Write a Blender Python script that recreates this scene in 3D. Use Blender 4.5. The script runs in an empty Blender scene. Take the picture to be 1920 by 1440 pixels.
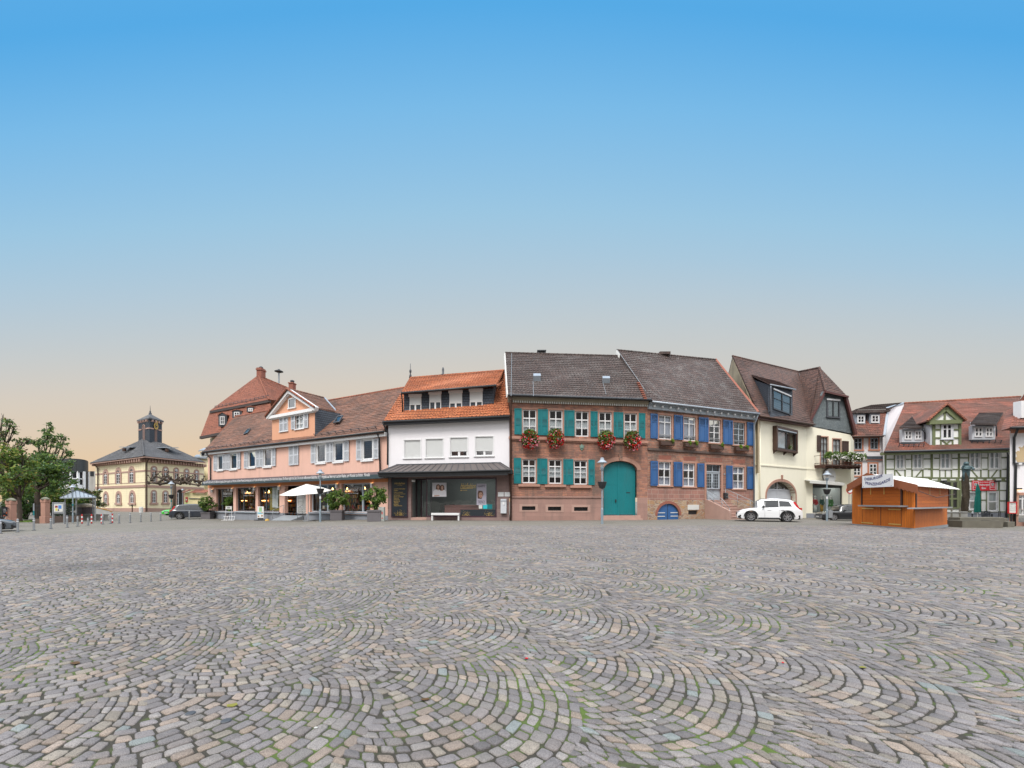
import bpy, bmesh, math, random
import numpy as np
from mathutils import Vector as V, Matrix
RD = random.Random(11)
NR = np.random.default_rng(5)
sc = bpy.context.scene
COL = sc.collection
EYE = 1.46
# ------------------------------------------------------------------ measuring
def ss(a, b, x):
 t = min(1, max(0, (x - a) / (b - a)))
 return t * t * (3 - 2 * t)
def gz(x, y=0):                       # the square falls away a little to both sides
 return -0.5 * ss(8, 30, -x) - 0.3 * ss(20, 32, x)
def P(px, py, Y):                     # survey point from bearing, elevation and distance
 return V(((px - 960) / 800 * Y, Y, EYE - (py - 940) / 800 * Y))
def G(px, py):
 Y = 30.0
 for _ in range(40):
  Y = 800 * (EYE - gz((px - 960) / 800 * Y, Y)) / (py - 940)
 x = (px - 960) / 800 * Y
 return V((x, Y, gz(x, Y)))
class Facade:
 def __init__(s, A, B):
  s.A = V((A[0], A[1], 0)); s.B = V((B[0], B[1], 0))
  s.u = (s.B - s.A).normalized(); s.n = V((s.u.y, -s.u.x, 0)); s.L = (s.B - s.A).length
 def P(s, a, z, d=0):
  p = s.A + s.u * a + s.n * d
  return V((p.x, p.y, z))
 def px(s, px, py, d=0):
  r = V(((px - 960) / 800, 1, 0))
  Y = (s.A + s.n * d).dot(s.n) / r.dot(s.n)
  p = r * Y
  return ((p - s.A).dot(s.u), EYE - (py - 940) / 800 * Y)
 def r(s, x0, y0, x1, y1, d=0):     # rectangle s0,z0,s1,z1
  xc, yc = (x0 + x1) / 2, (y0 + y1) / 2
  a0 = s.px(x0, yc, d)[0]; a1 = s.px(x1, yc, d)[0]
  zt = s.px(xc, y0, d)[1]; zb = s.px(xc, y1, d)[1]
  return (a0, zb, a1, zt)
def fpx(xa, Ya, xb, Yb):
 return Facade(((xa - 960) / 800 * Ya, Ya), ((xb - 960) / 800 * Yb, Yb))
# ------------------------------------------------------------------ objects
ORG = {}
def thing(name, label, cat, loc, group=None):
 o = bpy.data.objects.new(name, None); COL.objects.link(o)
 o.empty_display_size = 0.3
 o.location = loc; o['label'] = label; o['category'] = cat
 if group: o['group'] = group
 ORG[o] = V(loc)
 return o
def tag(o, label, cat, group=None):
 o['label'] = label; o['category'] = cat
 if group: o['group'] = group
 return o
class MB:
 def __init__(s): s.v = []; s.f = []; s.m = []; s.cm = 0
 def add(s, pts):
  i = len(s.v); s.v += [(p[0], p[1], p[2]) for p in pts]; return i
 def fi(s, idx): s.f.append(idx); s.m.append(s.cm)
 def face(s, *pts):
  i = s.add(pts); s.fi(list(range(i, i + len(pts)))); return s
 def prism(s, pts, off):
  n = len(pts); off = V(off); i = s.add(pts); j = s.add([V(p) + off for p in pts])
  s.fi([i + k for k in range(n)]); s.fi([j + n - 1 - k for k in range(n)])
  for k in range(n):
   l = (k + 1) % n; s.fi([i + k, i + l, j + l, j + k])
  return s
 def fbox(s, F, s0, s1, z0, z1, d0, d1):
  if s1 - s0 < 1e-4 or z1 - z0 < 1e-4: return s
  return s.prism([F.P(s0, z0, d0), F.P(s1, z0, d0), F.P(s1, z1, d0), F.P(s0, z1, d0)], F.n * (d1 - d0))
 def rbox(s, F, r, d0, d1): return s.fbox(F, r[0], r[2], r[1], r[3], d0, d1)
 def poly(s, F, pts, d0, d1):
  return s.prism([F.P(a, z, d0) for a, z in pts], F.n * (d1 - d0))
 def beam(s, F, a, b, w, d0, d1):   # bar between two facade points (s,z)
  dx, dz = b[0] - a[0], b[1] - a[1]; l = math.hypot(dx, dz) or 1
  nx, nz = -dz / l * w / 2, dx / l * w / 2
  return s.poly(F, [(a[0] + nx, a[1] + nz), (a[0] - nx, a[1] - nz), (b[0] - nx, b[1] - nz), (b[0] + nx, b[1] + nz)], d0, d1)
 def box(s, c, h, rz=0):
  ca, sa = math.cos(rz), math.sin(rz); q = []
  for dx, dy in ((-1, -1), (1, -1), (1, 1), (-1, 1)):
   x, y = dx * h[0], dy * h[1]
   q.append(V((c[0] + x * ca - y * sa, c[1] + x * sa + y * ca, c[2] - h[2])))
  return s.prism(q, (0, 0, 2 * h[2]))
 def bar(s, a, b, w, t=None):       # square bar between two points
  a = V(a); b = V(b); t = t or w; d = (b - a).normalized()
  up = V((0, 0, 1)) if abs(d.z) < .95 else V((1, 0, 0))
  x = d.cross(up).normalized() * w / 2; y = x.cross(d).normalized() * t / 2
  return s.prism([a - x - y, a + x - y, a + x + y, a - x + y], b - a)
 def tube(s, pts, rad, n=8, cap=True):
  pts = [V(p) for p in pts]
  if not isinstance(rad, (list, tuple)): rad = [rad] * len(pts)
  px = None; rings = []
  for k, p in enumerate(pts):
   d = (pts[min(k + 1, len(pts) - 1)] - pts[max(k - 1, 0)]).normalized()
   if px is None: px = d.orthogonal().normalized()
   x = (px - d * px.dot(d)); x = x.normalized() if x.length > 1e-6 else d.orthogonal().normalized()
   px = x; y = d.cross(x)
   rings.append(s.add([p + (x * math.cos(t) + y * math.sin(t)) * rad[k] for t in [2 * math.pi * q / n for q in range(n)]]))
  for k in range(len(pts) - 1):
   a, b = rings[k], rings[k + 1]
   for q in range(n): s.fi([a + q, a + (q + 1) % n, b + (q + 1) % n, b + q])
  if cap:
   s.fi([rings[0] + n - 1 - q for q in range(n)]); s.fi([rings[-1] + q for q in range(n)])
  return s
 def lathe(s, c, prof, n=16, sx=1, sy=1):
  c = V(c); rings = []
  for r, z in prof:
   rings.append(s.add([(c.x + r * sx * math.cos(2 * math.pi * q / n), c.y + r * sy * math.sin(2 * math.pi * q / n), c.z + z) for q in range(n)]))
  for k in range(len(prof) - 1):
   a, b = rings[k], rings[k + 1]
   for q in range(n): s.fi([a + q, a + (q + 1) % n, b + (q + 1) % n, b + q])
  if prof[0][0] > 1e-4: s.fi([rings[0] + n - 1 - q for q in range(n)])
  if prof[-1][0] > 1e-4: s.fi([rings[-1] + q for q in range(n)])
  return s
 def grid(s, rows):                 # loft of equally long point rows
  n = len(rows[0]); ids = [s.add(r) for r in rows]
  for a, b in zip(ids, ids[1:]):
   for k in range(n - 1): s.fi([a + k, a + k + 1, b + k + 1, b + k])
  return s
 def sphere(s, c, r, nu=12, nv=8, sc=(1, 1, 1)):
  pr = [(max(1e-5, r * math.sin(math.pi * k / nv)) * 1.0, -r * math.cos(math.pi * k / nv) * sc[2]) for k in range(nv + 1)]
  return s.lathe(c, pr, nu, sc[0], sc[1])
 def build(s, name, mats, parent=None, smooth=False, bevel=0, uv=True):
  root = parent
  while root is not None and root not in ORG: root = root.parent
  o0 = ORG[root] if root is not None else V((0, 0, 0))
  me = bpy.data.meshes.new(name)
  me.from_pydata([(x - o0.x, y - o0.y, z - o0.z) for x, y, z in s.v], [], s.f)
  mats = mats if isinstance(mats, (list, tuple)) else [mats]
  for m in mats: me.materials.append(m)
  me.polygons.foreach_set('material_index', s.m)
  bm = bmesh.new(); bm.from_mesh(me)
  bmesh.ops.recalc_face_normals(bm, faces=bm.faces)
  if uv:
   L = bm.loops.layers.uv.new('UVMap'); z = V((0, 0, 1))
   for f in bm.faces:
    n = f.normal
    if abs(n.z) > .97 or n.length < .5: a, b = V((1, 0, 0)), V((0, 1, 0))
    else:
     a = z.cross(n).normalized(); b = n.cross(a)
    for l in f.loops:
     p = l.vert.co + o0; l[L].uv = (p.dot(a), p.dot(b))
  if smooth:
   for f in bm.faces: f.smooth = True
  bm.to_mesh(me); bm.free()
  o = bpy.data.objects.new(name, me); COL.objects.link(o)
  if parent is not None: o.parent = parent
  if bevel:
   md = o.modifiers.new('bevel', 'BEVEL'); md.width = bevel; md.segments = 2; md.limit_method = 'ANGLE'
  return o
def mesh_np(name, v, f, mats, mi=None, parent=None, smooth=False, col=None):
 root = parent
 while root is not None and root not in ORG: root = root.parent
 o0 = ORG[root] if root is not None else V((0, 0, 0))
 me = bpy.data.meshes.new(name); v = np.asarray(v, dtype=np.float32) - np.array(o0, dtype=np.float32)
 k = f.shape[1]
 me.vertices.add(len(v)); me.vertices.foreach_set('co', v.ravel())
 me.loops.add(f.size); me.loops.foreach_set('vertex_index', f.ravel().astype(np.int32))
 me.polygons.add(len(f)); me.polygons.foreach_set('loop_start', np.arange(0, f.size, k, dtype=np.int32))
 me.polygons.foreach_set('loop_total', np.full(len(f), k, dtype=np.int32))
 for m in (mats if isinstance(mats, (list, tuple)) else [mats]): me.materials.append(m)
 if mi is not None: me.polygons.foreach_set('material_index', np.asarray(mi, dtype=np.int32))
 if smooth: me.polygons.foreach_set('use_smooth', np.ones(len(f), dtype=bool))
 if col is not None:
  at = me.attributes.new('tint', 'FLOAT_COLOR', 'FACE'); at.data.foreach_set('color', np.asarray(col, dtype=np.float32).ravel())
 me.update(); me.validate()
 o = bpy.data.objects.new(name, me); COL.objects.link(o)
 if parent is not None: o.parent = parent
 return o
# ------------------------------------------------------------------ materials
def c(r, g, b, k=1.0):
 f = lambda x: ((x / 255 + .055) / 1.055) ** 2.4 if x > 10 else x / 255 / 12.92
 return (f(r) * k, f(g) * k, f(b) * k, 1)
def nd(nt, t, ins=None, **at):
 n = nt.nodes.new(t)
 for k, v in at.items(): setattr(n, k, v)
 for k, v in (ins or {}).items():
  if isinstance(v, bpy.types.NodeSocket): nt.links.new(v, n.inputs[k])
  else: n.inputs[k].default_value = v
 return n
def mth(nt, op, a, b=0.0, c_=None):
 n = nt.nodes.new('ShaderNodeMath'); n.operation = op
 for k, v in enumerate((a, b) if c_ is None else (a, b, c_)):
  if isinstance(v, bpy.types.NodeSocket): nt.links.new(v, n.inputs[k])
  else: n.inputs[k].default_value = v
 return n.outputs[0]
def mix(nt, fac, a, b, mode='MIX'):
 n = nt.nodes.new('ShaderNodeMix'); n.data_type = 'RGBA'; n.blend_type = mode
 for k, v in ((0, fac), (6, a), (7, b)):
  if isinstance(v, bpy.types.NodeSocket): nt.links.new(v, n.inputs[k])
  else: n.inputs[k].default_value = v
 return n.outputs[2]
def ramp(nt, fac, stops):
 n = nt.nodes.new('ShaderNodeValToRGB'); e = n.color_ramp.elements
 while len(e) < len(stops): e.new(.5)
 for k, (p, v) in enumerate(stops):
  e[k].position = p; e[k].color = v if isinstance(v, tuple) else (v, v, v, 1)
 nt.links.new(fac, n.inputs[0]); return n.outputs[0]
def newmat(name):
 m = bpy.data.materials.new(name); m.use_nodes = True
 return m, m.node_tree, m.node_tree.nodes['Principled BSDF']
def coord(nt, uv=False):
 return nt.nodes.new('ShaderNodeTexCoord').outputs['UV' if uv else 'Object']
def noise(nt, vec, scale, detail=4, rough=.55, map_=None):
 if map_: vec = nd(nt, 'ShaderNodeMapping', {0: vec, 3: map_}).outputs[0]
 return nd(nt, 'ShaderNodeTexNoise', {'Vector': vec, 'Scale': scale, 'Detail': detail, 'Roughness': rough}).outputs[0]
def vary(nt, vec, colr, var, scale, stain=0.0):
 a = noise(nt, vec, scale); b = noise(nt, vec, scale * 9, 3)
 k = mth(nt, 'ADD', mth(nt, 'MULTIPLY', a, .65), mth(nt, 'MULTIPLY', b, .35))
 k = mth(nt, 'MULTIPLY_ADD', mth(nt, 'SUBTRACT', k, .5), var * 4, 1.0)
 g = nd(nt, 'ShaderNodeCombineXYZ', {0: k, 1: k, 2: k}).outputs[0]
 out = mix(nt, 1.0, colr, g, 'MULTIPLY')
 if stain:
  s = noise(nt, vec, 1.0, 5, .6, (1.6, 1.6, .22))
  s = ramp(nt, s, [(.46, 0.0), (.72, 1.0)])
  out = mix(nt, mth(nt, 'MULTIPLY', s, stain), out, (.10, .09, .08, 1))
 return out
def bumped(nt, bs, h, strength, dist):
 b = nd(nt, 'ShaderNodeBump', {'Strength': strength, 'Distance': dist, 'Height': h})
 nt.links.new(b.outputs[0], bs.inputs['Normal'])
def plain(name, col, rough=.8, var=.08, scale=2.0, bump=.15, metal=0, stain=0.0, spec=.5, coat=0):
 m, nt, bs = newmat(name); vec = coord(nt)
 nt.links.new(vary(nt, vec, col, var, scale, stain), bs.inputs['Base Color'])
 bs.inputs['Roughness'].default_value = rough; bs.inputs['Metallic'].default_value = metal
 bs.inputs['Specular IOR Level'].default_value = spec; bs.inputs['Coat Weight'].default_value = coat
 if bump: bumped(nt, bs, noise(nt, vec, 45, 5), bump, .01)
 return m
def masonry(name, c1, c2, mortar, w, h, gap=.012, var=.16, stain=.25, big=1.0, bump=.5, sq=.5, warp=.02):
 m, nt, bs = newmat(name); vec = coord(nt, True); ob = coord(nt)
 if warp:
  wv = nd(nt, 'ShaderNodeTexNoise', {'Vector': vec, 'Scale': 1.7, 'Detail': 3}).outputs[1]
  wv = nd(nt, 'ShaderNodeVectorMath', {0: wv, 1: (.5, .5, .5)}, operation='SUBTRACT').outputs[0]
  wv = nd(nt, 'ShaderNodeVectorMath', {0: wv, 3: warp * 6}, operation='SCALE').outputs[0]
  vec = nd(nt, 'ShaderNodeVectorMath', {0: vec, 1: wv}, operation='ADD').outputs[0]
 b = nd(nt, 'ShaderNodeTexBrick', {'Vector': vec, 'Color1': c1, 'Color2': c2, 'Mortar': mortar, 'Scale': 1.0,
   'Mortar Size': gap, 'Mortar Smooth': .3, 'Bias': 0.0, 'Brick Width': w, 'Row Height': h}, offset=sq, squash=1.25, squash_frequency=3)
 col = vary(nt, ob, b.outputs[0], var, 1.3 * big, stain)
 nt.links.new(col, bs.inputs['Base Color']); bs.inputs['Roughness'].default_value = .9
 h_ = mth(nt, 'ADD', mth(nt, 'MULTIPLY', b.outputs[1], -1.0), mth(nt, 'MULTIPLY', noise(nt, ob, 22, 5), .8))
 bumped(nt, bs, h_, bump, .02)
 return m
def rubble(name, cols, mortar, scale, stain=.3):
 m, nt, bs = newmat(name); vec = coord(nt, True); ob = coord(nt)
 vec = nd(nt, 'ShaderNodeMapping', {0: vec, 3: (1, 1.5, 1)}).outputs[0]
 v = nd(nt, 'ShaderNodeTexVoronoi', {'Vector': vec, 'Scale': scale})
 e = nd(nt, 'ShaderNodeTexVoronoi', {'Vector': vec, 'Scale': scale}, feature='DISTANCE_TO_EDGE').outputs[0]
 r = nd(nt, 'ShaderNodeSeparateColor', {0: v.outputs[1]}).outputs[0]
 k = len(cols); col = ramp(nt, r, [(q / max(1, k - 1), cols[q]) for q in range(k)])
 edge = ramp(nt, e, [(.02, 0.0), (.08, 1.0)])
 col = mix(nt, edge, mortar, col)
 nt.links.new(vary(nt, ob, col, .16, 2.0, stain), bs.inputs['Base Color']); bs.inputs['Roughness'].default_value = .92
 bumped(nt, bs, mth(nt, 'ADD', edge, noise(nt, ob, 14, 4)), .6, .03)
 return m
def tiles(name, c1, c2, dark, w=.24, h=.3, wave=0.0, lichen=0.0, lc=(.42, .42, .4, 1), moss=.35, var=.2, patch=None):
 m, nt, bs = newmat(name); uv = coord(nt, True); ob = coord(nt)
 sp = nd(nt, 'ShaderNodeSeparateXYZ', {0: uv}); U, W = sp.outputs[0], sp.outputs[1]
 b = nd(nt, 'ShaderNodeTexBrick', {'Vector': uv, 'Color1': c1, 'Color2': c2, 'Mortar': dark, 'Scale': 1.0, 'Mortar Size': .012,
   'Mortar Smooth': .4, 'Brick Width': w, 'Row Height': h}, offset=0.0 if wave else .5)
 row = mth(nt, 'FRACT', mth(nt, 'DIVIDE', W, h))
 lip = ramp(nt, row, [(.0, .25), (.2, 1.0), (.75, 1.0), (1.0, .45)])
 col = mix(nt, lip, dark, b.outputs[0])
 a1 = noise(nt, ob, .55, 6, .62)
 if patch: col = mix(nt, ramp(nt, noise(nt, ob, .35, 5, .65), [(.42, 0.0), (.6, 1.0)]), col, mix(nt, .75, col, patch))
 col = mix(nt, mth(nt, 'MULTIPLY', ramp(nt, a1, [(.42, 0.0), (.7, 1.0)]), moss), col, (.035, .03, .026, 1))
 if lichen:
  l = noise(nt, ob, 10, 5, .75); g = noise(nt, ob, .8, 3)
  l = mth(nt, 'ADD', l, mth(nt, 'MULTIPLY', mth(nt, 'SUBTRACT', g, .5), .35))
  l = ramp(nt, l, [(.53, 0.0), (.62, 1.0)])
  col = mix(nt, mth(nt, 'MULTIPLY', l, lichen), col, lc)
 nt.links.new(vary(nt, ob, col, var * .6, 1.5), bs.inputs['Base Color']); bs.inputs['Roughness'].default_value = .85
 hgt = mth(nt, 'ADD', mth(nt, 'MULTIPLY', mth(nt, 'SUBTRACT', 1.0, row), 1.0), mth(nt, 'MULTIPLY', b.outputs[1], -.6))
 if wave: hgt = mth(nt, 'ADD', hgt, mth(nt, 'MULTIPLY', mth(nt, 'SINE', mth(nt, 'MULTIPLY', U, 2 * math.pi / w)), wave))
 bumped(nt, bs, hgt, .9, .045)
 return m
def boards(name, c1, c2, w, vertical=True, rough=.6, gap=.006):
 m, nt, bs = newmat(name); uv = coord(nt, True); ob = coord(nt)
 if vertical: uv = nd(nt, 'ShaderNodeMapping', {0: uv, 2: (0, 0, math.pi / 2)}).outputs[0]
 b = nd(nt, 'ShaderNodeTexBrick', {'Vector': uv, 'Color1': c1, 'Color2': c2, 'Mortar': (c1[0] * .25, c1[1] * .22, c1[2] * .2, 1), 'Scale': 1.0,
   'Mortar Size': gap, 'Mortar Smooth': .2, 'Brick Width': 2.6, 'Row Height': w}, offset=.37)
 gr = noise(nt, uv, 3.0, 6, .7, (.6, 14, 1))
 col = mix(nt, 1.0, b.outputs[0], ramp(nt, gr, [(.25, .62), (.75, 1.25)]), 'MULTIPLY')
 nt.links.new(vary(nt, ob, col, .1, .9), bs.inputs['Base Color']); bs.inputs['Roughness'].default_value = rough
 bumped(nt, bs, mth(nt, 'ADD', mth(nt, 'MULTIPLY', b.outputs[1], -1.0), mth(nt, 'MULTIPLY', gr, .3)), .5, .01)
 return m
def thin_glass(name, tint, ior=1.5, add=.04, rough=.0):
 m, nt, bs = newmat(name); nt.nodes.remove(bs); out = nt.nodes['Material Output']
 t = nd(nt, 'ShaderNodeBsdfTransparent', {0: tint}); g = nd(nt, 'ShaderNodeBsdfGlossy', {0: (1, 1, 1, 1), 1: rough})
 nz = noise(nt, coord(nt), 1.6, 2)
 bp = nd(nt, 'ShaderNodeBump', {'Strength': .06, 'Distance': .05, 'Height': nz}); nt.links.new(bp.outputs[0], g.inputs['Normal'])
 fc = nd(nt, 'ShaderNodeLayerWeight', {0: .5}).outputs['Facing']
 k = mth(nt, 'ADD', mth(nt, 'MULTIPLY', mth(nt, 'POWER', fc, 5.0), .9), add); k = nd(nt, 'ShaderNodeClamp', {0: k}).outputs[0]
 mx = nd(nt, 'ShaderNodeMixShader', {0: k, 1: t.outputs[0], 2: g.outputs[0]})
 nt.links.new(mx.outputs[0], out.inputs[0]); return m
def emis(name, col, st):
 m, nt, bs = newmat(name); bs.inputs['Base Color'].default_value = col
 bs.inputs['Emission Color'].default_value = col; bs.inputs['Emission Strength'].default_value = st; return m
def leafmat(name, col):
 m, nt, bs = newmat(name); ob = coord(nt)
 k = vary(nt, ob, col, .22, .9); nt.links.new(k, bs.inputs['Base Color'])
 bs.inputs['Roughness'].default_value = .55; bs.inputs['Specular IOR Level'].default_value = .25
 tr = nd(nt, 'ShaderNodeBsdfTranslucent', {0: k})
 mx = nd(nt, 'ShaderNodeMixShader', {0: .3, 1: bs.outputs[0], 2: tr.outputs[0]})
 nt.links.new(mx.outputs[0], nt.nodes['Material Output'].inputs[0]); return m
M = {}
M['glass'] = thin_glass('window_glass', (.82, .86, .86, 1), add=.07)
M['shopglass'] = thin_glass('shop_glass', (.86, .9, .9, 1), add=.05)
M['darkglass'] = plain('dark_glass', (.02, .024, .028, 1), .06, .2, 1.0, 0, spec=.9)
M['white'] = plain('white_paint', (.72, .72, .73, 1), .45, .04, 1.5, .05)
M['offwhite'] = plain('off_white_paint', (.6, .6, .58, 1), .6, .06, 1.5, .1)
M['black'] = plain('black_metal', (.02, .021, .024, 1), .45, .1, 2, .05)
M['gunmetal'] = plain('dark_grey_metal', (.05, .055, .065, 1), .5, .1, 2, .05)
M['iron'] = plain('grey_steel', (.3, .32, .34, 1), .45, .12, 3, .08, metal=.4)
M['zinc'] = plain('zinc_sheet', (.33, .37, .42, 1), .45, .12, 2, .08, metal=.3)
M['curtain'] = plain('net_curtain', (.5, .5, .52, 1), .95, .06, 5, .1)
M['curtainblue'] = plain('lavender_curtain', (.36, .36, .44, 1), .95, .06, 5, .1)
M['blind'] = plain('roller_blind', (.62, .63, .63, 1), .6, .03, 3, .05)
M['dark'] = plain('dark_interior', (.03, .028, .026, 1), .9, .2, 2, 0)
M['red'] = plain('red_paint', (.5, .02, .02, 1), .45, .06, 2, .05)
M['wood'] = plain('brown_wood', c(70, 48, 38), .6, .2, 3, .2)
M['rubber'] = plain('black_rubber', (.012, .012, .013, 1), .7, .1, 6, .1)
M['soil'] = plain('soil', (.04, .028, .02, 1), .95, .3, 6, .4)
M['brass'] = plain('gold_lettering', (.62, .42, .12, 1), .35, .08, 4, 0, metal=.4)
# ------------------------------------------------------------------ lettering
def text(s, place, parent, m, name='lettering', w=None, h=None, shear=0, italic=0, offset=0.0, ext=.004, align='LEFT', mb_fn=None):
 """place: function (x,y)->point with x to the right, y up (metres)"""
 cu = bpy.data.curves.new('t', 'FONT'); cu.body = s; cu.shear = shear; cu.offset = offset; cu.resolution_u = 2
 to = bpy.data.objects.new('t', cu); COL.objects.link(to)
 dg = bpy.context.evaluated_depsgraph_get(); me = bpy.data.meshes.new_from_object(to.evaluated_get(dg))
 vs = [v.co.copy() for v in me.vertices]; fs = [list(p.vertices) for p in me.polygons]
 bpy.data.objects.remove(to); bpy.data.curves.remove(cu); bpy.data.meshes.remove(me)
 if not vs: return None
 x0 = min(v.x for v in vs); x1 = max(v.x for v in vs); y0 = min(v.y for v in vs); y1 = max(v.y for v in vs)
 kx = w / (x1 - x0) if w else None; ky = h / (y1 - y0) if h else None
 kx = kx or ky; ky = ky or kx
 mb = MB(); mb.add([place((v.x - x0) * kx, (v.y - y0) * ky) for v in vs])
 for f in fs: mb.fi(f)
 return mb.build(name, m, parent, uv=False)
def ftext(F, s, a, z, parent, m, d=.02, **k):
 return text(s, lambda x, y: F.P(a + x, z + y, d), parent, m, **k)
# ------------------------------------------------------------------ camera, sky, sun
cam = bpy.data.cameras.new('camera'); co = bpy.data.objects.new('camera', cam); COL.objects.link(co)
co.location = (0, 0, EYE); co.rotation_euler = (math.pi / 2, 0, 0)
cam.sensor_width = 36; cam.lens = 36 * 800 / 1920; cam.shift_y = 220 / 1920; cam.clip_end = 3000; cam.clip_start = .05
sc.camera = co
SUN_EL, SUN_AZ = math.radians(56), math.radians(198)      # azimuth clockwise from +Y: behind the camera
w = bpy.data.worlds.new('World'); sc.world = w; w.use_nodes = True; nt = w.node_tree
bg = nt.nodes['Background']
g = nt.nodes.new('ShaderNodeTexCoord').outputs['Generated']; sp = nd(nt, 'ShaderNodeSeparateXYZ', {0: g})
X, Y, Z = sp.outputs
hyp = mth(nt, 'SQRT', mth(nt, 'ADD', mth(nt, 'MULTIPLY', Y, Y), mth(nt, 'MULTIPLY', Z, Z)))
t = mth(nt, 'DIVIDE', Z, mth(nt, 'MAXIMUM', hyp, .001))
t = mth(nt, 'ADD', t, mth(nt, 'MULTIPLY', mth(nt, 'MULTIPLY', X, X), .06))
EXPO = .95
k = 2 ** -EXPO
tr = ramp(nt, t, [(0.0, c(232, 199, 158, k)), (.11, c(230, 201, 166, k)), (.18, c(222, 203, 179, k)), (.27, c(213, 204, 192, k)), (.35, c(199, 203, 203, k)),
     (.45, c(180, 201, 215, k)), (.56, c(156, 198, 225, k)), (.68, c(122, 186, 231, k)), (.76, c(86, 170, 229, k)), (.83, c(95, 172, 230, k)), (1.0, (1.35, 1.4, 1.45, 1))])  # white zenith above the view is added as fill light
# the east side of the horizon is greyer than the west
ea = mth(nt, 'MULTIPLY', ramp(nt, X, [(.0, 0.0), (.5, 1.0)]), ramp(nt, t, [(.15, .75), (.5, 0.0)]))
tr = mix(nt, ea, tr, c(200, 200, 196, k))
# unseen bright sky added behind the viewer for fill, dimmed low for dark reflections
bk = ramp(nt, mth(nt, 'MULTIPLY', Y, -1.0), [(.05, 0.0), (.5, 1.0)])
low = ramp(nt, t, [(.0, .10), (.3, .22), (.6, 1.0)])
tr = mix(nt, bk, tr, nd(nt, 'ShaderNodeCombineXYZ', {0: low, 1: low, 2: low}).outputs[0])
sky = nd(nt, 'ShaderNodeTexSky', sky_type='NISHITA', sun_disc=False, sun_elevation=SUN_EL, sun_rotation=SUN_AZ)
tr = mix(nt, 1.0, tr, mix(nt, .0006, (0, 0, 0, 1), sky.outputs[0]), 'ADD')
nt.links.new(tr, bg.inputs[0]); bg.inputs[1].default_value = 1.0
sl = bpy.data.lights.new('sun', 'SUN'); sl.energy = 1.5; sl.angle = math.radians(18); sl.color = (1, .96, .9)
so = bpy.data.objects.new('sun', sl); COL.objects.link(so)
sd = V((math.sin(SUN_AZ) * math.cos(SUN_EL), math.cos(SUN_AZ) * math.cos(SUN_EL), math.sin(SUN_EL)))
so.rotation_euler = sd.to_track_quat('Z', 'Y').to_euler(); so.location = sd * 60
sc.view_settings.view_transform = 'Standard'; sc.view_settings.look = 'None'
sc.view_settings.exposure = EXPO; sc.view_settings.gamma = 1
sc.cycles.max_bounces = 6; sc.cycles.transparent_max_bounces = 12; sc.cycles.caustics_reflective = False; sc.cycles.caustics_refractive = False
# ------------------------------------------------------------------ ground
def ground_mat():
 m, nt, bs = newmat('small_setts'); ob = coord(nt)
 b = nd(nt, 'ShaderNodeTexBrick', {'Vector': ob, 'Color1': (.17, .155, .145, 1), 'Color2': (.21, .185, .165, 1), 'Mortar': (.08, .08, .06, 1), 'Scale': 1.0,
           'Mortar Size': .008, 'Brick Width': .12, 'Row Height': .1})
 pv = noise(nt, ob, .35, 5, .65)
 col = mix(nt, ramp(nt, pv, [(.35, 0.0), (.7, .55)]), b.outputs[0], (.10, .098, .07, 1))
 nt.links.new(vary(nt, ob, col, .14, .8), bs.inputs['Base Color']); bs.inputs['Roughness'].default_value = .85
 bumped(nt, bs, b.outputs[1], .3, -.01); return m
def joint_mat():
 m, nt, bs = newmat('mossy_joint'); ob = coord(nt)
 a = noise(nt, ob, .45, 4, .6); b2 = noise(nt, ob, 5.0, 5, .6)
 kk = mth(nt, 'ADD', mth(nt, 'MULTIPLY', a, .62), mth(nt, 'MULTIPLY', b2, .42))
 gk = ramp(nt, kk, [(.49, 0.0), (.60, .85)])
 gr = mix(nt, noise(nt, ob, 30, 3), (.04, .07, .01, 1), (.12, .19, .025, 1))
 col = mix(nt, gk, (.038, .034, .026, 1), gr)
 nt.links.new(col, bs.inputs['Base Color']); bs.inputs['Roughness'].default_value = .95
 bumped(nt, bs, noise(nt, ob, 140, 4), .8, .01); return m
def stone_mat():
 m, nt, bs = newmat('cobblestone'); ob = coord(nt)
 at = nd(nt, 'ShaderNodeAttribute', attribute_name='tint').outputs[0]
 sp_ = noise(nt, ob, 170, 3, .7); md = noise(nt, ob, 26, 4, .6); lg = noise(nt, ob, .28, 4, .6)
 kk = mth(nt, 'ADD', ramp(nt, sp_, [(.34, .45), (.5, 1.0), (.72, 1.35)]), mth(nt, 'MULTIPLY', mth(nt, 'SUBTRACT', md, .5), .5))
 kk = mth(nt, 'MULTIPLY', kk, ramp(nt, lg, [(.3, .86), (.62, 1.08)]))
 col = mix(nt, 1.0, at, nd(nt, 'ShaderNodeCombineXYZ', {0: kk, 1: kk, 2: kk}).outputs[0], 'MULTIPLY')
 # an old damp stain on the left of the square
 sx = nd(nt, 'ShaderNodeVectorMath', {0: ob, 1: (-9.6, 9.6, 0)}, operation='DISTANCE').outputs['Value']
 sx = mth(nt, 'ADD', sx, mth(nt, 'MULTIPLY', noise(nt, ob, 2.0, 4), 1.2))
 col = mix(nt, ramp(nt, mth(nt, 'MULTIPLY', sx, .25), [(.24, .45), (.55, 0.0)]), col, (.06, .055, .06, 1))
 nt.links.new(col, bs.inputs['Base Color'])
 nt.links.new(ramp(nt, md, [(.3, .72), (.7, .9)]), bs.inputs['Roughness'])
 bs.inputs['Specular IOR Level'].default_value = .35
 bumped(nt, bs, mth(nt, 'ADD', mth(nt, 'MULTIPLY', sp_, .4), md), .55, .008); return m
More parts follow.
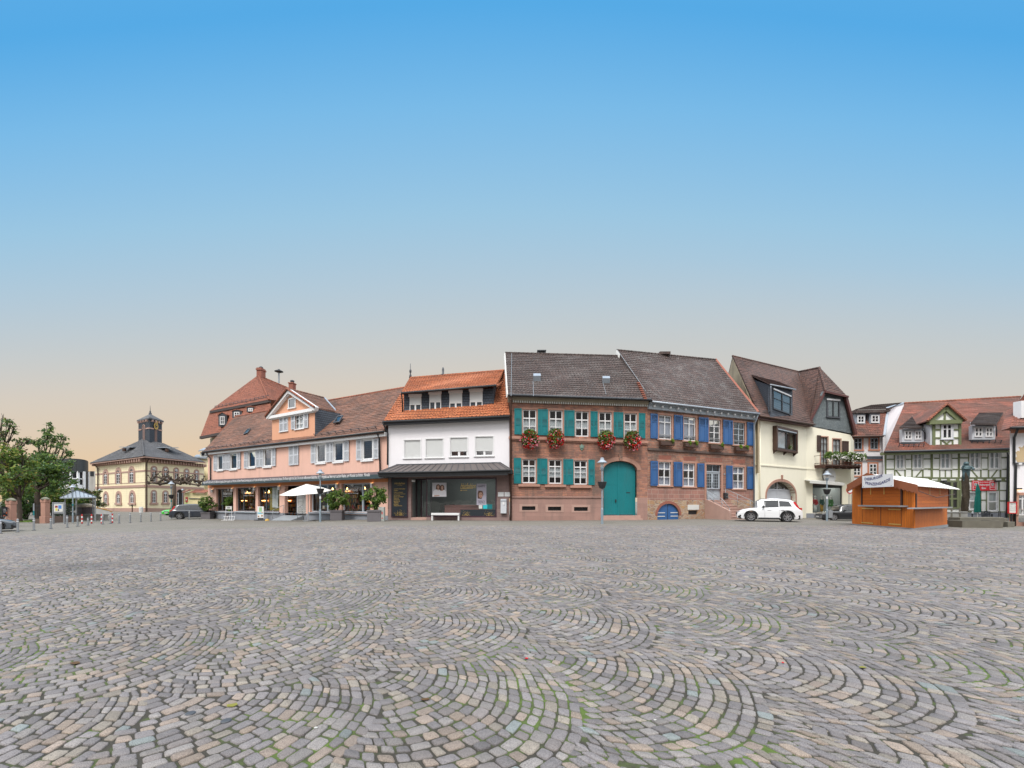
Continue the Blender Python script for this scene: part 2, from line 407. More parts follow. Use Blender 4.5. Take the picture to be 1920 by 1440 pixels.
def sheet(name, x0, x1, y0, y1, step, m, dz, cond=None):
 mb = MB(); nx = int((x1 - x0) / step); ny = int((y1 - y0) / step); idx = {}
 for j in range(ny + 1):
  for i in range(nx + 1):
   x = x0 + i * step; y = y0 + j * step; idx[i, j] = len(mb.v); mb.v.append((x, y, gz(x, y) + dz))
 for j in range(ny):
  for i in range(nx): mb.fi([idx[i, j], idx[i + 1, j], idx[i + 1, j + 1], idx[i, j + 1]])
 o = mb.build(name, m, None, smooth=True); o['kind'] = 'structure'; return o
M['setts'] = ground_mat(); M['joint'] = joint_mat(); M['stone'] = stone_mat()
far = MB()
xs = [-1500, -400, -130, -100] + [-100 + 2 * i for i in range(1, 95)] + [100, 130, 400, 1500]
ys = [-1500, -300, -60, -20, 26.9, 40, 60, 90, 130, 400, 1500]
idx = [[far.add([(x, y, gz(x, y) - (0.0 if y > 20 else .06))]) for x in xs] for y in ys]
for a in range(len(ys) - 1):
 for b_ in range(len(xs) - 1): far.fi([idx[a][b_], idx[a][b_ + 1], idx[a + 1][b_ + 1], idx[a + 1][b_]])
far.build('ground', M['setts'])['kind'] = 'structure'
sheet('paving_joints', -36, 36, 0, 26, 1.0, M['joint'], -.0085)
# arc-laid cobblestones, every stone its own block in one paved surface
def cobbles():
 R, c_, le, rot, ST = 1.0, .088, .095, math.radians(-34), 1.1
 dv = np.array([math.cos(rot), math.sin(rot)]); ev = np.array([-dv[1], dv[0]])
 vn = 0; allv = []; allf = []; allc = []; BQ = -.014
 def disc_stones():
  """one fan: courses nested from the tail tip to the outer arc; returns corner pairs"""
  S0, S1, T0, T1 = [], [], [], []
  n = int(round(2 * R / c_)); cut = np.linspace(0, 2 * R, n + 1); cut[1:-1] += NR.normal(0, .005, n - 1)
  for k in range(n):
   rho = .11 + .45 * (cut[k] + cut[k + 1]) / 2; tm = math.radians(92)
   m = max(2, int(round(2 * tm * rho / le))); ed = np.linspace(-tm, tm, m + 1) + NR.uniform(-.5, .5) * 2 * tm / m
   ed[1:-1] += NR.normal(0, .12, m - 1) * 2 * tm / m
   S0.append(np.full(m, cut[k])); S1.append(np.full(m, cut[k + 1])); T0.append(ed[:-1]); T1.append(ed[1:])
  return [np.concatenate(q) for q in (S0, S1, T0, T1)]
 def pos(s, t):
  rho = .11 + .45 * s
  return np.stack([-R + s - rho + rho * np.cos(t), rho * np.sin(t)], -1)
 M_, N_ = int(64 / R), int(44 / R)
 for m_ in range(-M_, M_):
  for n_ in range(-N_, N_):
   cen0 = m_ * R * dv + (2 * n_ + m_ % 2) * R * ev
   X_, Y_ = cen0[0] - 2 * BQ * cen0[0] * cen0[1], (cen0[1] + BQ * (cen0[0] ** 2 - cen0[1] ** 2)) * ST
   if 1 - 2 * BQ * cen0[1] < .25: continue
   if not (-1.5 < Y_ < 28 and abs(X_) < 1.3 * max(Y_, 0) + 9 and abs(X_) < 37.5): continue
   near = Y_ < 9.5
   s0, s1, t0, t1 = disc_stones(); n = len(s0)
   g = .0054 * NR.uniform(.75, 1.4, n); gt0 = .0052 * NR.uniform(.7, 1.5, n) / np.maximum(.11 + .45 * (s0 + s1) / 2, .1)
   Q = np.stack([pos(s0 + g, t0 + gt0), pos(s1 - g, t0 + gt0), pos(s1 - g, t1 - gt0), pos(s0 + g, t1 - gt0)], 1)
   mid = Q.mean(1); ok = np.ones(n, bool)
   for sg in (1, -1): ok &= np.hypot(mid[:, 0] + R, mid[:, 1] + sg * R) > R - .004
   Q = Q[ok] + NR.normal(0, .0030, (int(ok.sum()), 4, 2)); 
   if len(Q) == 0: continue
   W2 = cen0 + Q[..., 0:1] * dv + Q[..., 1:2] * ev; px_, py_ = W2[..., 0], W2[..., 1]
   Q = np.stack([px_ - 2 * BQ * px_ * py_, (py_ + BQ * (px_ ** 2 - py_ ** 2)) * ST], -1)      # the fans turn gently across the square
   wx, wy = Q[..., 0].copy(), Q[..., 1].copy()
   Q[..., 1] += .06 * np.sin(.62 * wx + .35 * wy) + .03 * np.sin(1.9 * wx - 1.2 * wy + 1) + .008 * np.sin(9 * wx + 7 * wy)
   Q[..., 0] += .07 * np.sin(.9 * wy + .4 * wx) + .03 * np.sin(3.1 * wy + wx) + .008 * np.sin(11 * wy - 5 * wx)
   cen = Q.mean(1, keepdims=True)
   keep = (np.abs(cen[:, 0, 0]) < 1.3 * np.maximum(cen[:, 0, 1], 0) + 7) & (np.abs(cen[:, 0, 0]) < 35.6) & (cen[:, 0, 1] > .3) & (cen[:, 0, 1] < 25.95)
   Q = Q[keep]; cen = cen[keep]; m = len(Q)
   if m == 0: continue
   zb = NR.normal(0, .0025, m); tilt = NR.normal(0, .02, (m, 2))
   gzv = np.array([gz(x) for x in cen[:, 0, 0]]) if abs(X_) > 6 else np.zeros(m)
   def ring(f, dz, cut):
    # f: scale about the centre, cut: corner rounding -> 8 points
    q = cen + (Q - cen) * f
    if cut is None: pts = q
    else:
     nxt = np.roll(q, -1, 1); pts = np.empty((m, 8, 2)); cu = cut if np.ndim(cut) else np.full((m, 1, 1), cut)
     pts[:, 0::2] = q + (nxt - q) * cu; pts[:, 1::2] = nxt + (q - nxt) * cu
    z = dz + zb[:, None] + ((pts - cen) * tilt[:, None, :]).sum(2) + gzv[:, None]
    return np.concatenate([pts, z[:, :, None]], 2)
   if near:
    cu = NR.uniform(.06, .2, (m, 4, 1))
    R_ = [ring(1.0, -.03, cu), ring(1.0, -.009, cu), ring(.95, -.0025, cu), ring(.82, .0, cu)]; K = 8
   else:
    R_ = [ring(1.0, -.02, None), ring(.99, -.007, None), ring(.88, 0, None)]; K = 4
   v = np.concatenate(R_, 1).reshape(-1, 3); per = K * len(R_)
   base = vn + np.arange(m)[:, None] * per
   fl = []
   for r in range(len(R_) - 1):
    for q in range(K):
     fl.append(np.stack([base[:, 0] + r * K + q, base[:, 0] + r * K + (q + 1) % K, base[:, 0] + (r + 1) * K + (q + 1) % K, base[:, 0] + (r + 1) * K + q], 1))
   T = (len(R_) - 1) * K
   caps = [(0, 1, 2, 3)] if K == 4 else [(0, 1, 2, 3), (0, 3, 4, 7), (4, 5, 6, 7)]
   for cp in caps: fl.append(np.stack([base[:, 0] + T + q for q in cp], 1))
   nf = len(fl)
   pal = np.array([(.262, .248, .275), (.225, .215, .24), (.30, .285, .30), (.255, .235, .25), (.34, .285, .265), (.36, .30, .27), (.33, .30, .28), (.25, .285, .31)])
   ch = NR.choice(8, m, p=[.25, .19, .17, .12, .10, .05, .10, .02])
   colr = pal[ch] * NR.uniform(.76, 1.18, (m, 1)) * np.array([[.655, .635, .58]])
   colr = np.concatenate([colr, np.ones((m, 1))], 1)
   allv.append(v); allf.append(np.concatenate(fl, 0)); allc.append(np.tile(colr, (nf, 1))); vn += len(v)
 o = mesh_np('cobblestone_paving', np.concatenate(allv), np.concatenate(allf), M['stone'], smooth=True, col=np.concatenate(allc))
 o['kind'] = 'structure'
cobbles()
# ------------------------------------------------------------------ building kit
def lerp(a, b, t): return a + (b - a) * t
def wall(mb, F, s0, s1, zb, zt0, zt1, holes=(), reveal=.18, back=None, sl=None, sr=None):
 ztop = lambda s: lerp(zt0, zt1, (s - s0) / (s1 - s0))
 xs = sorted({s0, s1} | {h[0] for h in holes} | {h[2] for h in holes})
 zs = sorted({zb} | {h[1] for h in holes} | {h[3] for h in holes})
 def cell(a, b, p, q):
  mb.face(F.P(a, p[0]), F.P(b, p[1]), F.P(b, q[1]), F.P(a, q[0]))
 for a, b in zip(xs, xs[1:]):
  cx = (a + b) / 2
  for k in range(len(zs)):
   p = zs[k]
   if k == len(zs) - 1: cell(a, b, (p, p), (ztop(a), ztop(b))); continue
   q = zs[k + 1]; cz = (p + q) / 2
   if any(h[0] < cx < h[2] and h[1] < cz < h[3] for h in holes): continue
   cell(a, b, (p, p), (q, q))
 for a, z0, b, z1 in holes:
  for (p, q) in ([((a, z0), (b, z0))] if z0 - zb > .02 else []) + list((((b, z0), (b, z1)), ((b, z1), (a, z1)), ((a, z1), (a, z0)))):
   mb.face(F.P(*p), F.P(*q), F.P(q[0], q[1], -reveal), F.P(p[0], p[1], -reveal))
 if back:                                     # sides and rear of the house
  Lb = F.P(s0, 0, -back) if sl is None else F.P(s0, 0) + V((sl[0], sl[1], 0)) * back
  Rb = F.P(s1, 0, -back) if sr is None else F.P(s1, 0) + V((sr[0], sr[1], 0)) * back
  zz = lambda p, z: V((p.x, p.y, z))
  mb.face(F.P(s0, zb), zz(Lb, zb), zz(Lb, zt0), F.P(s0, zt0)); mb.face(F.P(s1, zb), zz(Rb, zb), zz(Rb, zt1), F.P(s1, zt1))
  mb.face(zz(Lb, zb), zz(Rb, zb), zz(Rb, zt1), zz(Lb, zt0))
def arc(sa, sb, zs, zt, n=14):
 cx, a, b = (sa + sb) / 2, (sb - sa) / 2, zt - zs
 return [(cx - a * math.cos(math.pi * k / n), zs + b * math.sin(math.pi * k / n)) for k in range(n + 1)]
def spandrel(mb, F, sa, sb, zs, zt, reveal=.18, n=14):
 A = arc(sa, sb, zs, zt, n)
 for p, q in zip(A, A[1:]):
  mb.face(F.P(*p), F.P(*q), F.P(q[0], zt), F.P(p[0], zt))
  mb.face(F.P(*p), F.P(*q), F.P(q[0], q[1], -reveal), F.P(p[0], p[1], -reveal))
def archring(mb, F, sa, sb, z0, zs, zt, w, d0, d1, n=14):
 A = arc(sa, sb, zs, zt, n); B = arc(sa - w, sb + w, zs, zt + w, n)
 if z0 is not None: A = [(sa, z0)] + A + [(sb, z0)]; B = [(sa - w, z0)] + B + [(sb + w, z0)]
 for k in range(len(A) - 1): mb.poly(F, [A[k], A[k + 1], B[k + 1], B[k]], d0, d1)
def curtain(F, r, parent, d, m='curtain', amp=.03):
 mb = MB(); n = max(6, int((r[2] - r[0]) / .07)); rows = []
 for k in range(n + 1):
  a = lerp(r[0], r[2], k / n); dd = d + amp * math.sin(k * 1.9 + r[0])
  rows.append([F.P(a, r[1], dd), F.P(a, r[3], dd)])
 return mb.grid(rows).build('curtain', M[m], parent, smooth=True)
def win(F, r, parent, frame='white', nx=2, bars=(), fw=.075, d=-.12, mw=.05, name='window', glass='glass', cur=None, thick=.07, sill=None, curm='curtain', midw=None):
 a, z0, b, z1 = r; mb = MB(); H = z1 - z0
 mb.fbox(F, a, a + fw, z0, z1, d, d + thick); mb.fbox(F, b - fw, b, z0, z1, d, d + thick)
 mb.fbox(F, a + fw, b - fw, z1 - fw, z1, d, d + thick); mb.fbox(F, a + fw, b - fw, z0, z0 + fw * 1.2, d, d + thick)
 zi0, zi1 = z0 + fw * 1.2, z1 - fw
 cols = [lerp(a + fw, b - fw, k / nx) for k in range(nx + 1)]
 zb = [zi0] + [lerp(z0, z1, t if not isinstance(t, tuple) else t[0]) for t in bars] + [zi1]
 hw = [0] + [(mw if not isinstance(t, tuple) else t[1]) for t in bars] + [0]
 for k in range(1, nx):
  w2 = (midw or mw * 1.5) / 2
  mb.fbox(F, cols[k] - w2, cols[k] + w2, zi0, zi1, d, d + thick + .004)
 for k in range(1, len(zb) - 1): mb.fbox(F, a + fw, b - fw, zb[k] - hw[k] / 2, zb[k] + hw[k] / 2, d + .004, d + thick - .003)
 o = mb.build(name, M[frame], parent)
 MB().face(F.P(a + fw, zi0, d + .02), F.P(b - fw, zi0, d + .02), F.P(b - fw, zi1, d + .02), F.P(a + fw, zi1, d + .02)).build('pane', M[glass], o)
 if cur:
  for (ta, tz0, tb, tz1) in cur:
   curtain(F, (lerp(a, b, ta) + .02, lerp(z0, z1, tz0), lerp(a, b, tb) - .02, lerp(z0, z1, tz1)), o, d - .05, curm)
 if sill:
  MB().fbox(F, a - .08, b + .08, z0 - .09, z0 - .003, -.1, .07).build('sill', M[sill], o)
 return o
def surround(F, r, w, m, parent, d=.03, sill=True, name='window_surround', head=1.0):
 a, z0, b, z1 = r; mb = MB()
 mb.fbox(F, a - w, a - .002, z0, z1, -.05, d); mb.fbox(F, b + .002, b + w, z0, z1, -.05, d)
 mb.fbox(F, a - w, b + w, z1 + .002, z1 + w * head, -.05, d + .002)
 if sill: mb.fbox(F, a - w - .05, b + w + .05, z0 - w * .8, z0 - .002, -.05, d + .05)
 return mb.build(name, M[m], parent, bevel=.008)
def shutter(F, r, parent, m, style, d=.03):
 a, z0, b, z1 = r; H = z1 - z0; W = b - a; st = min(.09, W * .2); mb = MB()
 zones = {'full': [(.06, .47), (.53, .95)], 'mid': [(.38, .62)], 'top': [(.68, .94)]}[style]
 ed0 = sorted([0, 1] + [t for zz in zones for t in zz])
 for p, q in zip(ed0, ed0[1:]):
  mb.cm = 1 if (p, q) in zones else 0  # dark backing painted in for the shadow between louvre slats
  mb.fbox(F, a, b, z0 + p * H, z0 + q * H, d, d + (.008 if mb.cm else .022))
 mb.cm = 0
 mb.fbox(F, a, a + st, z0, z1, d + .022, d + .045); mb.fbox(F, b - st, b, z0, z1, d + .022, d + .045)
 ed = sorted([0, 1] + [t for zz in zones for t in zz])
 for p, q in zip(ed, ed[1:]):
  A, B = z0 + p * H, z0 + q * H
  if (p, q) in zones:
   n = max(3, int((B - A) / .085))
   for k in range(n):
    z = lerp(A, B, (k + .5) / n); h = (B - A) / n * .30
    mb.prism([F.P(a + st, z + h, d + .014), F.P(a + st, z - h * .6, d + .043), F.P(a + st, z - h, d + .038), F.P(a + st, z + h * .6, d + .010)], F.u * (W - 2 * st))
  elif q - p > .15:
   mb.fbox(F, a + st, b - st, A, A + .07, d + .022, d + .044); mb.fbox(F, a + st, b - st, B - .07, B, d + .022, d + .044)
   mb.fbox(F, a + st + .05, b - st - .05, A + .11, B - .11, d + .022, d + .036)
  else: mb.fbox(F, a + st, b - st, A, B, d + .022, d + .044)
 o = mb.build('shutter', [M[m], M['gunmetal']], parent)
 return o
def tiled(mb, EL, ER, RL, RR, row=.34, tw=.26, amp=.022, step=.035, sub=4):
 """overlapping tile courses laid from eave (EL-ER) to ridge (RL-RR)"""
 EL, ER, RL, RR = V(EL), V(ER), V(RL), V(RR)
 n = (ER - EL).cross(RL - EL).normalized(); n = n if n.z > 0 else -n
 N = max(2, round((RL - EL).length / row)); W = max((ER - EL).length, (RR - RL).length); K = max(1, round(W / tw) * sub) if amp else max(2, round(W / 1.5))
 for r in range(N):
  t0, t1 = r / N, (r + 1.12) / N
  if r == N - 1: t1 = 1
  rows = []
  for t, h in ((t0, -.02), (t0, step), (t1, .004)):
   A, B = EL.lerp(RL, t), ER.lerp(RR, t); rows.append([])
   jit = RD.uniform(-.004, .004)
   for k in range(K + 1):
    o = amp * (.5 + .5 * math.sin(2 * math.pi * k / sub)) if amp else RD.uniform(-.004, .006)
    rows[-1].append(A.lerp(B, k / K) + n * (h + (o if h > -.01 else 0) + jit))
  mb.grid(rows)
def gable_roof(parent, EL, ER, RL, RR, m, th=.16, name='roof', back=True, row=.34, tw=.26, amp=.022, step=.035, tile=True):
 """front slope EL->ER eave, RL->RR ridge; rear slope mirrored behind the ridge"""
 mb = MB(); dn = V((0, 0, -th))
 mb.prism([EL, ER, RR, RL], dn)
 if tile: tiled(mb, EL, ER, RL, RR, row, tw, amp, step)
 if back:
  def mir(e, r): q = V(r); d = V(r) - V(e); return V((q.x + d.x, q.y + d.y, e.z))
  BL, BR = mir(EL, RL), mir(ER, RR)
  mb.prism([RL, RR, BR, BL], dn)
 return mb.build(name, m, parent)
def on_plane(p0, p1, p2, px, py):
 n = (V(p1) - V(p0)).cross(V(p2) - V(p0)); r = V(((px - 960) / 800, 1, -(py - 940) / 800)); C = V((0, 0, EYE))
 t = (V(p0) - C).dot(n) / r.dot(n); return C + r * t
def ridge_caps(A, B, m, parent, rad=.12, name='ridge_tiles'):
 mb = MB(); L = (V(B) - V(A)).length; n = max(2, int(L / .38)); d = (V(B) - V(A)) / n
 for k in range(n):
  a = V(A) + d * k; mb.tube([a, a + d * 1.06], [rad * 1.08, rad * .92], 8)
 return mb.build(name, m, parent, smooth=True)
def pipe(pts, rad, m, parent, name='downpipe', n=8): return MB().tube(pts, rad, n).build(name, M[m], parent, smooth=True)
def gutter(A, B, m, parent, r=.085): return MB().tube([A, B], r, 8).build('gutter', M[m], parent, smooth=True)
def skylight(p0, p1, p2, q, parent, fm='gunmetal'):
 """roof window through four image bearings on the roof plane"""
 n = (V(p1) - V(p0)).cross(V(p2) - V(p0)).normalized(); n = n if n.z > 0 else -n
 c4 = [on_plane(p0, p1, p2, *k) for k in q]; cen = sum(c4, V((0, 0, 0))) / 4
 mb = MB(); inn = [cen + (k - cen) * .76 for k in c4]
 for k in range(4):
  l = (k + 1) % 4; mb.prism([c4[k], c4[l], inn[l], inn[k]], n * .1)
 o = mb.build('skylight', M[fm], parent)
 MB().face(*[k + n * .06 for k in inn]).build('pane', M['darkglass'], o); return o
def leaves(name, centers, size, mats, parent=None, jit=.5, weights=None, flat=0.0, aspect=.5):
 """leaf-sized faces, one per centre"""
 n = len(centers); C = np.asarray(centers, dtype=float)
 d = NR.normal(0, 1, (n, 3)); d[:, 2] -= .25; d /= np.linalg.norm(d, axis=1, keepdims=True)
 e = NR.normal(0, 1, (n, 3)); e -= d * (e * d).sum(1, keepdims=True); e /= np.linalg.norm(e, axis=1, keepdims=True)
 nn = np.cross(d, e)
 s = size * NR.uniform(1 - jit, 1 + jit, (n, 1))
 v = np.stack([C - d * s * .5, C + e * s * aspect * .5 + nn * s * .08, C + d * s * .5, C - e * s * aspect * .5 + nn * s * .08], 1).reshape(-1, 3)
 f = np.arange(4 * n).reshape(n, 4)
 if weights: weights = np.array(weights) / np.sum(weights)
 mi = NR.choice(len(mats), n, p=weights)
 return mesh_np(name, v, f, mats, mi, parent)
def blob(cen, rad, n, shell=.5):
 d = NR.normal(0, 1, (n, 3)); d /= np.linalg.norm(d, axis=1, keepdims=True)
 r = (shell + (1 - shell) * NR.random((n, 1))) * NR.uniform(.75, 1.08, (n, 1))
 return np.asarray(cen) + d * r * np.asarray(rad)
# ------------------------------------------------------------------ house materials
TEAL = c(0, 122, 126); BLUE = c(48, 90, 168)
M['teal'] = plain('teal_paint', (.0, .165, .185, 1), .5, .1, 1.2, .12, stain=.1)
M['blue'] = plain('blue_paint', (.024, .10, .27, 1), .5, .1, 1.2, .12, stain=.1)
M['sandtrim'] = plain('dressed_sandstone', (.40, .22, .165, 1), .85, .14, 2.2, .4, stain=.25)
M['paletrim'] = plain('pale_pink_sandstone', (.42, .27, .225, 1), .85, .1, 2.0, .3, stain=.25)
M['stoneA'] = masonry('red_sandstone_masonry', (.42, .19, .125, 1), (.245, .125, .10, 1), (.28, .185, .14, 1), .46, .17, .013, .3, .75, bump=1.0, warp=.03)
M['plinthA'] = masonry('pink_sandstone_ashlar', (.36, .215, .18, 1), (.31, .185, .155, 1), (.25, .17, .145, 1), 1.5, .32, .006, .12, .4, bump=.3, warp=0)
M['stoneB'] = masonry('weathered_sandstone_blocks', (.40, .18, .115, 1), (.19, .105, .082, 1), (.33, .24, .19, 1), .52, .2, .018, .32, .85, bump=1.1, warp=.05)
M['ashlarB'] = masonry('sandstone_ashlar_band', (.36, .18, .14, 1), (.27, .135, .11, 1), (.42, .33, .28, 1), .56, .34, .013, .16, .3, bump=.5, warp=.0)
M['rubbleB'] = rubble('rubble_stone', [(.28, .15, .10, 1), (.42, .30, .2, 1), (.33, .2, .15, 1), (.4, .24, .12, 1), (.24, .17, .14, 1)], (.38, .31, .25, 1), 2.2)
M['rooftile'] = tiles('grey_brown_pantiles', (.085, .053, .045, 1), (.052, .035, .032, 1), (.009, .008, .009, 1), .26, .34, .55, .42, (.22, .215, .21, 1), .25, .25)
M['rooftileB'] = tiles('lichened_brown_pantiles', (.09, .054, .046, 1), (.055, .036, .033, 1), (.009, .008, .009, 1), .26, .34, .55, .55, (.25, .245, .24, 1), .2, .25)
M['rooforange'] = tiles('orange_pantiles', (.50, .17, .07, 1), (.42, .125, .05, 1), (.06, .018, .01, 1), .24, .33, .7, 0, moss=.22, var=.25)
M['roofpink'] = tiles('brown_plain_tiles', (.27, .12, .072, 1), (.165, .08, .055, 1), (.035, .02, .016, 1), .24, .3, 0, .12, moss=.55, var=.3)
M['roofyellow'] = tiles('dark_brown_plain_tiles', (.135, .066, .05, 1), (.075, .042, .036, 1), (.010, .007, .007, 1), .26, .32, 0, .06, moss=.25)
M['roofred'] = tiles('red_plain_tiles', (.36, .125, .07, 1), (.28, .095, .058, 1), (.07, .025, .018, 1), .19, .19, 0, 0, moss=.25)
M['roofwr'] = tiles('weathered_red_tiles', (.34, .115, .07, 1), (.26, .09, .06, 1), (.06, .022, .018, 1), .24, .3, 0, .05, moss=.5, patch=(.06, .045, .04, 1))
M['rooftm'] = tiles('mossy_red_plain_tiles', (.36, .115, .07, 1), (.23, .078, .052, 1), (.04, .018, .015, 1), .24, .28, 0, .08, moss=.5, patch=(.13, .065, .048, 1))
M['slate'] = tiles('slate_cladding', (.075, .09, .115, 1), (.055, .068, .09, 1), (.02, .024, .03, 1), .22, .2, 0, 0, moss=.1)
M['slategrey'] = tiles('grey_slate_shingles', (.17, .2, .21, 1), (.12, .145, .155, 1), (.05, .06, .065, 1), .16, .14, 0, .2, (.3, .32, .32, 1), .15)
M['pinkplaster'] = plain('salmon_plaster', (.70, .43, .345, 1), .9, .06, .8, .25, stain=.16)
M['orangeplaster'] = plain('apricot_plaster', (.66, .34, .215, 1), .9, .06, .8, .25, stain=.08)
M['whiteplaster'] = plain('white_plaster', (.78, .76, .79, 1), .92, .03, .7, .3, stain=.06)
M['cream'] = plain('cream_plaster', (.84, .80, .655, 1), .92, .03, .7, .25, stain=.04)
M['greyplinth'] = plain('grey_plinth', (.24, .255, .29, 1), .9, .1, 1.2, .3, stain=.3)
M['browntile'] = masonry('brown_stone_slabs', (.27, .185, .17, 1), (.22, .15, .14, 1), (.14, .10, .095, 1), .62, .3, .007, .1, .15, bump=.25, warp=0)
M['claret'] = plain('dark_plum_frame', (.05, .02, .033, 1), .4, .1, 2, .05)
M['frieze'] = plain('beige_frieze', (.36, .31, .235, 1), .8, .1, 2, .15, stain=.3)
M['greypaint'] = plain('grey_paint', (.36, .41, .46, 1), .6, .08, 2, .1, stain=.1)
M['shutgrey'] = plain('light_grey_paint', (.53, .55, .59, 1), .55, .05, 2, .1)
M['flash'] = plain('red_clay_edge', (.27, .10, .07, 1), .85, .15, 2, .2)
M['leaf1'] = leafmat('leaf_mid_green', (.12, .20, .045, 1)); M['leaf2'] = leafmat('leaf_dark_green', (.052, .105, .03, 1)); M['leaf3'] = leafmat('leaf_light_green', (.17, .26, .05, 1))
M['leaf4'] = leafmat('leaf_yellow_green', (.26, .25, .055, 1)); M['leaf5'] = leafmat('leaf_sage_green', (.115, .19, .09, 1)); M['leafbrown'] = leafmat('leaf_rust', (.13, .075, .035, 1))
M['fern'] = leafmat('leaf_bright_green', (.20, .36, .03, 1))
M['petalred'] = leafmat('petal_red', (.62, .015, .02, 1)); M['petalpink'] = leafmat('petal_pink', (.75, .28, .34, 1)); M['petalwhite'] = leafmat('petal_white', (.8, .78, .75, 1))
M['bark'] = plain('bark', (.07, .052, .04, 1), .95, .3, 5, .8)
def mp(ox, oy, k): return lambda x, y: (ox + x / k, oy + y / k)
def rr(F, q, x0, y0, x1, y1, d=0): return F.r(*q(x0, y0), *q(x1, y1), d)
# ================================================================== TEAL SHUTTER HOUSE
q = mp(940, 640, 4)
TLA, TLB = (956, 32.2), (1214, 33.4)
F = fpx(*TLA, *TLB)
h = thing('stone_house', 'red sandstone house with teal shutters, teal arched gate and geranium baskets', 'house', F.P(F.L / 2, 0))
upR = [(160, 512, 263, 700), (360, 517, 460, 706), (555, 525, 655, 714), (733, 532, 828, 720), (922, 540, 1017, 726)]
loR = [(157, 884, 258, 1064), (355, 888, 452, 1068), (545, 893, 643, 1074)]
up = [rr(F, q, *k) for k in upR]; lo = [rr(F, q, *k) for k in loR]
gate = rr(F, q, 765, 897, 1019, 1307); vents = [rr(F, q, *k) for k in ((155, 1237, 255, 1266), (350, 1240, 448, 1269), (545, 1243, 648, 1272))]
zE0 = F.px(*q(70, 445))[1]; zE1 = F.px(*q(1095, 478))[1]
zplo = F.px(*q(400, 1170))[1]
mb = MB(); wall(mb, F, 0, F.L, zplo, zE0, zE1, up + lo + [(gate[0], zplo, gate[2], gate[3])], .22, 9)
zsp = gate[3] - (gate[3] - gate[1]) * .17
spandrel(mb, F, gate[0], gate[2], zsp, gate[3], .35)
mb.build('wall', M['stoneA'], h)
mb = MB(); gl = gate[0]
wall(mb, F, 0, gl, -.4, zplo - .03, zplo - .03, vents, .2); wall(mb, F, gate[2], F.L, -.4, zplo - .003, zplo - .003, [], .2)
mb.fbox(F, -.02, gl, zplo - .03, zplo + .08, -.1, .07); mb.build('plinth', M['plinthA'], h)
for v in vents:
 mb = MB(); w_ = .2; mb.fbox(F, v[0] - w_, v[0], v[1] - .12, v[3] + .16, -.1, .02); mb.fbox(F, v[2], v[2] + w_, v[1] - .12, v[3] + .16, -.1, .02)
 mb.fbox(F, v[0], v[2], v[3], v[3] + .16, -.1, .018); mb.fbox(F, v[0], v[2], v[1] - .12, v[1], -.1, .018); o = mb.build('vent_surround', M['paletrim'], h)
 mb = MB(); mb.rbox(F, v, -.3, -.2)
 for k in range(4):
  s = lerp(v[0], v[2], (k + .5) / 4); mb.beam(F, (s - .1, v[1]), (s + .1, v[3]), .02, -.12, -.1); mb.beam(F, (s + .1, v[1]), (s - .1, v[3]), .02, -.1, -.08)
 mb.build('vent_grille', M['black'], o)
for i, r in enumerate(up):
 surround(F, r, .17, 'sandtrim', h, .035, False, head=.9)
 win(F, r, h, 'white', 2, [(.66, .09), .34], .07, -.13, cur=[(.02, .05, .98, .62)] if i != 2 else [(.0, .3, .48, .62), (.52, .3, 1, .62)])
for r in lo:
 surround(F, r, .17, 'sandtrim', h, .035, False, head=.9)
 win(F, r, h, 'white', 2, [(.72, .09), (.5, .03), (.28, .03)], .07, -.13, cur=[(.02, .3, .98, .66)])
 MB().fbox(F, r[0] - .32, r[2] + .32, r[1] - .27, r[1] - .08, -.1, .16).build('sill', M['sandtrim'], h, bevel=.015)
for (x0, x1) in ((97, 153), (273, 297), (297, 350), (471, 492), (493, 549), (668, 690), (690, 722), (841, 865), (865, 915), (1030, 1079)):
 y0 = 503 + (x0 - 97) * .038; y1 = 698 + (x0 - 97) * .031; shutter(F, rr(F, q, x0 + .5, y0, x1 - .5, y1, .03), h, 'teal', 'mid')
for (x0, x1) in ((93, 150), (268, 291), (291, 346), (464, 487), (487, 540), (652, 700)):
 y0 = 875 + (x0 - 93) * .023; y1 = 1066 + (x0 - 93) * .02; shutter(F, rr(F, q, x0 + .5, y0, x1 - .5, y1, .03), h, 'teal', 'mid')
# string course under the upper windows
mb = MB(); za = F.px(*q(80, 713))[1]; zb = F.px(*q(1090, 750))[1]
mb.poly(F, [(-.08, za - .2), (F.L, zb - .2), (F.L, zb), (-.08, za)], -.1, .16); mb.poly(F, [(-.05, za - .3), (F.L, zb - .3), (F.L, zb - .2), (-.05, za - .2)], -.1, .09)
mb.build('string_course', M['sandtrim'], h, bevel=.02)
# gate
A = [(gate[0] + .03, gate[1])] + [(s, z) for s, z in arc(gate[0] + .03, gate[2] - .03, zsp, gate[3] - .03, 18)] + [(gate[2] - .03, gate[1])]
mb = MB(); mb.poly(F, A, -.38, -.3); gm = (gate[0] + gate[2]) / 2 - .08
for k in range(15):
 s = lerp(gate[0] + .06, gate[2] - .06, (k + .5) / 15)
 cx, a_ = (gate[0] + gate[2]) / 2, (gate[2] - gate[0]) / 2 - .08
 zt = zsp + (gate[3] - zsp - .08) * math.sqrt(max(0, 1 - ((s - cx) / a_) ** 2)); wd = (gate[2] - gate[0]) / 15
 mb.fbox(F, s - wd * .46, s + wd * .46, gate[1] + .04, zt, -.3, -.285)
mb.fbox(F, gm - .05, gm + .05, gate[1] + .02, gate[3] - .06, -.285, -.255)
o = mb.build('gate', M['teal'], h)
zw = F.px(*q(800, 1073))[1]
MB().fbox(F, gate[0] + .08, gm - .04, zw - .02, zw + .02, -.287, -.27).build('wicket_rail', M['teal'], o)
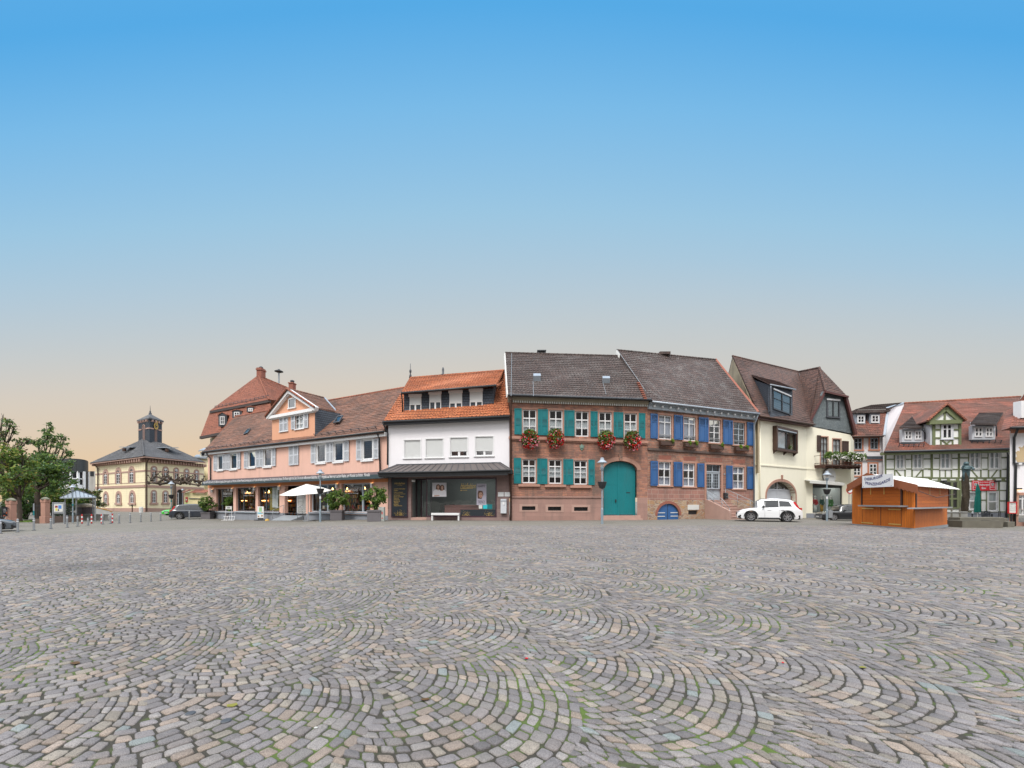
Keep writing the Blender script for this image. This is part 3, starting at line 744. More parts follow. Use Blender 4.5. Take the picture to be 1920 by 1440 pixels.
MB().rbox(F, rr(F, q, 947, 1131, 976, 1138), -.287, -.275).build('mail_slot', M['black'], o)
MB().rbox(F, rr(F, q, 862, 1186, 871, 1206), -.26, -.22).build('handle', M['black'], o)
MB().fbox(F, gate[0] + .25, gm - .12, gate[1], gate[1] + .07, -.29, -.27).fbox(F, gm + .1, gate[2] - .25, gate[1], gate[1] + .07, -.29, -.27).build('kick_rail', M['gunmetal'], o)
mb = MB(); archring(mb, F, gate[0], gate[2], None, zsp, gate[3], .32, -.1, .03, 16)
mb.build('gate_arch', M['sandtrim'], h, bevel=.01)
mb = MB(); s = (gate[0] + gate[2]) / 2; mb.poly(F, [(s - .1, gate[3] + .01), (s + .1, gate[3] + .01), (s + .17, gate[3] + .48), (s - .17, gate[3] + .48)], -.05, .09); mb.build('keystone', M['stoneB'], h)
mb = MB(); g0, g1 = rr(F, q, 745, 1300, 1050, 1340)[0:3:2]; mb.fbox(F, g0, g1, -.2, .12, -.4, .3); mb.fbox(F, g0 + .1, g1 - .1, .12, gate[1] - .0, -.4, .12); mb.build('doorstep', M['paletrim'], h, bevel=.01)
# frieze, dentils, gutter
mb = MB(); dz = lambda s: lerp(zE0, zE1, s / F.L)
mb.poly(F, [(-.15, zE0), (F.L, zE1), (F.L, zE1 + .3), (-.15, zE0 + .3)], -.1, .22); mb.poly(F, [(-.15, zE0 - .14), (F.L, zE1 - .14), (F.L, zE1), (-.15, zE0)], -.1, .08)
n = 62; mb.cm = 1
for k in range(n):
 s = F.L * (k + .5) / n; z = dz(s); mb.fbox(F, s - .045, s + .045, z - .15, z + .004, .075, .17)
fr = mb.build('frieze', [M['frieze'], M['offwhite']], h)
EL, ER = F.P(-.2, zE0 + .36, .5), F.P(F.L + .1, zE1 + .36, .5)
RL, RR = P(947.5, 662, 37.2), P(1162, 668, 38.3)
gable_roof(h, EL, ER, RL, RR, M['rooftile'])
ridge_caps(RL, RR, M['rooftile'], h)
gutter(F.P(-.2, zE0 + .3, .58), F.P(F.L + .05, zE1 + .3, .58), 'gunmetal', h)
MB().prism([EL, RL, RL + V((-.06, 0, -.25)), EL + V((-.06, 0, -.25))], V((-.07, 0, 0))).build('verge_board', M['offwhite'], h)
for (x0, y0, x1, y1) in ((240, 262, 295, 303), (757, 281, 812, 320)):
 pa = [on_plane(EL, ER, RL, *q(*k)) for k in ((x0, y1), (x1, y1), (x1, y0 + 6), (x0, y0 + 6))]
 mb = MB(); up_ = V((0, -.18, .42)); mb.cm = 0
 mb.prism([pa[0], pa[1], pa[1] + up_, pa[0] + up_], (pa[3] - pa[0]) + V((0, .1, -.15))); mb.build('roof_vent', M['zinc'], h)
b = on_plane(EL, ER, RL, *q(305, 92)) ; b.y += .7
mb = MB(); mb.box((b.x, b.y, b.z - .2), (.34, .34, .3)); mb.box((b.x, b.y, b.z + .13), (.42, .42, .04))
for dx in (-.28, .28): mb.box((b.x + dx, b.y, b.z + .27), (.07, .3, .11))
mb.box((b.x, b.y, b.z + .41), (.4, .4, .035)); mb.build('chimney', M['gunmetal'], h)
pipe([F.P(.06, zE0 + .28, .5), F.P(.06, zE0 - .1, .42), F.P(.06, zE0 - .55, .16), F.P(.06, .0, .16)], .065, 'wood', h)
for s_, (x, y) in ((0, (78, 95)), (1, (238, 305))):
 a = on_plane(EL, ER, RL, *q(x, y)); e = on_plane(EL, ER, RL, *q(x - 5 if s_ == 0 else x + 3, 418)); MB().tube([a + V((0, -.05, .06)), e + V((0, -.05, .06))], .018, 5).build('cable', M['iron'], h)
a = on_plane(EL, ER, RL, *q(762, 320)); e = on_plane(EL, ER, RL, *q(785, 405)); MB().tube([a + V((0, -.05, .06)), e + V((0, -.05, .06))], .015, 5).build('cable', M['iron'], h)
MB().rbox(F, rr(F, q, 728, 1066, 747, 1083), .0, .03).build('name_plate', plain('yellow_plate', (.65, .5, .2, 1), .5), h)
r = rr(F, q, 584, 768, 621, 822); mb = MB()
cx = (r[0] + r[2]) / 2; mb.poly(F, [(cx, r[1]), (r[2] - .06, lerp(r[1], r[3], .3)), (r[2], r[3] - .1), (cx + .1, r[3] - .16), (cx, r[3]), (cx - .1, r[3] - .16), (r[0], r[3] - .1), (r[0] + .06, lerp(r[1], r[3], .3))], 0, .05)
mb.fbox(F, cx - .09, cx + .09, lerp(r[1], r[3], .35), lerp(r[1], r[3], .75), .05, .1); mb.build('stone_crest', plain('verdigris', (.16, .24, .2, 1), .8, .25, 8, .4), h, bevel=.02)
# geranium baskets
GER = ['geranium basket under the teal-shuttered window furthest left, red and pink blooms', 'second geranium basket from the left, with blooms hanging lower on its left side',
       'geranium basket right above the street lamp beside the gate', 'rightmost geranium basket, above the arched teal gate']
for i, (x, y) in enumerate(((213, 728), (405, 722), (783, 735), (977, 738))):
 s, z = F.px(*q(x, y), .35); b = thing('geranium_basket', GER[i], 'flower basket', F.P(s, z - .7, .35), 'hanging geranium baskets')
 MB().fbox(F, s - .5, s + .5, z - .05, z + .18, .12, .4).build('trough', M['wood'], b, bevel=.02)
 n = 1500; cc = blob(F.P(s, z - .02, .42), (.62, .42, .72), n, .72); cc = cc[cc[:, 2] < z + .65]
 leaves('leaves', cc, .15, [M['leaf1'], M['leaf2'], M['leaf3']], b, weights=[.5, .3, .2], aspect=.8)
 n = 470; cc = blob(F.P(s + .02 * i, z - .14, .46), (.70, .44, .74), n, .8)
 leaves('blossoms', cc, .125, [M['petalred'], M['petalpink'], M['petalwhite']], b, weights=[.62, .28, .1], aspect=.95)
 cc = blob(F.P(s, z + .42, .42), (.5, .35, .3), 190, .3); leaves('sprig_leaves', cc, .13, [M['leaf1'], M['leaf3'], M['petalpink']], b, weights=[.5, .38, .12], aspect=.5)
# ================================================================== BLUE SHUTTER HOUSE
q = mp(1150, 640, 4)
F = fpx(1214.2, 33.4, 1413, 38.2); FB = F
h = thing('stone_house', 'weathered stone house with blue shutters, front steps and a low blue cellar door', 'house', F.P(F.L / 2, 0))
up = [rr(F, q, *k) for k in ((342, 555, 437, 735), (527, 568, 618, 746), (718, 588, 803, 762), (902, 610, 985, 777))]
lo = [rr(F, q, *k) for k in ((340, 905, 432, 1081), (525, 915, 611, 1089), (897, 942, 982, 1107))]
door = rr(F, q, 697, 925, 808, 1189); cel = rr(F, q, 330, 1217, 495, 1336); vent = rr(F, q, 563, 1270, 632, 1299)
zE0 = F.px(*q(262, 505))[1]; zE1 = F.px(*q(1058, 588))[1]
za = F.px(*q(470, 1190))[1]; zb2 = F.px(*q(470, 1104))[1]
mb = MB(); wall(mb, F, 0, F.L, zb2, zE0, zE1, up + lo + [(door[0], zb2, door[2], door[3])], .24, 9); mb.build('wall', M['stoneB'], h)
mb = MB(); wall(mb, F, 0, F.L, za, zb2 - .002, zb2 - .002, [(door[0], max(za, door[1]), door[2], zb2 - .003)], .24); mb.build('ashlar_band', M['ashlarB'], h)
mb = MB(); wall(mb, F, 0, F.L, -.7, za - .002, za - .002, [vent, (cel[0], -.69, cel[2], cel[3])], .25)
spandrel(mb, F, cel[0], cel[2], lerp(cel[1], cel[3], .25), cel[3], .25); mb.build('rubble_base', M['rubbleB'], h)
for i, r in enumerate(up):
 surround(F, r, .15, 'sandtrim', h, .03, True, head=1.1)
 o = win(F, r, h, 'white' if i < 3 else 'greypaint', 2, [(.72, .07), .2] if i < 2 else [(.72, .07), .45, .2], .07, -.13, cur=[(.02, .1, .98, .9)] if i < 2 else None, curm='curtainblue')
 z = lerp(r[1], r[3], .12); MB().fbox(F, r[0], r[2], z, z + .03, -.03, 0).fbox(F, r[0], r[2], z + .14, z + .17, -.03, 0).build('window_rail', M['iron'], o)
for i, r in enumerate(lo):
 surround(F, r, .15, 'sandtrim', h, .03, True, head=1.2)
 win(F, r, h, 'white', 2, [(.7, .07), .36], .07, -.13, cur=[(.02, .66, .98, .95), (.02, .02, .98, .34)], curm='curtainblue')
for (x0, x1, y0, y1) in ((278, 332, 543, 728), (455, 508, 553, 737), (508, 521, 556, 739), (640, 690, 570, 752), (690, 712, 573, 755), (823, 870, 590, 771), (870, 894, 594, 774), (1003, 1049, 608, 781),
                         (278, 333, 898, 1083), (452, 466, 904, 1087), (467, 516, 905, 1088), (630, 680, 916, 1093), (845, 892, 932, 1104), (1003, 1051, 940, 1108)):
 shutter(F, rr(F, q, x0, y0, x1, y1, .03), h, 'blue', 'top')
# front door
surround(F, door, .2, 'sandtrim', h, .04, False, head=.7)
mb = MB(); zt = lerp(door[1], door[3], .80); mid = (door[0] + door[2]) / 2
mb.fbox(F, door[0], door[2], zt - .05, zt + .05, -.2, -.1); mb.fbox(F, door[0], door[0] + .07, door[1], door[3], -.2, -.12); mb.fbox(F, door[2] - .07, door[2], door[1], door[3], -.2, -.12); mb.fbox(F, door[0], door[2], door[3] - .06, door[3], -.2, -.12)
mb.fbox(F, mid - .02, mid + .02, zt, door[3], -.2, -.13)
dr = mb.build('door', M['greypaint'], h)
MB().fbox(F, door[0] + .07, door[2] - .07, zt + .05, door[3] - .06, -.18, -.17).build('pane', M['darkglass'], dr)
for a, b in ((door[0] + .08, mid - .01), (mid + .01, door[2] - .08)):
 mb = MB(); zg0 = lerp(door[1], zt, .42)
 mb.fbox(F, a, b, door[1], zg0, -.2, -.14); mb.fbox(F, a, a + .1, zg0, zt - .05, -.2, -.14); mb.fbox(F, b - .1, b, zg0, zt - .05, -.2, -.14); mb.fbox(F, a, b, zt - .17, zt - .05, -.2, -.139)
 mb.fbox(F, a + .12, b - .12, door[1] + .15, zg0 - .1, -.14, -.12); lf = mb.build('door_leaf', M['greypaint'], dr)
 mb = MB(); mb.fbox(F, a + .1, b - .1, zg0, zt - .17, -.19, -.18); mb.build('door_glass', M['darkglass'], dr)
 mb = MB()
 for k in range(1, 3): s = lerp(a + .1, b - .1, k / 3); mb.fbox(F, s - .012, s + .012, zg0, zt - .17, -.17, -.155)
 for k in range(1, 5): z = lerp(zg0, zt - .17, k / 5); mb.fbox(F, a + .1, b - .1, z - .01, z + .01, -.172, -.157)
 mb.build('door_grille', M['greypaint'], dr)
MB().tube([F.P(mid - .05, lerp(door[1], zt, .45), -.08), F.P(mid - .05, lerp(door[1], zt, .62), -.08)], .02, 6).build('handle', M['black'], dr)
# cellar door
A = [(cel[0] + .02, cel[1])] + arc(cel[0] + .02, cel[2] - .02, lerp(cel[1], cel[3], .25), cel[3] - .02, 14) + [(cel[2] - .02, cel[1])]
o = MB().poly(F, A, -.16, -.1).build('cellar_door', M['blue'], h); mb = MB()
for fz in (.18, .4):
 z = lerp(cel[1], cel[3], fz); cx = (cel[0] + cel[2]) / 2
 for sa, sb in ((cel[0] + .06, cx - .28), (cx + .3, cel[2] - .08)): MB().fbox(F, sa, sb, z, z + .06, -.1, -.08).build('hinge_strap', M['offwhite'], o)
MB().fbox(F, (cel[0] + cel[2]) / 2 - .015, (cel[0] + cel[2]) / 2 + .015, cel[1], cel[3] - .05, -.1, -.085).build('door_gap', M['black'], o)
mb = MB(); archring(mb, F, cel[0], cel[2], None, lerp(cel[1], cel[3], .25), cel[3], .22, -.1, .02, 14); mb.build('cellar_arch', M['flash'], h)
r = rr(F, q, 557, 1226, 640, 1263); o = MB().rbox(F, r, 0, .04).build('stone_plaque', M['offwhite'], h)
MB().rbox(F, vent, -.2, -.12).build('vent_grille', M['black'], h)
# brick arches and dark bands between the storeys
mb = MB(); za, zb = F.px(*q(270, 818))[1], F.px(*q(1040, 865))[1]
mb.poly(F, [(0, za), (F.L, zb), (F.L, zb + .2), (0, za + .2)], -.1, .1); mb.build('string_course', plain('blackened_sandstone', (.10, .07, .06, 1), .9, .35, 2, .5, stain=.5), h, bevel=.02)
for (xa, xb, yy) in ((345, 430, 872), (530, 615, 880), (695, 815, 890), (900, 985, 902)):
 mb = MB()
 for k in range(9):
  x = lerp(xa, xb, (k + .5) / 9); s, z = F.px(*q(x, yy)); t = (k - 4) / 4; mb.beam(F, (s, z - .16), (s + t * .1, z + .17), .13, -.05, .006 + .004 * (k % 2))
 mb.build('relieving_arch', M['flash'], h)
# cornice
mb = MB(); mb.poly(F, [(-.02, zE0 - .05), (F.L + .05, zE1 - .05), (F.L + .05, zE1 + .28), (-.02, zE0 + .28)], -.1, .22); mb.poly(F, [(-.02, zE0 + .28), (F.L + .05, zE1 + .28), (F.L + .05, zE1 + .45), (-.02, zE0 + .45)], -.1, .42)
fr = mb.build('cornice', M['greypaint'], h)
for k in range(15):
 s = F.L * (k + .5) / 15; z = lerp(zE0, zE1, s / F.L); MB().prism([F.P(s - .06, z + .25, .22), F.P(s + .06, z + .25, .22), F.P(s + .06, z + .1, .22), F.P(s - .06, z + .1, .22)], F.n * .17).build('bracket', M['white'], fr)
EL, ER = F.P(-.02, zE0 + .5, .5), F.P(F.L - .02, zE1 + .5, .5)
RL, RR = P(1157, 657, 38.5), P(1342, 675, 43)
gable_roof(h, EL, ER, RL, RR, M['rooftileB']); ridge_caps(RL, RR, M['rooftileB'], h)
gutter(F.P(0, zE0 + .42, .55), F.P(F.L, zE1 + .42, .55), 'zinc', h)
MB().prism([RL.lerp(EL, .1) + V((0, 0, .02)), RL + V((0, 0, .02)), RL + V((-.05, 0, -.35)), RL.lerp(EL, .1) + V((-.05, 0, -.35))], V((-.06, 0, 0))).build('verge_board', M['offwhite'], h); MB().tube([EL + V((0, 0, .08)), RL + V((0, 0, .08))], .02, 5).build('cable', M['iron'], h)
mb = MB(); pA = ER; pB = RR
mb.prism([pA + V((-.12, 0, .05)), pA + V((.05, 0, .12)), pB + V((.05, 0, .12)), pB + V((-.1, 0, .05))], V((0, 0, .06))); mb.build('verge_tiles', M['flash'], h)
mb = MB()
for k in range(9):
 x, y = lerp(187, 238, k / 8.), lerp(318, 435, k / 8.); a = on_plane(EL, ER, RL, *q(x, y)); mb.box((a.x, a.y, a.z + .06), (.12, .1, .05))
mb.build('clay_tile_repair', M['flash'], h)
for x, y in ((440, 351), (820, 398)):
 a = on_plane(EL, ER, RL, *q(x, y)); mb = MB()
 for dx, dz in ((-.16, .2), (.18, .12), (-.02, -.2), (.24, -.26)):
  p = a + V((dx, dz * .7, dz)); n_ = (ER - EL).cross(RL - EL).normalized(); u_ = (ER - EL).normalized() * .17; v_ = n_.cross(u_).normalized() * .16
  mb.prism([p - u_ - v_, p + u_ - v_, p + u_ + v_, p - u_ + v_], n_ * (.07 if n_.z > 0 else -.07))
 mb.build('light_tile', M['zinc'], h)
mb = MB(); b = RL.lerp(RR, .45); mb.box((b.x, b.y, b.z + .12), (.5, .3, .12)); mb.build('ridge_stub', M['rooftile'], h)
pipe([F.P(F.L - .12, zE1 + .4, .5), F.P(F.L - .12, zE1, .4), F.P(F.L - .12, zE1 - .5, .14), F.P(F.L - .12, -.4, .14)], .065, 'zinc', h)
MB().rbox(F, rr(F, q, 822, 1136, 848, 1180), .02, .2).build('letterbox', M['black'], h, bevel=.03)
MB().fbox(F, door[2] + .3, door[2] + .42, lerp(door[1], door[3], .72), lerp(door[1], door[3], .77), 0, .05).build('doorbell', M['iron'], h)
# steps
st = thing('front_steps', 'red stone steps with a tubular handrail leading to the grey double door', 'steps', F.P((door[0] + door[2]) / 2 + .6, gz(19), .8))
mb = MB(); N = 7; zt = door[1] - .02; z0 = gz(19) - .1
for k in range(N):
 d = .45 + k * .28; zz = lerp(zt, gz(19), k / N); aL, bR = door[0] + .05, door[2] + .25 + k * .24
 mb.fbox(F, aL, bR, z0, zz - .05, -.05, d); mb.fbox(F, aL, bR, zz - .05, zz, -.05, d + .04)
mb.build('treads', M['paletrim'], st)
mb = MB(); dN = .45 + N * .28
mb.prism([F.P(door[0] - .18, z0, 0), F.P(door[0] - .18, z0, dN), F.P(door[0] - .18, gz(19) + .7, dN), F.P(door[0] - .18, zt + .02, .3), F.P(door[0] - .18, zt + .02, 0)], F.u * .22); mb.build('cheek_wall', M['paletrim'], st, bevel=.02)
def rail(pts, parent):
 mb = MB(); mb.tube(pts, .024, 6)
 for f in (.3, .6): mb.tube([p - V((0, 0, f)) for p in pts], .014, 5)
 for k in range(len(pts)): mb.tube([pts[k] - V((0, 0, .95)), pts[k]], .02, 5)
 mb.build('handrail', M['iron'], parent, smooth=True)
rail([F.P(door[0] - .07, zt + .95, .15), F.P(door[0] - .07, zt + .55, .8), F.P(door[0] - .07, zt + .1, 1.6), F.P(door[0] - .07, gz(19) + .92, dN - .1)], st)
rail([F.P(door[2] + .35, zt + .95, .15), F.P(door[2] + .85, zt + .5, .9), F.P(door[2] + 1.5, zt + .0, 1.6), F.P(door[2] + 1.95, gz(19) + .9, dN - .1)], st)
PL = ['dark window planter holding a single fern at its right end', 'dark window planter with two ferns under the second upper window of the blue-shuttered house', 'dark planter with one fern at its right end, above the house door',
      'rightmost dark window planter with two bright ferns beside the cream house']
for i, (x0, x1, y0, y1, fs) in enumerate(((352, 455, 750, 780, (.85,)), (535, 632, 765, 793, (.36, .85)), (727, 825, 780, 808, (.88,)), (917, 1012, 795, 823, (.36, .86)))):
 r = rr(F, q, x0, y0, x1, y1, .3); b = thing('window_planter', PL[i], 'planter', F.P(r[0] + .5, r[1], .3), 'planters on iron brackets under the blue-shuttered windows')
 mb = MB(); mb.rbox(F, r, .12, .4); mb.build('trough', M['wood'], b, bevel=.02)
 mb = MB()
 for s in (r[0] + .1, r[2] - .1): mb.tube([F.P(s, r[1] - .02, .38), F.P(s, r[1] - .25, .05)], .015, 5)
 mb.build('bracket', M['black'], b)
 cc = np.concatenate([blob(F.P(lerp(r[0], r[2], f), r[3] + .04, .36), (.15, .14, .24), 170, .3) for f in fs]); leaves('fern', cc, .12, [M['fern'], M['leaf3']], b, weights=[.75, .25], aspect=.5)
 cc = blob(F.P((r[0] + r[2]) / 2, r[3] + .02, .27), ((r[2] - r[0]) / 2, .12, .07), 120, .1); leaves('dry_stems', cc, .12, [M['leafbrown'], M['leaf2']], b)
# ================================================================== WHITE HOUSE WITH HAIR SALON
q = mp(710, 680, 4.5)
F = fpx(728, 33.5, 955, 32.25); FW = F
h = thing('salon_house', 'white house with orange tile roof, wide slate dormer and a hair salon below', 'house', F.P(F.L / 2, 0))
up = [rr(F, q, *k) for k in ((219, 655, 352, 805), (400, 645, 541, 801), (606, 634, 747, 793), (818, 625, 964, 786))]
zE0 = F.px(*q(60, 515))[1]; zE1 = F.px(*q(1120, 468))[1]
zc0 = F.px(*q(560, 910))[1]
zc = F.px(*q(560, 880))[1]
mb = MB(); wall(mb, F, 0, F.L, zc - .3, zE0, zE1, up, .16, 9); mb.build('wall', M['whiteplaster'], h)
for i, r in enumerate(up):
 surround(F, r, .09, 'white', h, .03, True)
 if i < 2:
  o = MB().rbox(F, r, -.08, -.06).build('roller_shutter', M['blind'], h)
  mb = MB()
  for k in range(1, 18): z = lerp(r[1], r[3], k / 18); mb.fbox(F, r[0], r[2], z - .008, z + .008, -.06, -.052)
  mb.build('slats', M['blind'], o)
 else:
  win(F, r, h, 'white', 2, [], .07, -.13, midw=.16)
  z = lerp(r[1], r[3], .30 if i == 2 else .28); mb = MB(); mb.fbox(F, r[0], r[2], z, r[3], -.07, -.05); o = mb.build('roller_shutter', M['blind'], h)
  mb = MB()
  for k in range(1, 14): zz = lerp(z, r[3], k / 14); mb.fbox(F, r[0], r[2], zz - .008, zz + .008, -.05, -.042)
  mb.fbox(F, r[0], r[2], z - .03, z + .02, -.052, -.03); mb.build('slats', M['blind'], o)
# main roof
EL, ER = F.P(-.15, zE0 + .12, .5), F.P(F.L + .1, zE1 + .12, .5)
RL, RR = P(769.5, 709, 38), P(946, 695, 35.8)
gable_roof(h, EL, ER, RL, RR, M['rooforange'], row=.33, tw=.24, amp=.03, step=.04); ridge_caps(RL, RR, M['rooforange'], h)
mb = MB(); mb.poly(F, [(-.15, zE0 - .16), (F.L + .05, zE1 - .16), (F.L + .05, zE1 + .02), (-.15, zE0 + .02)], .0, .47); mb.build('eave_board', M['gunmetal'], h)
gutter(F.P(-.2, zE0 + .03, .57), F.P(F.L + .1, zE1 + .03, .57), 'black', h)
for t, nm in ((.0, 0), (.36, 1)):
 b = RL.lerp(RR, t); mb = MB()
 if nm == 0: mb.lathe(b, [(.12, 0), (.1, .25), (.04, .4), (.1, .55), (.1, .7), (.03, .8), (.02, 1.3)], 8)
 else: mb.lathe(b, [(.22, 0), (.2, .1), (.08, .14), (.1, .5), (.06, .7)], 8)
 mb.build('finial' if nm == 0 else 'roof_vent', M['gunmetal'], h, smooth=True)
# shed dormer
FD = Facade(tuple(on_plane(EL, ER, RL, *q(218, 420))[:2]), tuple(on_plane(EL, ER, RL, *q(965, 372))[:2]))
t0, t1 = FD.px(*q(218, 262))[1], FD.px(*q(965, 218))[1]; b0, b1 = FD.px(*q(218, 425))[1], FD.px(*q(965, 376))[1]
dw = [rr(FD, q, *k) for k in ((263, 268, 361, 430), (430, 246, 528, 416), (598, 236, 705, 403), (770, 222, 877, 390))]
mb = MB(); mb.poly(FD, [(0, b0 - .2), (FD.L, b1 - .2), (FD.L, t1), (0, t0)], -.3, 0); o = mb.build('dormer', M['slate'], h)
for s, bb, tt in ((0, b0, t0), (FD.L, b1, t1)):
 MB().prism([FD.P(s, bb - .2, 0), FD.P(s, tt, 0), FD.P(s, tt + 1.5, -2.6), FD.P(s, bb + 1.9, -2.6)], FD.u * (.05 if s else -.05)).build('dormer_cheek', M['slate'], h)
DL, DR = P(752.5, 736, FD.P(0, 0).y - .55), P(931, 721.5, FD.P(FD.L, 0).y - .6)
mb = MB(); up_ = V((0, 0, .09)); tiled(mb, DL, DR, RL + up_, RR + up_, .33, .24, .03, .04); mb.prism([DL, DR, RR + up_, RL + up_], V((0, 0, -.14))); mb.build('dormer_roof', M['rooforange'], h)
gutter(DL + V((0, -.05, -.06)), DR + V((0, -.05, -.06)), 'black', h)
a = DR; e = P(943, 714, FD.P(FD.L, 0).y + 1.4); MB().prism([a, e, e + V((0, 0, -.14)), a + V((0, 0, -.14))], V((.05, 0, 0))).build('dormer_verge', M['rooforange'], h)
pipe([DL + V((0, 0, -.1)), FD.P(-.12, t0 - .55, .15), FD.P(-.12, b0 + .1, .1)], .05, 'black', h)
for i, r in enumerate(dw):
 r = (r[0], r[1] + .1, r[2], r[3])
 o = win(FD, r, h, 'white', 2, [], .06, .01, midw=.13, thick=.05)
 zz = lerp(r[1], r[3], (.40, .43, .30, .28)[i])
 mb = MB(); mb.fbox(FD, r[0] + .03, r[2] - .03, zz, r[3] - .2, .062, .075)
 for k in range(1, 10): z = lerp(zz, r[3] - .2, k / 10); mb.fbox(FD, r[0] + .03, r[2] - .03, z - .006, z + .006, .075, .083)
 mb.build('roller_shutter', M['blind'], h)
 MB().fbox(FD, r[0] - .05, r[2] + .05, r[3] - .2, r[3], .05, .17).build('shutter_box', M['white'], h)
 MB().fbox(FD, r[0] - .04, r[2] + .04, r[1] - .07, r[1], .0, .13).build('sill', M['white'], o)
# canopy
c0 = [q(45, 915), q(1118, 893), q(1030, 845), q(150, 862)]
A0 = F.P(-.28, F.px(*q(45, 922), 1.15)[1], 1.15); B0 = F.P(F.px(*q(1116, 900), 1.15)[0], F.px(*q(1116, 900), 1.15)[1], 1.15)
A1 = F.P(*F.px(*q(150, 862)), 0); B1 = F.P(*F.px(*q(1030, 845)), 0); A2 = F.P(-.28, A0.z + .02, 0); B2 = F.P((B0 - F.A).dot(F.u), B0.z + .02, 0)
mb = MB(); mb.face(A0, B0, B1, A1); mb.face(A0, A1, A2); mb.face(B0, B2, B1); mb.face(A0, A2, B2, B0)
cp = mb.build('canopy', plain('brown_grey_sheet_metal', (.115, .098, .095, 1), .5, .1, 1, .05, metal=.2), h)
mb = MB()
for k in range(19):
 t = (k + .5) / 19; mb.bar(A0.lerp(B0, t), A1.lerp(B1, t), .035, .06)
mb.bar(A0, A1, .06); mb.bar(B0, B1, .06); mb.bar(A1, B1, .1); mb.build('standing_seam', M['gunmetal'], cp)
mb = MB(); mb.prism([A0 + V((0, .02, -.02)), B0 + V((0, .02, -.02)), B0 + V((0, .02, -.3)), A0 + V((0, .02, -.3))], F.n * .06)
mb.prism([A0 + V((0, .1, -.3)), B0 + V((-.25, .1, -.3)), B0 + V((-.25, .1, -.42)), A0 + V((.1, .1, -.42))], F.n * .1); mb.prism([A0 + V((0, 0, -.02)), A0 + V((0, 0, -.3)), A2 + V((0, 0, -.3)), A2 + V((0, 0, -.02))], F.u * .06); mb.prism([B0 + V((0, 0, -.02)), B0 + V((0, 0, -.3)), B2 + V((0, 0, -.3)), B2 + V((0, 0, -.02))], F.u * -.06)
mb.build('canopy_fascia', M['black'], cp)
gutter(A0 + F.n * .1 + V((0, 0, -.08)), B0 + F.n * .1 + V((0, 0, -.08)), 'black', cp, .07)
# ground floor
zs = zc - .3
e_ = mp(720, 880, 8)
panel = rr(F, e_, 122, 145, 352, 705); ent = rr(F, e_, 405, 140, 632, 745); glz = rr(F, e_, 632, 128, 1690, 715)
ent = (ent[0], .18, glz[0] + .02, glz[3]); glz = (glz[0], glz[1], glz[2], glz[3])
mb = MB(); wall(mb, F, 0, F.L, -.3, zs - .003, zs - .003, [(ent[0], -.3, ent[2], ent[3]), glz], .3); mb.build('shop_wall', M['browntile'], h)
mb = MB(); mb.fbox(F, ent[0] - .02, ent[2] + .02, -.3, .2, -1.3, .0); mb.fbox(F, ent[0], ent[2], -.3, .1, 0, .06); mb.build('doorstep', M['paletrim'], h, bevel=.01)
# frames
mb = MB(); fw = .09
mb.fbox(F, glz[0], glz[2], glz[3] - fw, glz[3], -.14, .02); mb.fbox(F, glz[0], glz[2], glz[1], glz[1] + fw, -.14, .02); mb.fbox(F, glz[2] - fw, glz[2], glz[1] + fw, glz[3] - fw, -.14, .02)
mb.fbox(F, glz[0], glz[0] + .04, glz[1] + fw, glz[3] - fw, -.14, .0)
sm = F.px(*e_(930, 400))[0]
fr = mb.build('shopfront', M['claret'], h)
MB().fbox(F, glz[0] + .03, glz[2] - fw, glz[1] + fw, glz[3] - fw, -.06, -.05).build('pane', M['shopglass'], fr)
mb = MB(); mb.fbox(F, ent[0], ent[0] + .06, .2, ent[3], -1.25, -1.17); mb.fbox(F, ent[2] - .06, ent[2], .2, ent[3], -1.25, -1.17); mb.fbox(F, ent[0], ent[2], ent[3] - .1, ent[3], -1.25, -1.17)
sd_ = lerp(ent[0], ent[2], .35); mb.fbox(F, sd_ - .06, sd_ + .02, .2, ent[3], -1.25, -1.17)
o = mb.build('door', M['claret'], h)
MB().fbox(F, ent[0] + .06, sd_ - .06, .25, ent[3] - .1, -1.22, -1.21).fbox(F, sd_ + .02, ent[2] - .06, .25, ent[3] - .1, -1.22, -1.21).build('door_glass', M['shopglass'], o)
MB().tube([F.P(sd_ + .1, .9, -1.1), F.P(sd_ + .1, 1.9, -1.1)], .025, 6).build('handle', M['iron'], o)
# porch sides and salon room
mb = MB(); z1 = zs - .1
def room(mb, F, s0, s1, z0, z1, d0, d1):
 mb.face(F.P(s0, z0, d1), F.P(s1, z0, d1), F.P(s1, z1, d1), F.P(s0, z1, d1)); mb.face(F.P(s0, z0, d0), F.P(s1, z0, d0), F.P(s1, z0, d1), F.P(s0, z0, d1)); mb.face(F.P(s0, z1, d0), F.P(s1, z1, d0), F.P(s1, z1, d1), F.P(s0, z1, d1))
 mb.face(F.P(s0, z0, d0), F.P(s0, z1, d0), F.P(s0, z1, d1), F.P(s0, z0, d1)); mb.face(F.P(s1, z0, d0), F.P(s1, z1, d0), F.P(s1, z1, d1), F.P(s1, z0, d1))
room(mb, F, ent[0] - .01, glz[2] + .1, .19, z1, -.31, -5); mb.build('salon_room', plain('salon_walls', (.14, .155, .155, 1), .9, .15, .8, .1), h)
MB().fbox(F, glz[0] - .02, glz[0] + .02, .2, glz[3], -1.2, -.16).build('porch_glass', M['shopglass'], fr)
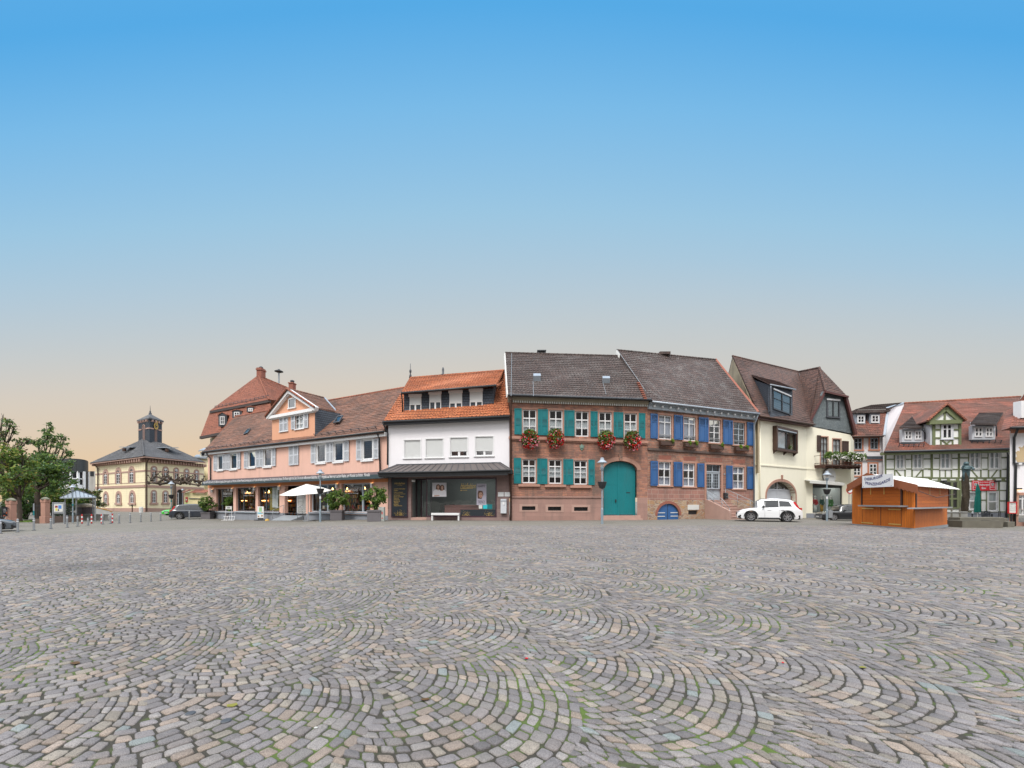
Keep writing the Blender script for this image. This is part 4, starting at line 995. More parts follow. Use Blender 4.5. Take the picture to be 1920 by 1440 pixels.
# signs, counters, sofa, bench
pb = thing('price_panel', 'dark upright panel with gold price list beside the salon door', 'sign', F.P((panel[0] + panel[2]) / 2, panel[1], .03))
MB().rbox(F, panel, .005, .05).build('board', plain('anthracite_print', (.018, .024, .032, 1), .4, .1, 2, 0), pb)
mb = MB(); w_ = .05; a, z0, b, z1 = panel; mb.fbox(F, a - w_, a, z0 - w_, z1 + w_, .0, .07); mb.fbox(F, b, b + w_, z0 - w_, z1 + w_, .0, .07); mb.fbox(F, a, b, z1, z1 + w_, .0, .07); mb.fbox(F, a, b, z0 - w_, z0, .0, .07); mb.build('frame', M['claret'], pb)
def fl(F, qq, x, y, s, x1, h_, parent, m='brass', d=.02, **k):
 s0, z0 = F.px(*qq(x, y)); s1 = F.px(*qq(x1, y))[0]; hh = F.px(*qq(x, y - h_))[1] - z0
 return ftext(F, s, s0, z0, parent, M[m], d, w=s1 - s0, h=hh, **k)
fl(F, e_, 160, 225, 'Hairfashion', 320, 30, pb, d=.056, shear=.4); fl(F, e_, 203, 243, '& FASHION', 278, 8, pb, d=.056)
for k, (y, s, x1) in enumerate(((300, 'LADIES & GENTLEMEN', 322), (327, 'SCHNITT', 215), (350, 'FARBE & STRÄHNEN', 287), (373, 'HAARVERLÄNGERUNG', 322), (396, 'STYLING', 245), (418, 'BRAUT & FESTFRISUR', 298), (440, 'KERATIN', 225), (463, 'PFLEGE', 237), (485, 'MAKE-UP', 245), (507, 'WIMPERN', 225), (529, 'BARBER', 222), (552, 'TERMINE IM SALON', 275))):
 fl(F, e_, 152, y, s, x1, 11, pb, d=.056, offset=.02)
mb = MB()
def specks(F, x0, y0, x1, y1, n, d):
 mb = MB()
 for k in range(n):
  cx, cy = (x0 + x1) / 2, y1 - 25; a = RD.gauss(0, .22) * (x1 - x0) + cx; y = y1 - abs(RD.gauss(0, .35)) * (y1 - y0)
  if x0 < a < x1 and y > y0:
   s, z = F.px(*e_(a, y), d); r_ = RD.uniform(.008, .022); mb.face(F.P(s - r_, z, d), F.P(s, z - r_, d), F.P(s + r_, z, d), F.P(s, z + r_, d))
 return mb
specks(F, 150, 600, 330, 695, 150, .057).build('gold_flecks', M['brass'], pb, uv=False)['kind'] = 'stuff'
lg = thing('window_lettering', 'gold handwritten salon name across the upper shop window', 'lettering', F.P(*F.px(*e_(1240, 260)), -.04))
fl(F, e_, 1145, 285, 'Hairfashion', 1375, 78, lg, d=-.045, shear=.45); fl(F, e_, 1165, 320, '& FASHION', 1245, 13, lg, d=-.045, offset=.02)
a = F.px(*e_(1145, 287)); b = F.px(*e_(1330, 283)); MB().beam(F, a, b, .03, -.045, -.04).build('underline', M['brass'], lg); a = F.px(*e_(1148, 316)); MB().fbox(F, a[0], a[0] + .07, a[1] - .04, a[1] + .04, -.045, -.04).build('bullet', M['brass'], lg)
def poster(name, label, F, r, d, base, group=None):
 o = thing(name, label, 'poster', F.P((r[0] + r[2]) / 2, r[1], d), group); MB().rbox(F, r, d - .01, d).build('sheet', base, o); return o
skin = plain('printed_skin', (.46, .27, .2, 1), .5, .1, 6, 0); hair = plain('printed_brown_hair', (.11, .055, .035, 1), .5, .3, 9, 0); pwhite = plain('printed_white', (.68, .66, .70, 1), .5, .06, 5, 0); plil = plain('poster_lilac', (.40, .38, .46, 1), .4, .1, 4, 0); pdark = plain('poster_ink', (.03, .025, .04, 1), .4)
def disc(F, cx, cz, rx, rz, d, m, parent, name, n=20, cut=None):
 pts = [(cx + rx * math.cos(2 * math.pi * k / n), cz + rz * math.sin(2 * math.pi * k / n)) for k in range(n)]
 return MB().poly(F, pts, d, d + .003).build(name, m, parent)
r = rr(F, e_, 722, 200, 935, 412); po = poster('poster', 'square window poster of two long-haired women in white blouses', F, r, -.03, plain('poster_backdrop', (.45, .44, .48, 1), .4, .12, 5, 0))
W_, H_ = r[2] - r[0], r[3] - r[1]
pt = lambda u, v: (r[0] + u * W_, r[1] + v * H_)
for k, (u, v) in enumerate(((.42, .70), (.70, .66))):
 MB().poly(F, [pt(u - .14, v - .38), pt(u - .17, v - .1), pt(u - .13, v + .13), pt(u, v + .2), pt(u + .13, v + .12), pt(u + .17, v - .12), pt(u + .15, v - .36)], -.03, -.027).build('printed_hair', hair, po)
MB().poly(F, [pt(.0, .02), pt(1, .02), pt(.98, .38), pt(.85, .5), pt(.6, .42), pt(.52, .5), pt(.28, .52), pt(.08, .42)], -.027, -.024).build('printed_blouses', pwhite, po)
for u, v in ((.42, .70), (.70, .66)):
 c_ = pt(u, v); disc(F, c_[0], c_[1], .075 * W_, .115 * H_, -.026, skin, po, 'printed_face'); MB().poly(F, [pt(u - .04, v - .12), pt(u + .04, v - .12), pt(u + .06, v - .24), pt(u - .05, v - .24)], -.0245, -.022).build('printed_neck', skin, po)
 for du in (-.03, .03): e = pt(u + du, v + .015); disc(F, e[0], e[1], .012 * W_, .01 * H_, -.0225, pdark, po, 'printed_eye', 8)
 e = pt(u, v - .055); disc(F, e[0], e[1], .028 * W_, .01 * H_, -.0225, pwhite, po, 'printed_smile', 8)
MB().poly(F, [pt(.12, .10), pt(.5, .13), pt(.52, .06), pt(.14, .03)], -.0235, -.021).build('printed_arm', skin, po)
r = rr(F, e_, 1388, 215, 1534, 535); W_, H_ = r[2] - r[0], r[3] - r[1]; pt = lambda u, v: (r[0] + u * W_, r[1] + v * H_)
po = poster('poster', 'tall lilac window poster of one woman with blurred dark lettering', F, r, -.03, plil)
MB().poly(F, [pt(.12, .3), pt(.1, .55), pt(.2, .68), pt(.6, .66), pt(.7, .5), pt(.5, .28)], -.03, -.027).build('printed_hair', hair, po)
c_ = pt(.42, .47); disc(F, c_[0], c_[1], .2 * W_, .13 * H_, -.027, skin, po, 'printed_face')
for du in (-.08, .08): e = pt(.42 + du, .49); disc(F, e[0], e[1], .035 * W_, .012 * H_, -.023, pdark, po, 'printed_eye', 8)
e = pt(.42, .405); disc(F, e[0], e[1], .06 * W_, .012 * H_, -.023, M['red'], po, 'printed_mouth', 8)
for v, s, hh in ((.83, 'HAPPY', .1), (.07, 'TRENDS', .14)): a = pt(.12, v); ftext(F, s, a[0], a[1], po, pdark, -.026, w=W_ * .76, h=H_ * hh)
for k, (x0, y0, x1, y1, m, lab) in enumerate(((1420, 535, 1473, 590, 'offwhite', 'white window sticker below the tall poster'), (1485, 525, 1548, 592, 'cyan', 'bright cyan window sticker below the tall poster'), (1553, 525, 1622, 595, 'teal', 'dark teal window sticker with a star beside the cyan one'))):
 if m == 'cyan': M['cyan'] = plain('cyan_print', (.02, .48, .55, 1), .4)
 r = rr(F, e_, x0, y0, x1, y1); o = MB().rbox(F, r, -.045, -.038).build('sticker', M[m]); tag(o, lab, 'sticker', 'stickers on the salon window')
r = rr(F, e_, 1145, 605, 1682, 708); lo_ = thing('window_foil', 'dark gold-flecked strip along the bottom of the salon window', 'window foil', F.P((r[0] + r[2]) / 2, r[1], -.04)); MB().rbox(F, r, -.046, -.04).build('foil', plain('anthracite_foil', (.02, .026, .034, 1), .35), lo_)
specks(F, 1150, 610, 1300, 705, 110, -.037).build('gold_flecks', M['brass'], lo_, uv=False)['kind'] = 'stuff'; specks(F, 1490, 610, 1670, 705, 110, -.037).build('gold_flecks', M['brass'], lo_, uv=False)['kind'] = 'stuff'
# tufted sofa
r = rr(F, e_, 905, 557, 1420, 655, -.6); z0 = r[1]; so_ = thing('sofa', 'pink buttoned leather sofa back standing behind the salon window', 'sofa', F.P((r[0] + r[2]) / 2, .2, -.8)); M['pinkleather'] = plain('pink_leather', (.36, .12, .105, 1), .4, .1, 3, .05)
mb = MB(); nx, nz = 26, 7; rows = []
for j in range(nz * 4 + 1):
 row = []
 for i in range(nx * 4 + 1):
  u, v = i / (nx * 4), j / (nz * 4); bm_ = .05 * abs(math.sin(math.pi * (u * nx / 2 + v * nz / 2)) * math.sin(math.pi * (u * nx / 2 - v * nz / 2))) ** .5
  row.append(F.P(lerp(r[0], r[2], u), lerp(z0 - .1, r[3], v), -.7 + bm_ - .1 * v * v))
 rows.append(row)
mb.grid(rows); mb.build('backrest', M['pinkleather'], so_, smooth=True)
MB().tube([F.P(r[0] - .02, r[3], -.85), F.P(r[2], r[3], -.85)], .13, 12).build('back_roll', M['pinkleather'], so_, smooth=True)
MB().fbox(F, r[0], r[2], .25, r[3], -1.0, -.82).fbox(F, r[0], r[2], .25, .65, -1.6, -.98).build('seat', M['pinkleather'], so_, bevel=.05)
mb = MB(); mb.fbox(F, r[0] + .1, r[2] - .1, .19, .26, -1.5, -.8); mb.build('base', M['black'], so_)
# white bench in front of the window
r = rr(F, e_, 712, 655, 1130, 688, .45); b = thing('bench', 'low white bench in front of the salon window', 'bench', F.P((r[0] + r[2]) / 2, 0, .35))
MB().fbox(F, r[0], r[2], r[1], r[3], .2, .55).build('seat', M['white'], b, bevel=.01)
for s in (r[0] + .06, r[2] - .06):
 MB().fbox(F, s - .05, s + .05, gz(-8), r[1] + .003, .24, .51).build('leg', M['white'], b)
# chairs / reflections inside: styling mirrors
for k, s in enumerate((glz[0] + .6, glz[0] + 1.35)):
 o = thing('styling_chair', ('black salon chair further left behind the shop window', 'black salon chair nearer the pink sofa')[k], 'chair', F.P(s, .2, -2.4), 'salon chairs')
 MB().fbox(F, s - .25, s + .25, .6, .72, -2.6, -2.15).build('seat', M['black'], o, bevel=.04); MB().fbox(F, s - .24, s + .24, .72, 1.25, -2.62, -2.52).build('backrest', M['black'], o, bevel=.04); MB().lathe(F.P(s, .2, -2.38), [(.25, 0), (.25, .03), (.03, .05), (.03, .4)], 12).build('pedestal', M['iron'], o)
MB().fbox(F, glz[0] + 2.0, glz[2] - .3, zs - .35, zs - .3, -3.2, -2.5).build('ceiling_light', emis('cool_tube', (1, .97, .9, 1), 5.0), h)
# wall notices and letterbox
for k, (x0, x1) in enumerate(((1710, 1797), (1808, 1902))):
 r = rr(F, e_, x0, 342, x1, 408); o = MB().rbox(F, r, .0, .035).build('notice_case', M['white'], None, bevel=.01); tag(o, ('white notice case, left of the pair above the grey letterbox', 'white notice case, right of the pair above the grey letterbox')[k], 'notice', 'notice cases on the salon wall')
r = rr(F, e_, 1755, 445, 1842, 660); o = thing('letterbox', 'tall grey letterbox on the salon wall', 'letterbox', F.P((r[0] + r[2]) / 2, r[1], .1)); MB().rbox(F, r, 0, .22).build('box', M['shutgrey'], o, bevel=.015)
MB().fbox(F, r[0] + .15, r[2] - .15, r[3] - .42, r[3] - .22, .22, .23).build('label_plate', M['white'], o); MB().fbox(F, r[0] - .02, r[2] + .02, r[3] - .17, r[3] - .12, .2, .245).build('flap', M['zinc'], o); ftext(F, 'POST', (r[0] + r[2]) / 2 + .03, r[1] + .55, o, M['gunmetal'], .225, w=.05, h=.3)
pipe([F.P(-.25, zE0 + .0, .5), F.P(-.1, zE0 - .5, .2), F.P(-.0, zE0 - .75, .1), F.P(-.02, zc + .2, .1)], .06, 'black', h)
MB().rbox(F, rr(F, e_, 418, 158, 466, 190), -.05, .1).build('entrance_lamp', M['white'], h, bevel=.02)
# ================================================================== SALMON BOOKSHOP HOUSE
C = mp(360, 680, 4.5); D = mp(540, 680, 4.5); C2 = mp(380, 870, 10.667); D2 = mp(550, 870, 10.667)
F = fpx(390, 49.2, 727.3, 33.7); FK = F
h = thing('bookshop_house', 'long salmon-pink house with grey shutters, a central gable and a bookshop at street level', 'house', F.P(F.L / 2, -.3))
BS = 'salmon house'
up = [rr(F, C, *k) for k in ((213, 775, 268, 912), (321, 758, 384, 905), (472, 740, 540, 890), (602, 722, 676, 883))] + [rr(F, D, *k) for k in ((236, 680, 322, 852), (383, 664, 472, 842), (622, 640, 722, 828))]
zE0 = F.px(*C(125, 765))[1]; zE1 = F.px(*D(840, 600))[1]
za0, za1 = F.px(*C2(80, 320))[1], F.px(*D2(1870, 160))[1]
zA = (za0 + za1) / 2 - .45
mb = MB(); wall(mb, F, 0, F.L, zA, zE0, zE1, [(r[0] + .05, r[1] + .05, r[2] - .05, r[3] - .05) for r in up], .16, 10); mb.build('wall', M['pinkplaster'], h)
for r in up:
 surround(F, (r[0] + .12, r[1] + .1, r[2] - .12, r[3] - .1), .12, 'white', h, .05, False)
 MB().fbox(F, r[0] - .03, r[2] + .03, r[1] - .06, r[1] + .06, -.05, .12).build('sill', M['white'], h)
 win(F, (r[0] + .12, r[1] + .1, r[2] - .12, r[3] - .1), h, 'white', 1, [], .09, -.1)
for q, L in ((C, ((183, 209, 780, 912), (258, 287, 773, 907), (290, 320, 768, 906), (384, 409, 757, 896), (440, 471, 750, 892), (541, 571, 738, 883), (573, 600, 734, 880), (677, 706, 720, 872), (820, 857, 700, 866), (858, 898, 694, 863))),
             (D, ((8, 48, 700, 866), (49, 89, 694, 862), (194, 233, 686, 848), (323, 356, 675, 840), (357, 381, 671, 836), (473, 514, 660, 832), (577, 618, 650, 824), (723, 764, 640, 812)))):
 for x0, x1, y0, y1 in L: 
  if q is C and x0 > 800: continue
  shutter(F, rr(F, q, x0, y0, x1, y1, .06), h, 'shutgrey', 'full', .05)
# boxed eaves, gutter
mb = MB(); mb.poly(F, [(-.1, zE0 - .22), (F.L, zE1 - .22), (F.L, zE1 + .1), (-.1, zE0 + .1)], -.1, .3); mb.build('eave_board', M['white'], h)
gutter(F.P(-.2, zE0 + .12, .46), F.P(F.L, zE1 + .12, .46), 'black', h, .09)
EL, ER = F.P(-.25, zE0 + .14, .42), F.P(F.L - .05, zE1 + .14, .42)
RL, RR = P(441, 781, 55), P(757, 727, 41)
gable_roof(h, EL, ER, RL, RR, M['roofpink'], row=.3, amp=0, step=.035); ridge_caps(RL, RR, M['roofred'], h)
MB().prism([EL + V((0, 0, -.02)), F.P(0, zE0, -5), RL + V((0, 0, -.15))], V((.1, 0, 0))).build('gable_wall', M['cream'], h)
for a_, b_ in ((.02, .45), (.70, .97)):     # snow guard above the eave
 mb = MB(); n_ = (ER - EL).cross(RL - EL).normalized(); n_ = n_ if n_.z > 0 else -n_
 p, q_ = EL.lerp(ER, a_), EL.lerp(ER, b_); up_ = (RL - EL).normalized() * .5
 for hh in (.1, .24): mb.tube([p + up_ + n_ * hh, q_ + up_ + n_ * hh], .02, 5)
 k = int((q_ - p).length / .9)
 for i in range(k + 1): x = p.lerp(q_, i / k) + up_; mb.bar(x, x + n_ * .28, .04)
 mb.build('snow_guard', M['gunmetal'], h)
skylight(EL, ER, RL, [C(437, 608), C(470, 598), C(497, 560), C(467, 567)], h)
skylight(EL, ER, RL, [D(384, 514), D(436, 506), D(468, 448), D(420, 456)], h)
# central cross gable
gl, gr = F.px(*C(676, 660))[0], F.px(*D(228, 612))[0]
ze = F.px(*D(228, 388))[1]; zb = lerp(zE0, zE1, .5) - .3
pts = [F.px(*C(658, 430)), F.px(*D(10, 238)), F.px(*D(230, 375))]
apex = F.px(*D(10, 240), .2)
gw = [rr(F, C, 742, 436, 812, 585), rr(F, D, 60, 420, 137, 566)]; gs = rr(F, C, 816, 300, 876, 388)
mb = MB(); wall(mb, F, gl, gr, zb, ze - .1, ze - .1, [(r[0] + .08, r[1] + .08, r[2] - .08, r[3] - .08) for r in gw[1:]], .14)
o = mb.build('gable_front', M['orangeplaster'], h)
MB().poly(F, [(gl, ze - .1), (gr, ze - .1), (apex[0], apex[1] - .15)], -.25, 0).build('pediment', M['orangeplaster'], h)
mb = MB()
for a, b in (((gl - .45, ze - .12), (apex[0], apex[1] - .0)), ((apex[0], apex[1] - .0), (gr + .45, ze - .12))): mb.beam(F, a, b, .36, -.05, .34)
mb.fbox(F, gl - .35, gr + .35, ze - .26, ze + .02, -.05, .3); mb.fbox(F, gl - .1, gr + .1, ze - .36, ze - .26, -.05, .14); mb.build('cornice', M['white'], h)
surround(F, (gs[0] + .1, gs[1] + .1, gs[2] - .1, gs[3] - .1), .13, 'white', h, .06); MB().fbox(F, gs[0] + .1, gs[2] - .1, gs[1] + .1, gs[3] - .1, -.02, .015).build('window', M['darkglass'], h)
r = gw[0]; surround(F, (r[0] + .08, r[1] + .08, r[2] - .08, r[3] - .08), .1, 'white', h, .05)
mm = (r[0] + r[2]) / 2; shutter(F, (r[0] + .02, r[1], mm - .01, r[3], ), h, 'shutgrey', 'full', .04); shutter(F, (mm + .01, r[1], r[2] - .02, r[3]), h, 'shutgrey', 'full', .04)
r = gw[1]; surround(F, (r[0] + .08, r[1] + .08, r[2] - .08, r[3] - .08), .1, 'white', h, .05); win(F, (r[0] + .08, r[1] + .08, r[2] - .08, r[3] - .08), h, 'white', 2, [.66, .34], .06, -.1, cur=[(0, 0, 1, 1)])
for x0, x1 in ((28, 62), (138, 172)): shutter(F, rr(F, D, x0, 422 + (62 - x1) * .1, x1, 562 + (62 - x1) * .1, .05), h, 'shutgrey', 'full', .05)
bp = P(609, 746.7, 44.9); ap = F.P(apex[0], apex[1] + .18, .42); kr = F.P(gr + .5, ze + .02, .42); kl = F.P(gl - .5, ze + .02, .42); vr = P(631, 772, 42.5)
mb = MB(); mb.prism([ap, kr, vr, bp], V((0, 0, -.12))); tiled(mb, kr, vr, ap, bp, .21, .2, 0, .02); lb = V((kl.x + (bp.x - ap.x), kl.y + (bp.y - ap.y), kl.z + .1)); mb.prism([ap, bp, lb, kl], V((0, 0, -.12))); mb.build('gable_roof', M['roofpink'], h)
mb = MB()
for a, b in ((ap, kr), (kl, ap)):
 n = 13
 for k in range(n): p, q_ = a.lerp(b, k / n), a.lerp(b, (k + 1.05) / n); mb.tube([p + V((0, 0, .03)), q_ + V((0, 0, .03))], [.1, .085], 6)
mb.build('verge_tiles', M['roofred'], h)
ridge_caps(ap, bp, M['roofpink'], h)
MB().prism([F.P(gr - .02, zb, 0), F.P(gr - .02, ze, 0), F.P(gr - .02, ze, -3.6), F.P(gr - .02, zb + .3, -.6)], F.u * .05).build('gable_cheek', M['slate'], h)
MB().prism([F.P(gr + .03, ze - .22, .35), F.P(gr + .35, ze - .22, .35), vr + V((0, 0, -.25)), vr + V((-.3, 0, -.25))], V((0, 0, .2))).build('side_eave', M['white'], h)
MB().bar(vr + V((0, 0, .05)), bp + V((0, -.1, .05)), .16, .08).build('valley_flashing', M['zinc'], h)
b = P(548, 727, 43.5); mb = MB(); mb.box((b.x, b.y, b.z - .4), (.22, .3, .8)); mb.box((b.x, b.y, b.z + .42), (.27, .35, .05)); mb.cm = 1; mb.lathe((b.x, b.y, b.z + .47), [(.14, 0), (.14, .1), (.2, .13), (.2, .25), (.05, .32)], 10); mb.build('chimney', [M['flash'], M['gunmetal']], h)
pipe([F.P(.55, zE0 + .1, .42), F.P(.6, zE0 - .35, .3), F.P(.85, zE0 - .6, .12), F.P(.85, za0 - .1, .12), F.P(.5, za0 - .3, .5)], .07, 'black', h)
pipe([F.P(F.L - .8, zE1 + .1, .42), F.P(F.L - .75, zE1 - .35, .2), F.P(F.L - .75, za1, .12)], .07, 'black', h)
# awning fascia with verse, in the sloping lead roof
f0 = F.px(*C2(0, 400), .9); f1 = F.px(*D2(1830, 230), .9); s0, s1 = f0[0] - .15, f1[0] - .05
zt0, zt1 = F.px(*C2(0, 372), .9)[1], F.px(*D2(1830, 200), .9)[1]; zbm0, zbm1 = F.px(*C2(0, 430), .9)[1], F.px(*D2(1830, 285), .9)[1]
mb = MB(); w0, w1 = F.px(*C2(60, 318))[1], F.px(*D2(1800, 150))[1]
mb.prism([F.P(s0, zt0, .9), F.P(s1, zt1, .9), F.P(s1, w1, -.02), F.P(.02, w0, -.02)], V((0, 0, -.06)))
cp = mb.build('canopy', plain('dark_violet_sheet', (.052, .045, .055, 1), .55, .1, 1, .1), h)
mb = MB(); mb.poly(F, [(s0, zbm0), (s1, zbm1), (s1, zt1), (s0, zt0)], .86, .93); mb.prism([F.P(s0, zbm0 + .05, .9), F.P(s1, zbm1 + .05, .9), F.P(s1, zbm1 + .05, 0), F.P(s0, zbm0 + .05, 0)], V((0, 0, .05)))
fa = mb.build('canopy_fascia', plain('slate_blue_fascia', (.026, .045, .052, 1), .5, .1, 1, .05), cp)
verse = 'Wege sind ihre Geschichten, den Büchern ein ganzes Leben zu geben, aus Worten auf Seiten Poesie-Sammlung nach, um Freude am Buche zu gewinnen. Der Herbst des Lebens. Die Kunst ergibt die Zeit. Du ist ein vollkommen Gedichte, das Marktplatz auf dem man suchen Reales, um Wunder zu finden.  Novalis'
ns = verse.split(' '); 
def fplace(x, y): 
 t = x / (s1 - s0 - 1.3); a = s0 + .3 + x; tt = (a - s0) / (s1 - s0); z = lerp(zbm0, zbm1, tt) + .13; return F.P(a, z + y, .935)
text(verse, fplace, fa, M['white'], w=s1 - s0 - 1.9, h=.34, shear=.3, offset=.006)
# shop storey
zg = zA - .004
W_ = [rr(F, C2, 272, 497, 612, 945), rr(F, C2, 668, 470, 1056, 945), rr(F, C2, 1108, 447, 1535, 950), None, rr(F, D2, 335, 405, 850, 965), rr(F, D2, 965, 385, 1540, 970)]
ent = rr(F, C2, 1640, 430, 2080, 1000); ent = (F.px(*C2(1640, 600))[0], .05, F.px(*D2(250, 600))[0], ent[3])
W_[3] = ent; shop = [w for k, w in enumerate(W_) if k != 3]
zp = F.px(*D2(1200, 1000))[1]; zpl = F.px(*C2(500, 965))[1]; zp = (zp + zpl) / 2
ztop = max(w[3] for w in shop) + .0; ztop = min(ztop, zg - .3)
hl = [(w[0], max(w[1], zp + .02), w[2], min(w[3], ztop)) for w in shop] + [(ent[0], zp - .001, ent[2], min(ent[3], ztop))]
mb = MB(); wall(mb, F, 0, F.L, zp, ztop + .02, ztop + .02, hl, .34); mb.build('shop_wall', M['pinkplaster'], h)
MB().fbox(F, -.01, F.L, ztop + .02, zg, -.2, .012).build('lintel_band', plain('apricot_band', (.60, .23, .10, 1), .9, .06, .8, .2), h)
mb = MB(); wall(mb, F, -.03, F.L + .02, -1.0, zp - .005, zp - .005, [(ent[0], -1.0, ent[2], zp - .006)], .3); mb.build('plinth', M['greyplinth'], h)
MB().fbox(F, ent[0] - .05, ent[2] + .05, -.8, .08, -1.6, .0).build('doorstep', M['greyplinth'], h)
mb = MB(); room(mb, F, .3, F.L - .3, -.2, zg - .2, -.4, -5.5); mb.build('shop_room', plain('bookshop_interior', (.045, .032, .022, 1), .9, .2, 1, .1), h)
dv = [.25, .30, .30, .62, .68]
for k, w in enumerate(shop):
 r = (w[0], max(w[1], zp + .02), w[2], min(w[3], ztop)); mb = MB(); fw = .1
 mb.fbox(F, r[0], r[0] + fw, r[1], r[3], -.3, -.2); mb.fbox(F, r[2] - fw, r[2], r[1], r[3], -.3, -.2); mb.fbox(F, r[0] + fw, r[2] - fw, r[3] - fw, r[3], -.3, -.2); mb.fbox(F, r[0] + fw, r[2] - fw, r[1], r[1] + fw, -.3, -.2)
 m_ = lerp(r[0], r[2], dv[k]); mb.fbox(F, m_ - .09, m_ + .09, r[1] + fw, r[3] - fw, -.305, -.195)
 o = mb.build('shop_window', M['gunmetal'] if k in (0, 1, 2) else M['greypaint'], h)
 MB().face(F.P(r[0], r[1], -.25), F.P(r[2], r[1], -.25), F.P(r[2], r[3], -.25), F.P(r[0], r[3], -.25)).build('pane', M['shopglass'], o)
 MB().fbox(F, r[0] - .15, r[2] + .12, r[1] - .13, r[1] - .004, -.3, .14).build('sill', M['zinc'] if k > 1 else M['greypaint'], o)
 # displays: shelf with books, warm lamps
 s0_, s1_ = r[0] + .15, r[2] - .15
 sh = thing('bookcase', ('bookcase behind the leftmost bookshop window', 'bookcase behind the window right of the fern planter', 'bookcase behind the window with the banner', 'bookcase behind the white parasol', 'bookcase behind the rightmost bookshop window')[k], 'bookcase', F.P((s0_ + s1_) / 2, -.2, -2.6), 'bookcases inside the bookshop')
 bk = MB(); bd = MB(); pal = [c(150, 60, 40), c(200, 150, 60), c(60, 110, 110), c(190, 180, 160), c(90, 60, 45), c(120, 40, 50), c(210, 120, 50), c(70, 80, 60)]
 for j in range(6):
  z = .0 + j * .45; bd.fbox(F, s0_, s1_, z - .03, z, -2.8, -2.45); a = s0_ + .05
  while a < s1_ - .12:
   t = RD.uniform(.05, .13)
   if RD.random() > .12: bk.cm = RD.randrange(len(pal)); bk.fbox(F, a, a + t * .9, z, z + RD.uniform(.22, .36), -2.75, -2.5)
   a += t
 bd.fbox(F, s0_ - .04, s0_, -.2, 2.7, -2.8, -2.44); bd.fbox(F, s1_, s1_ + .04, -.2, 2.7, -2.8, -2.44); bd.fbox(F, s0_, s1_, -.2, 2.7, -2.83, -2.8)
 bd.build('shelf', plain('shelf_wood', (.16, .085, .04, 1), .6, .15, 3, .1) if k == 0 else bpy.data.materials['shelf_wood'], sh)
 if k == 0: BKM = [plain('book_cloth_%s' % w_, p, .7, .1, 8, 0) for w_, p in zip(('rust', 'ochre', 'petrol', 'ivory', 'umber', 'wine', 'amber', 'olive'), pal)]
 bk.build('books', BKM, sh)['kind'] = 'stuff'
 tb = thing('display_table', ('display table of books in the leftmost shop window', 'display table behind the second shop window', 'display table behind the banner', 'display table behind the parasol pole', 'display table with turquoise boxes')[k], 'table', F.P((s0_ + s1_) / 2, -.2, -.9), 'display tables inside the bookshop')
 mb = MB(); mb.fbox(F, s0_ + .1, s1_ - .1, r[1] + .25, r[1] + .3, -1.3, -.6); mb.build('table_top', bpy.data.materials['shelf_wood'], tb)
 for a in (s0_ + .15, s1_ - .2): MB().fbox(F, a, a + .06, -.2, r[1] + .25, -1.0, -.9).build('leg', bpy.data.materials['shelf_wood'], tb)
 mb = MB()
 for j in range(14):
  a = RD.uniform(s0_ + .12, s1_ - .5); mb.cm = RD.randrange(8); w2 = RD.uniform(.14, .3); mb.fbox(F, a, a + w2, r[1] + .3, r[1] + .3 + RD.uniform(.06, .34), -.65 - .05 * j, -.62 - .05 * j)
 o = mb.build('displayed_books', BKM, tb); o['kind'] = 'stuff'
 for j, t in enumerate((.3, .72)):
  a = lerp(s0_, s1_, t); MB().lathe(F.P(a, r[3] - .45, -1.5 - .5 * j), [(.02, .2), (.06, .1), (.08, 0)], 10).build('ceiling_spot', emis('warm_lamp', (1, .55, .18, 1), 4.5) if k + j == 0 else bpy.data.materials['warm_lamp'], h)
 MB().fbox(F, lerp(s0_, s1_, .1), lerp(s0_, s1_, .45), 1.5, 1.56, -2.44, -2.4).fbox(F, lerp(s0_, s1_, .3), lerp(s0_, s1_, .7), 2.4, 2.44, -2.44, -2.4).build('shelf_fill_strip', bpy.data.materials['warm_lamp'], sh)  # glowing strips added on the shelves to brighten the shop interior
# lettering on the panes
for k, (q, x0, x1, y1, y2) in enumerate(((C2, 412, 585, 615, 640), (C2, 825, 1025, 600, 628), (D2, 375, 625, 560, 598), (D2, 1020, 1300, 552, 585))):
 a = F.px(*q(x0, y1), -.2); b = F.px(*q(x1, y1), -.2); o = thing('window_lettering', ('white bookshop lettering on the pane behind the fern planter', 'white bookshop lettering between the two left pillars', 'white bookshop lettering partly behind the parasol and lamp post', 'white bookshop lettering on the rightmost large pane')[k], 'lettering', F.P(a[0], a[1], -.2), 'bookshop window lettering')
 w_ = b[0] - a[0]; ftext(F, 'bücher', a[0], a[1], o, M['white'], -.19, w=w_ * .55, h=w_ * .17, offset=.02); ftext(F, 'insel', a[0] + w_ * .59, a[1], o, M['white'], -.19, w=w_ * .38, h=w_ * .17)
 ftext(F, 'Das Buch in Dieburg', a[0], a[1] - w_ * .13, o, M['white'], -.19, w=w_, h=w_ * .075, offset=.015)
 c_ = a[0] + w_ * .58; zz = a[1] + w_ * .24; mb = MB()
 for j in range(7):
  t = math.pi * (j - 3) / 8; mb.beam(F, (c_, zz), (c_ + w_ * .1 * math.sin(t), zz + w_ * .1 * math.cos(t)), w_ * .025, -.195, -.188)
 mb.build('island_emblem', M['white'], o)
r = rr(F, C2, 1390, 470, 1505, 870, -.35); o = thing('window_banner', 'tall pale banner with vertical black script inside the bookshop window', 'banner', F.P(r[0], r[1], -.4)); MB().rbox(F, r, -.38, -.36).build('cloth', M['offwhite'], o)
cx = (r[0] + r[2]) / 2; text('Souvenir', lambda x, y: F.P(cx + .12 - y, r[1] + .9 + x, -.35), o, M['black'], w=(r[3] - r[1]) * .52, h=.26, shear=.3)
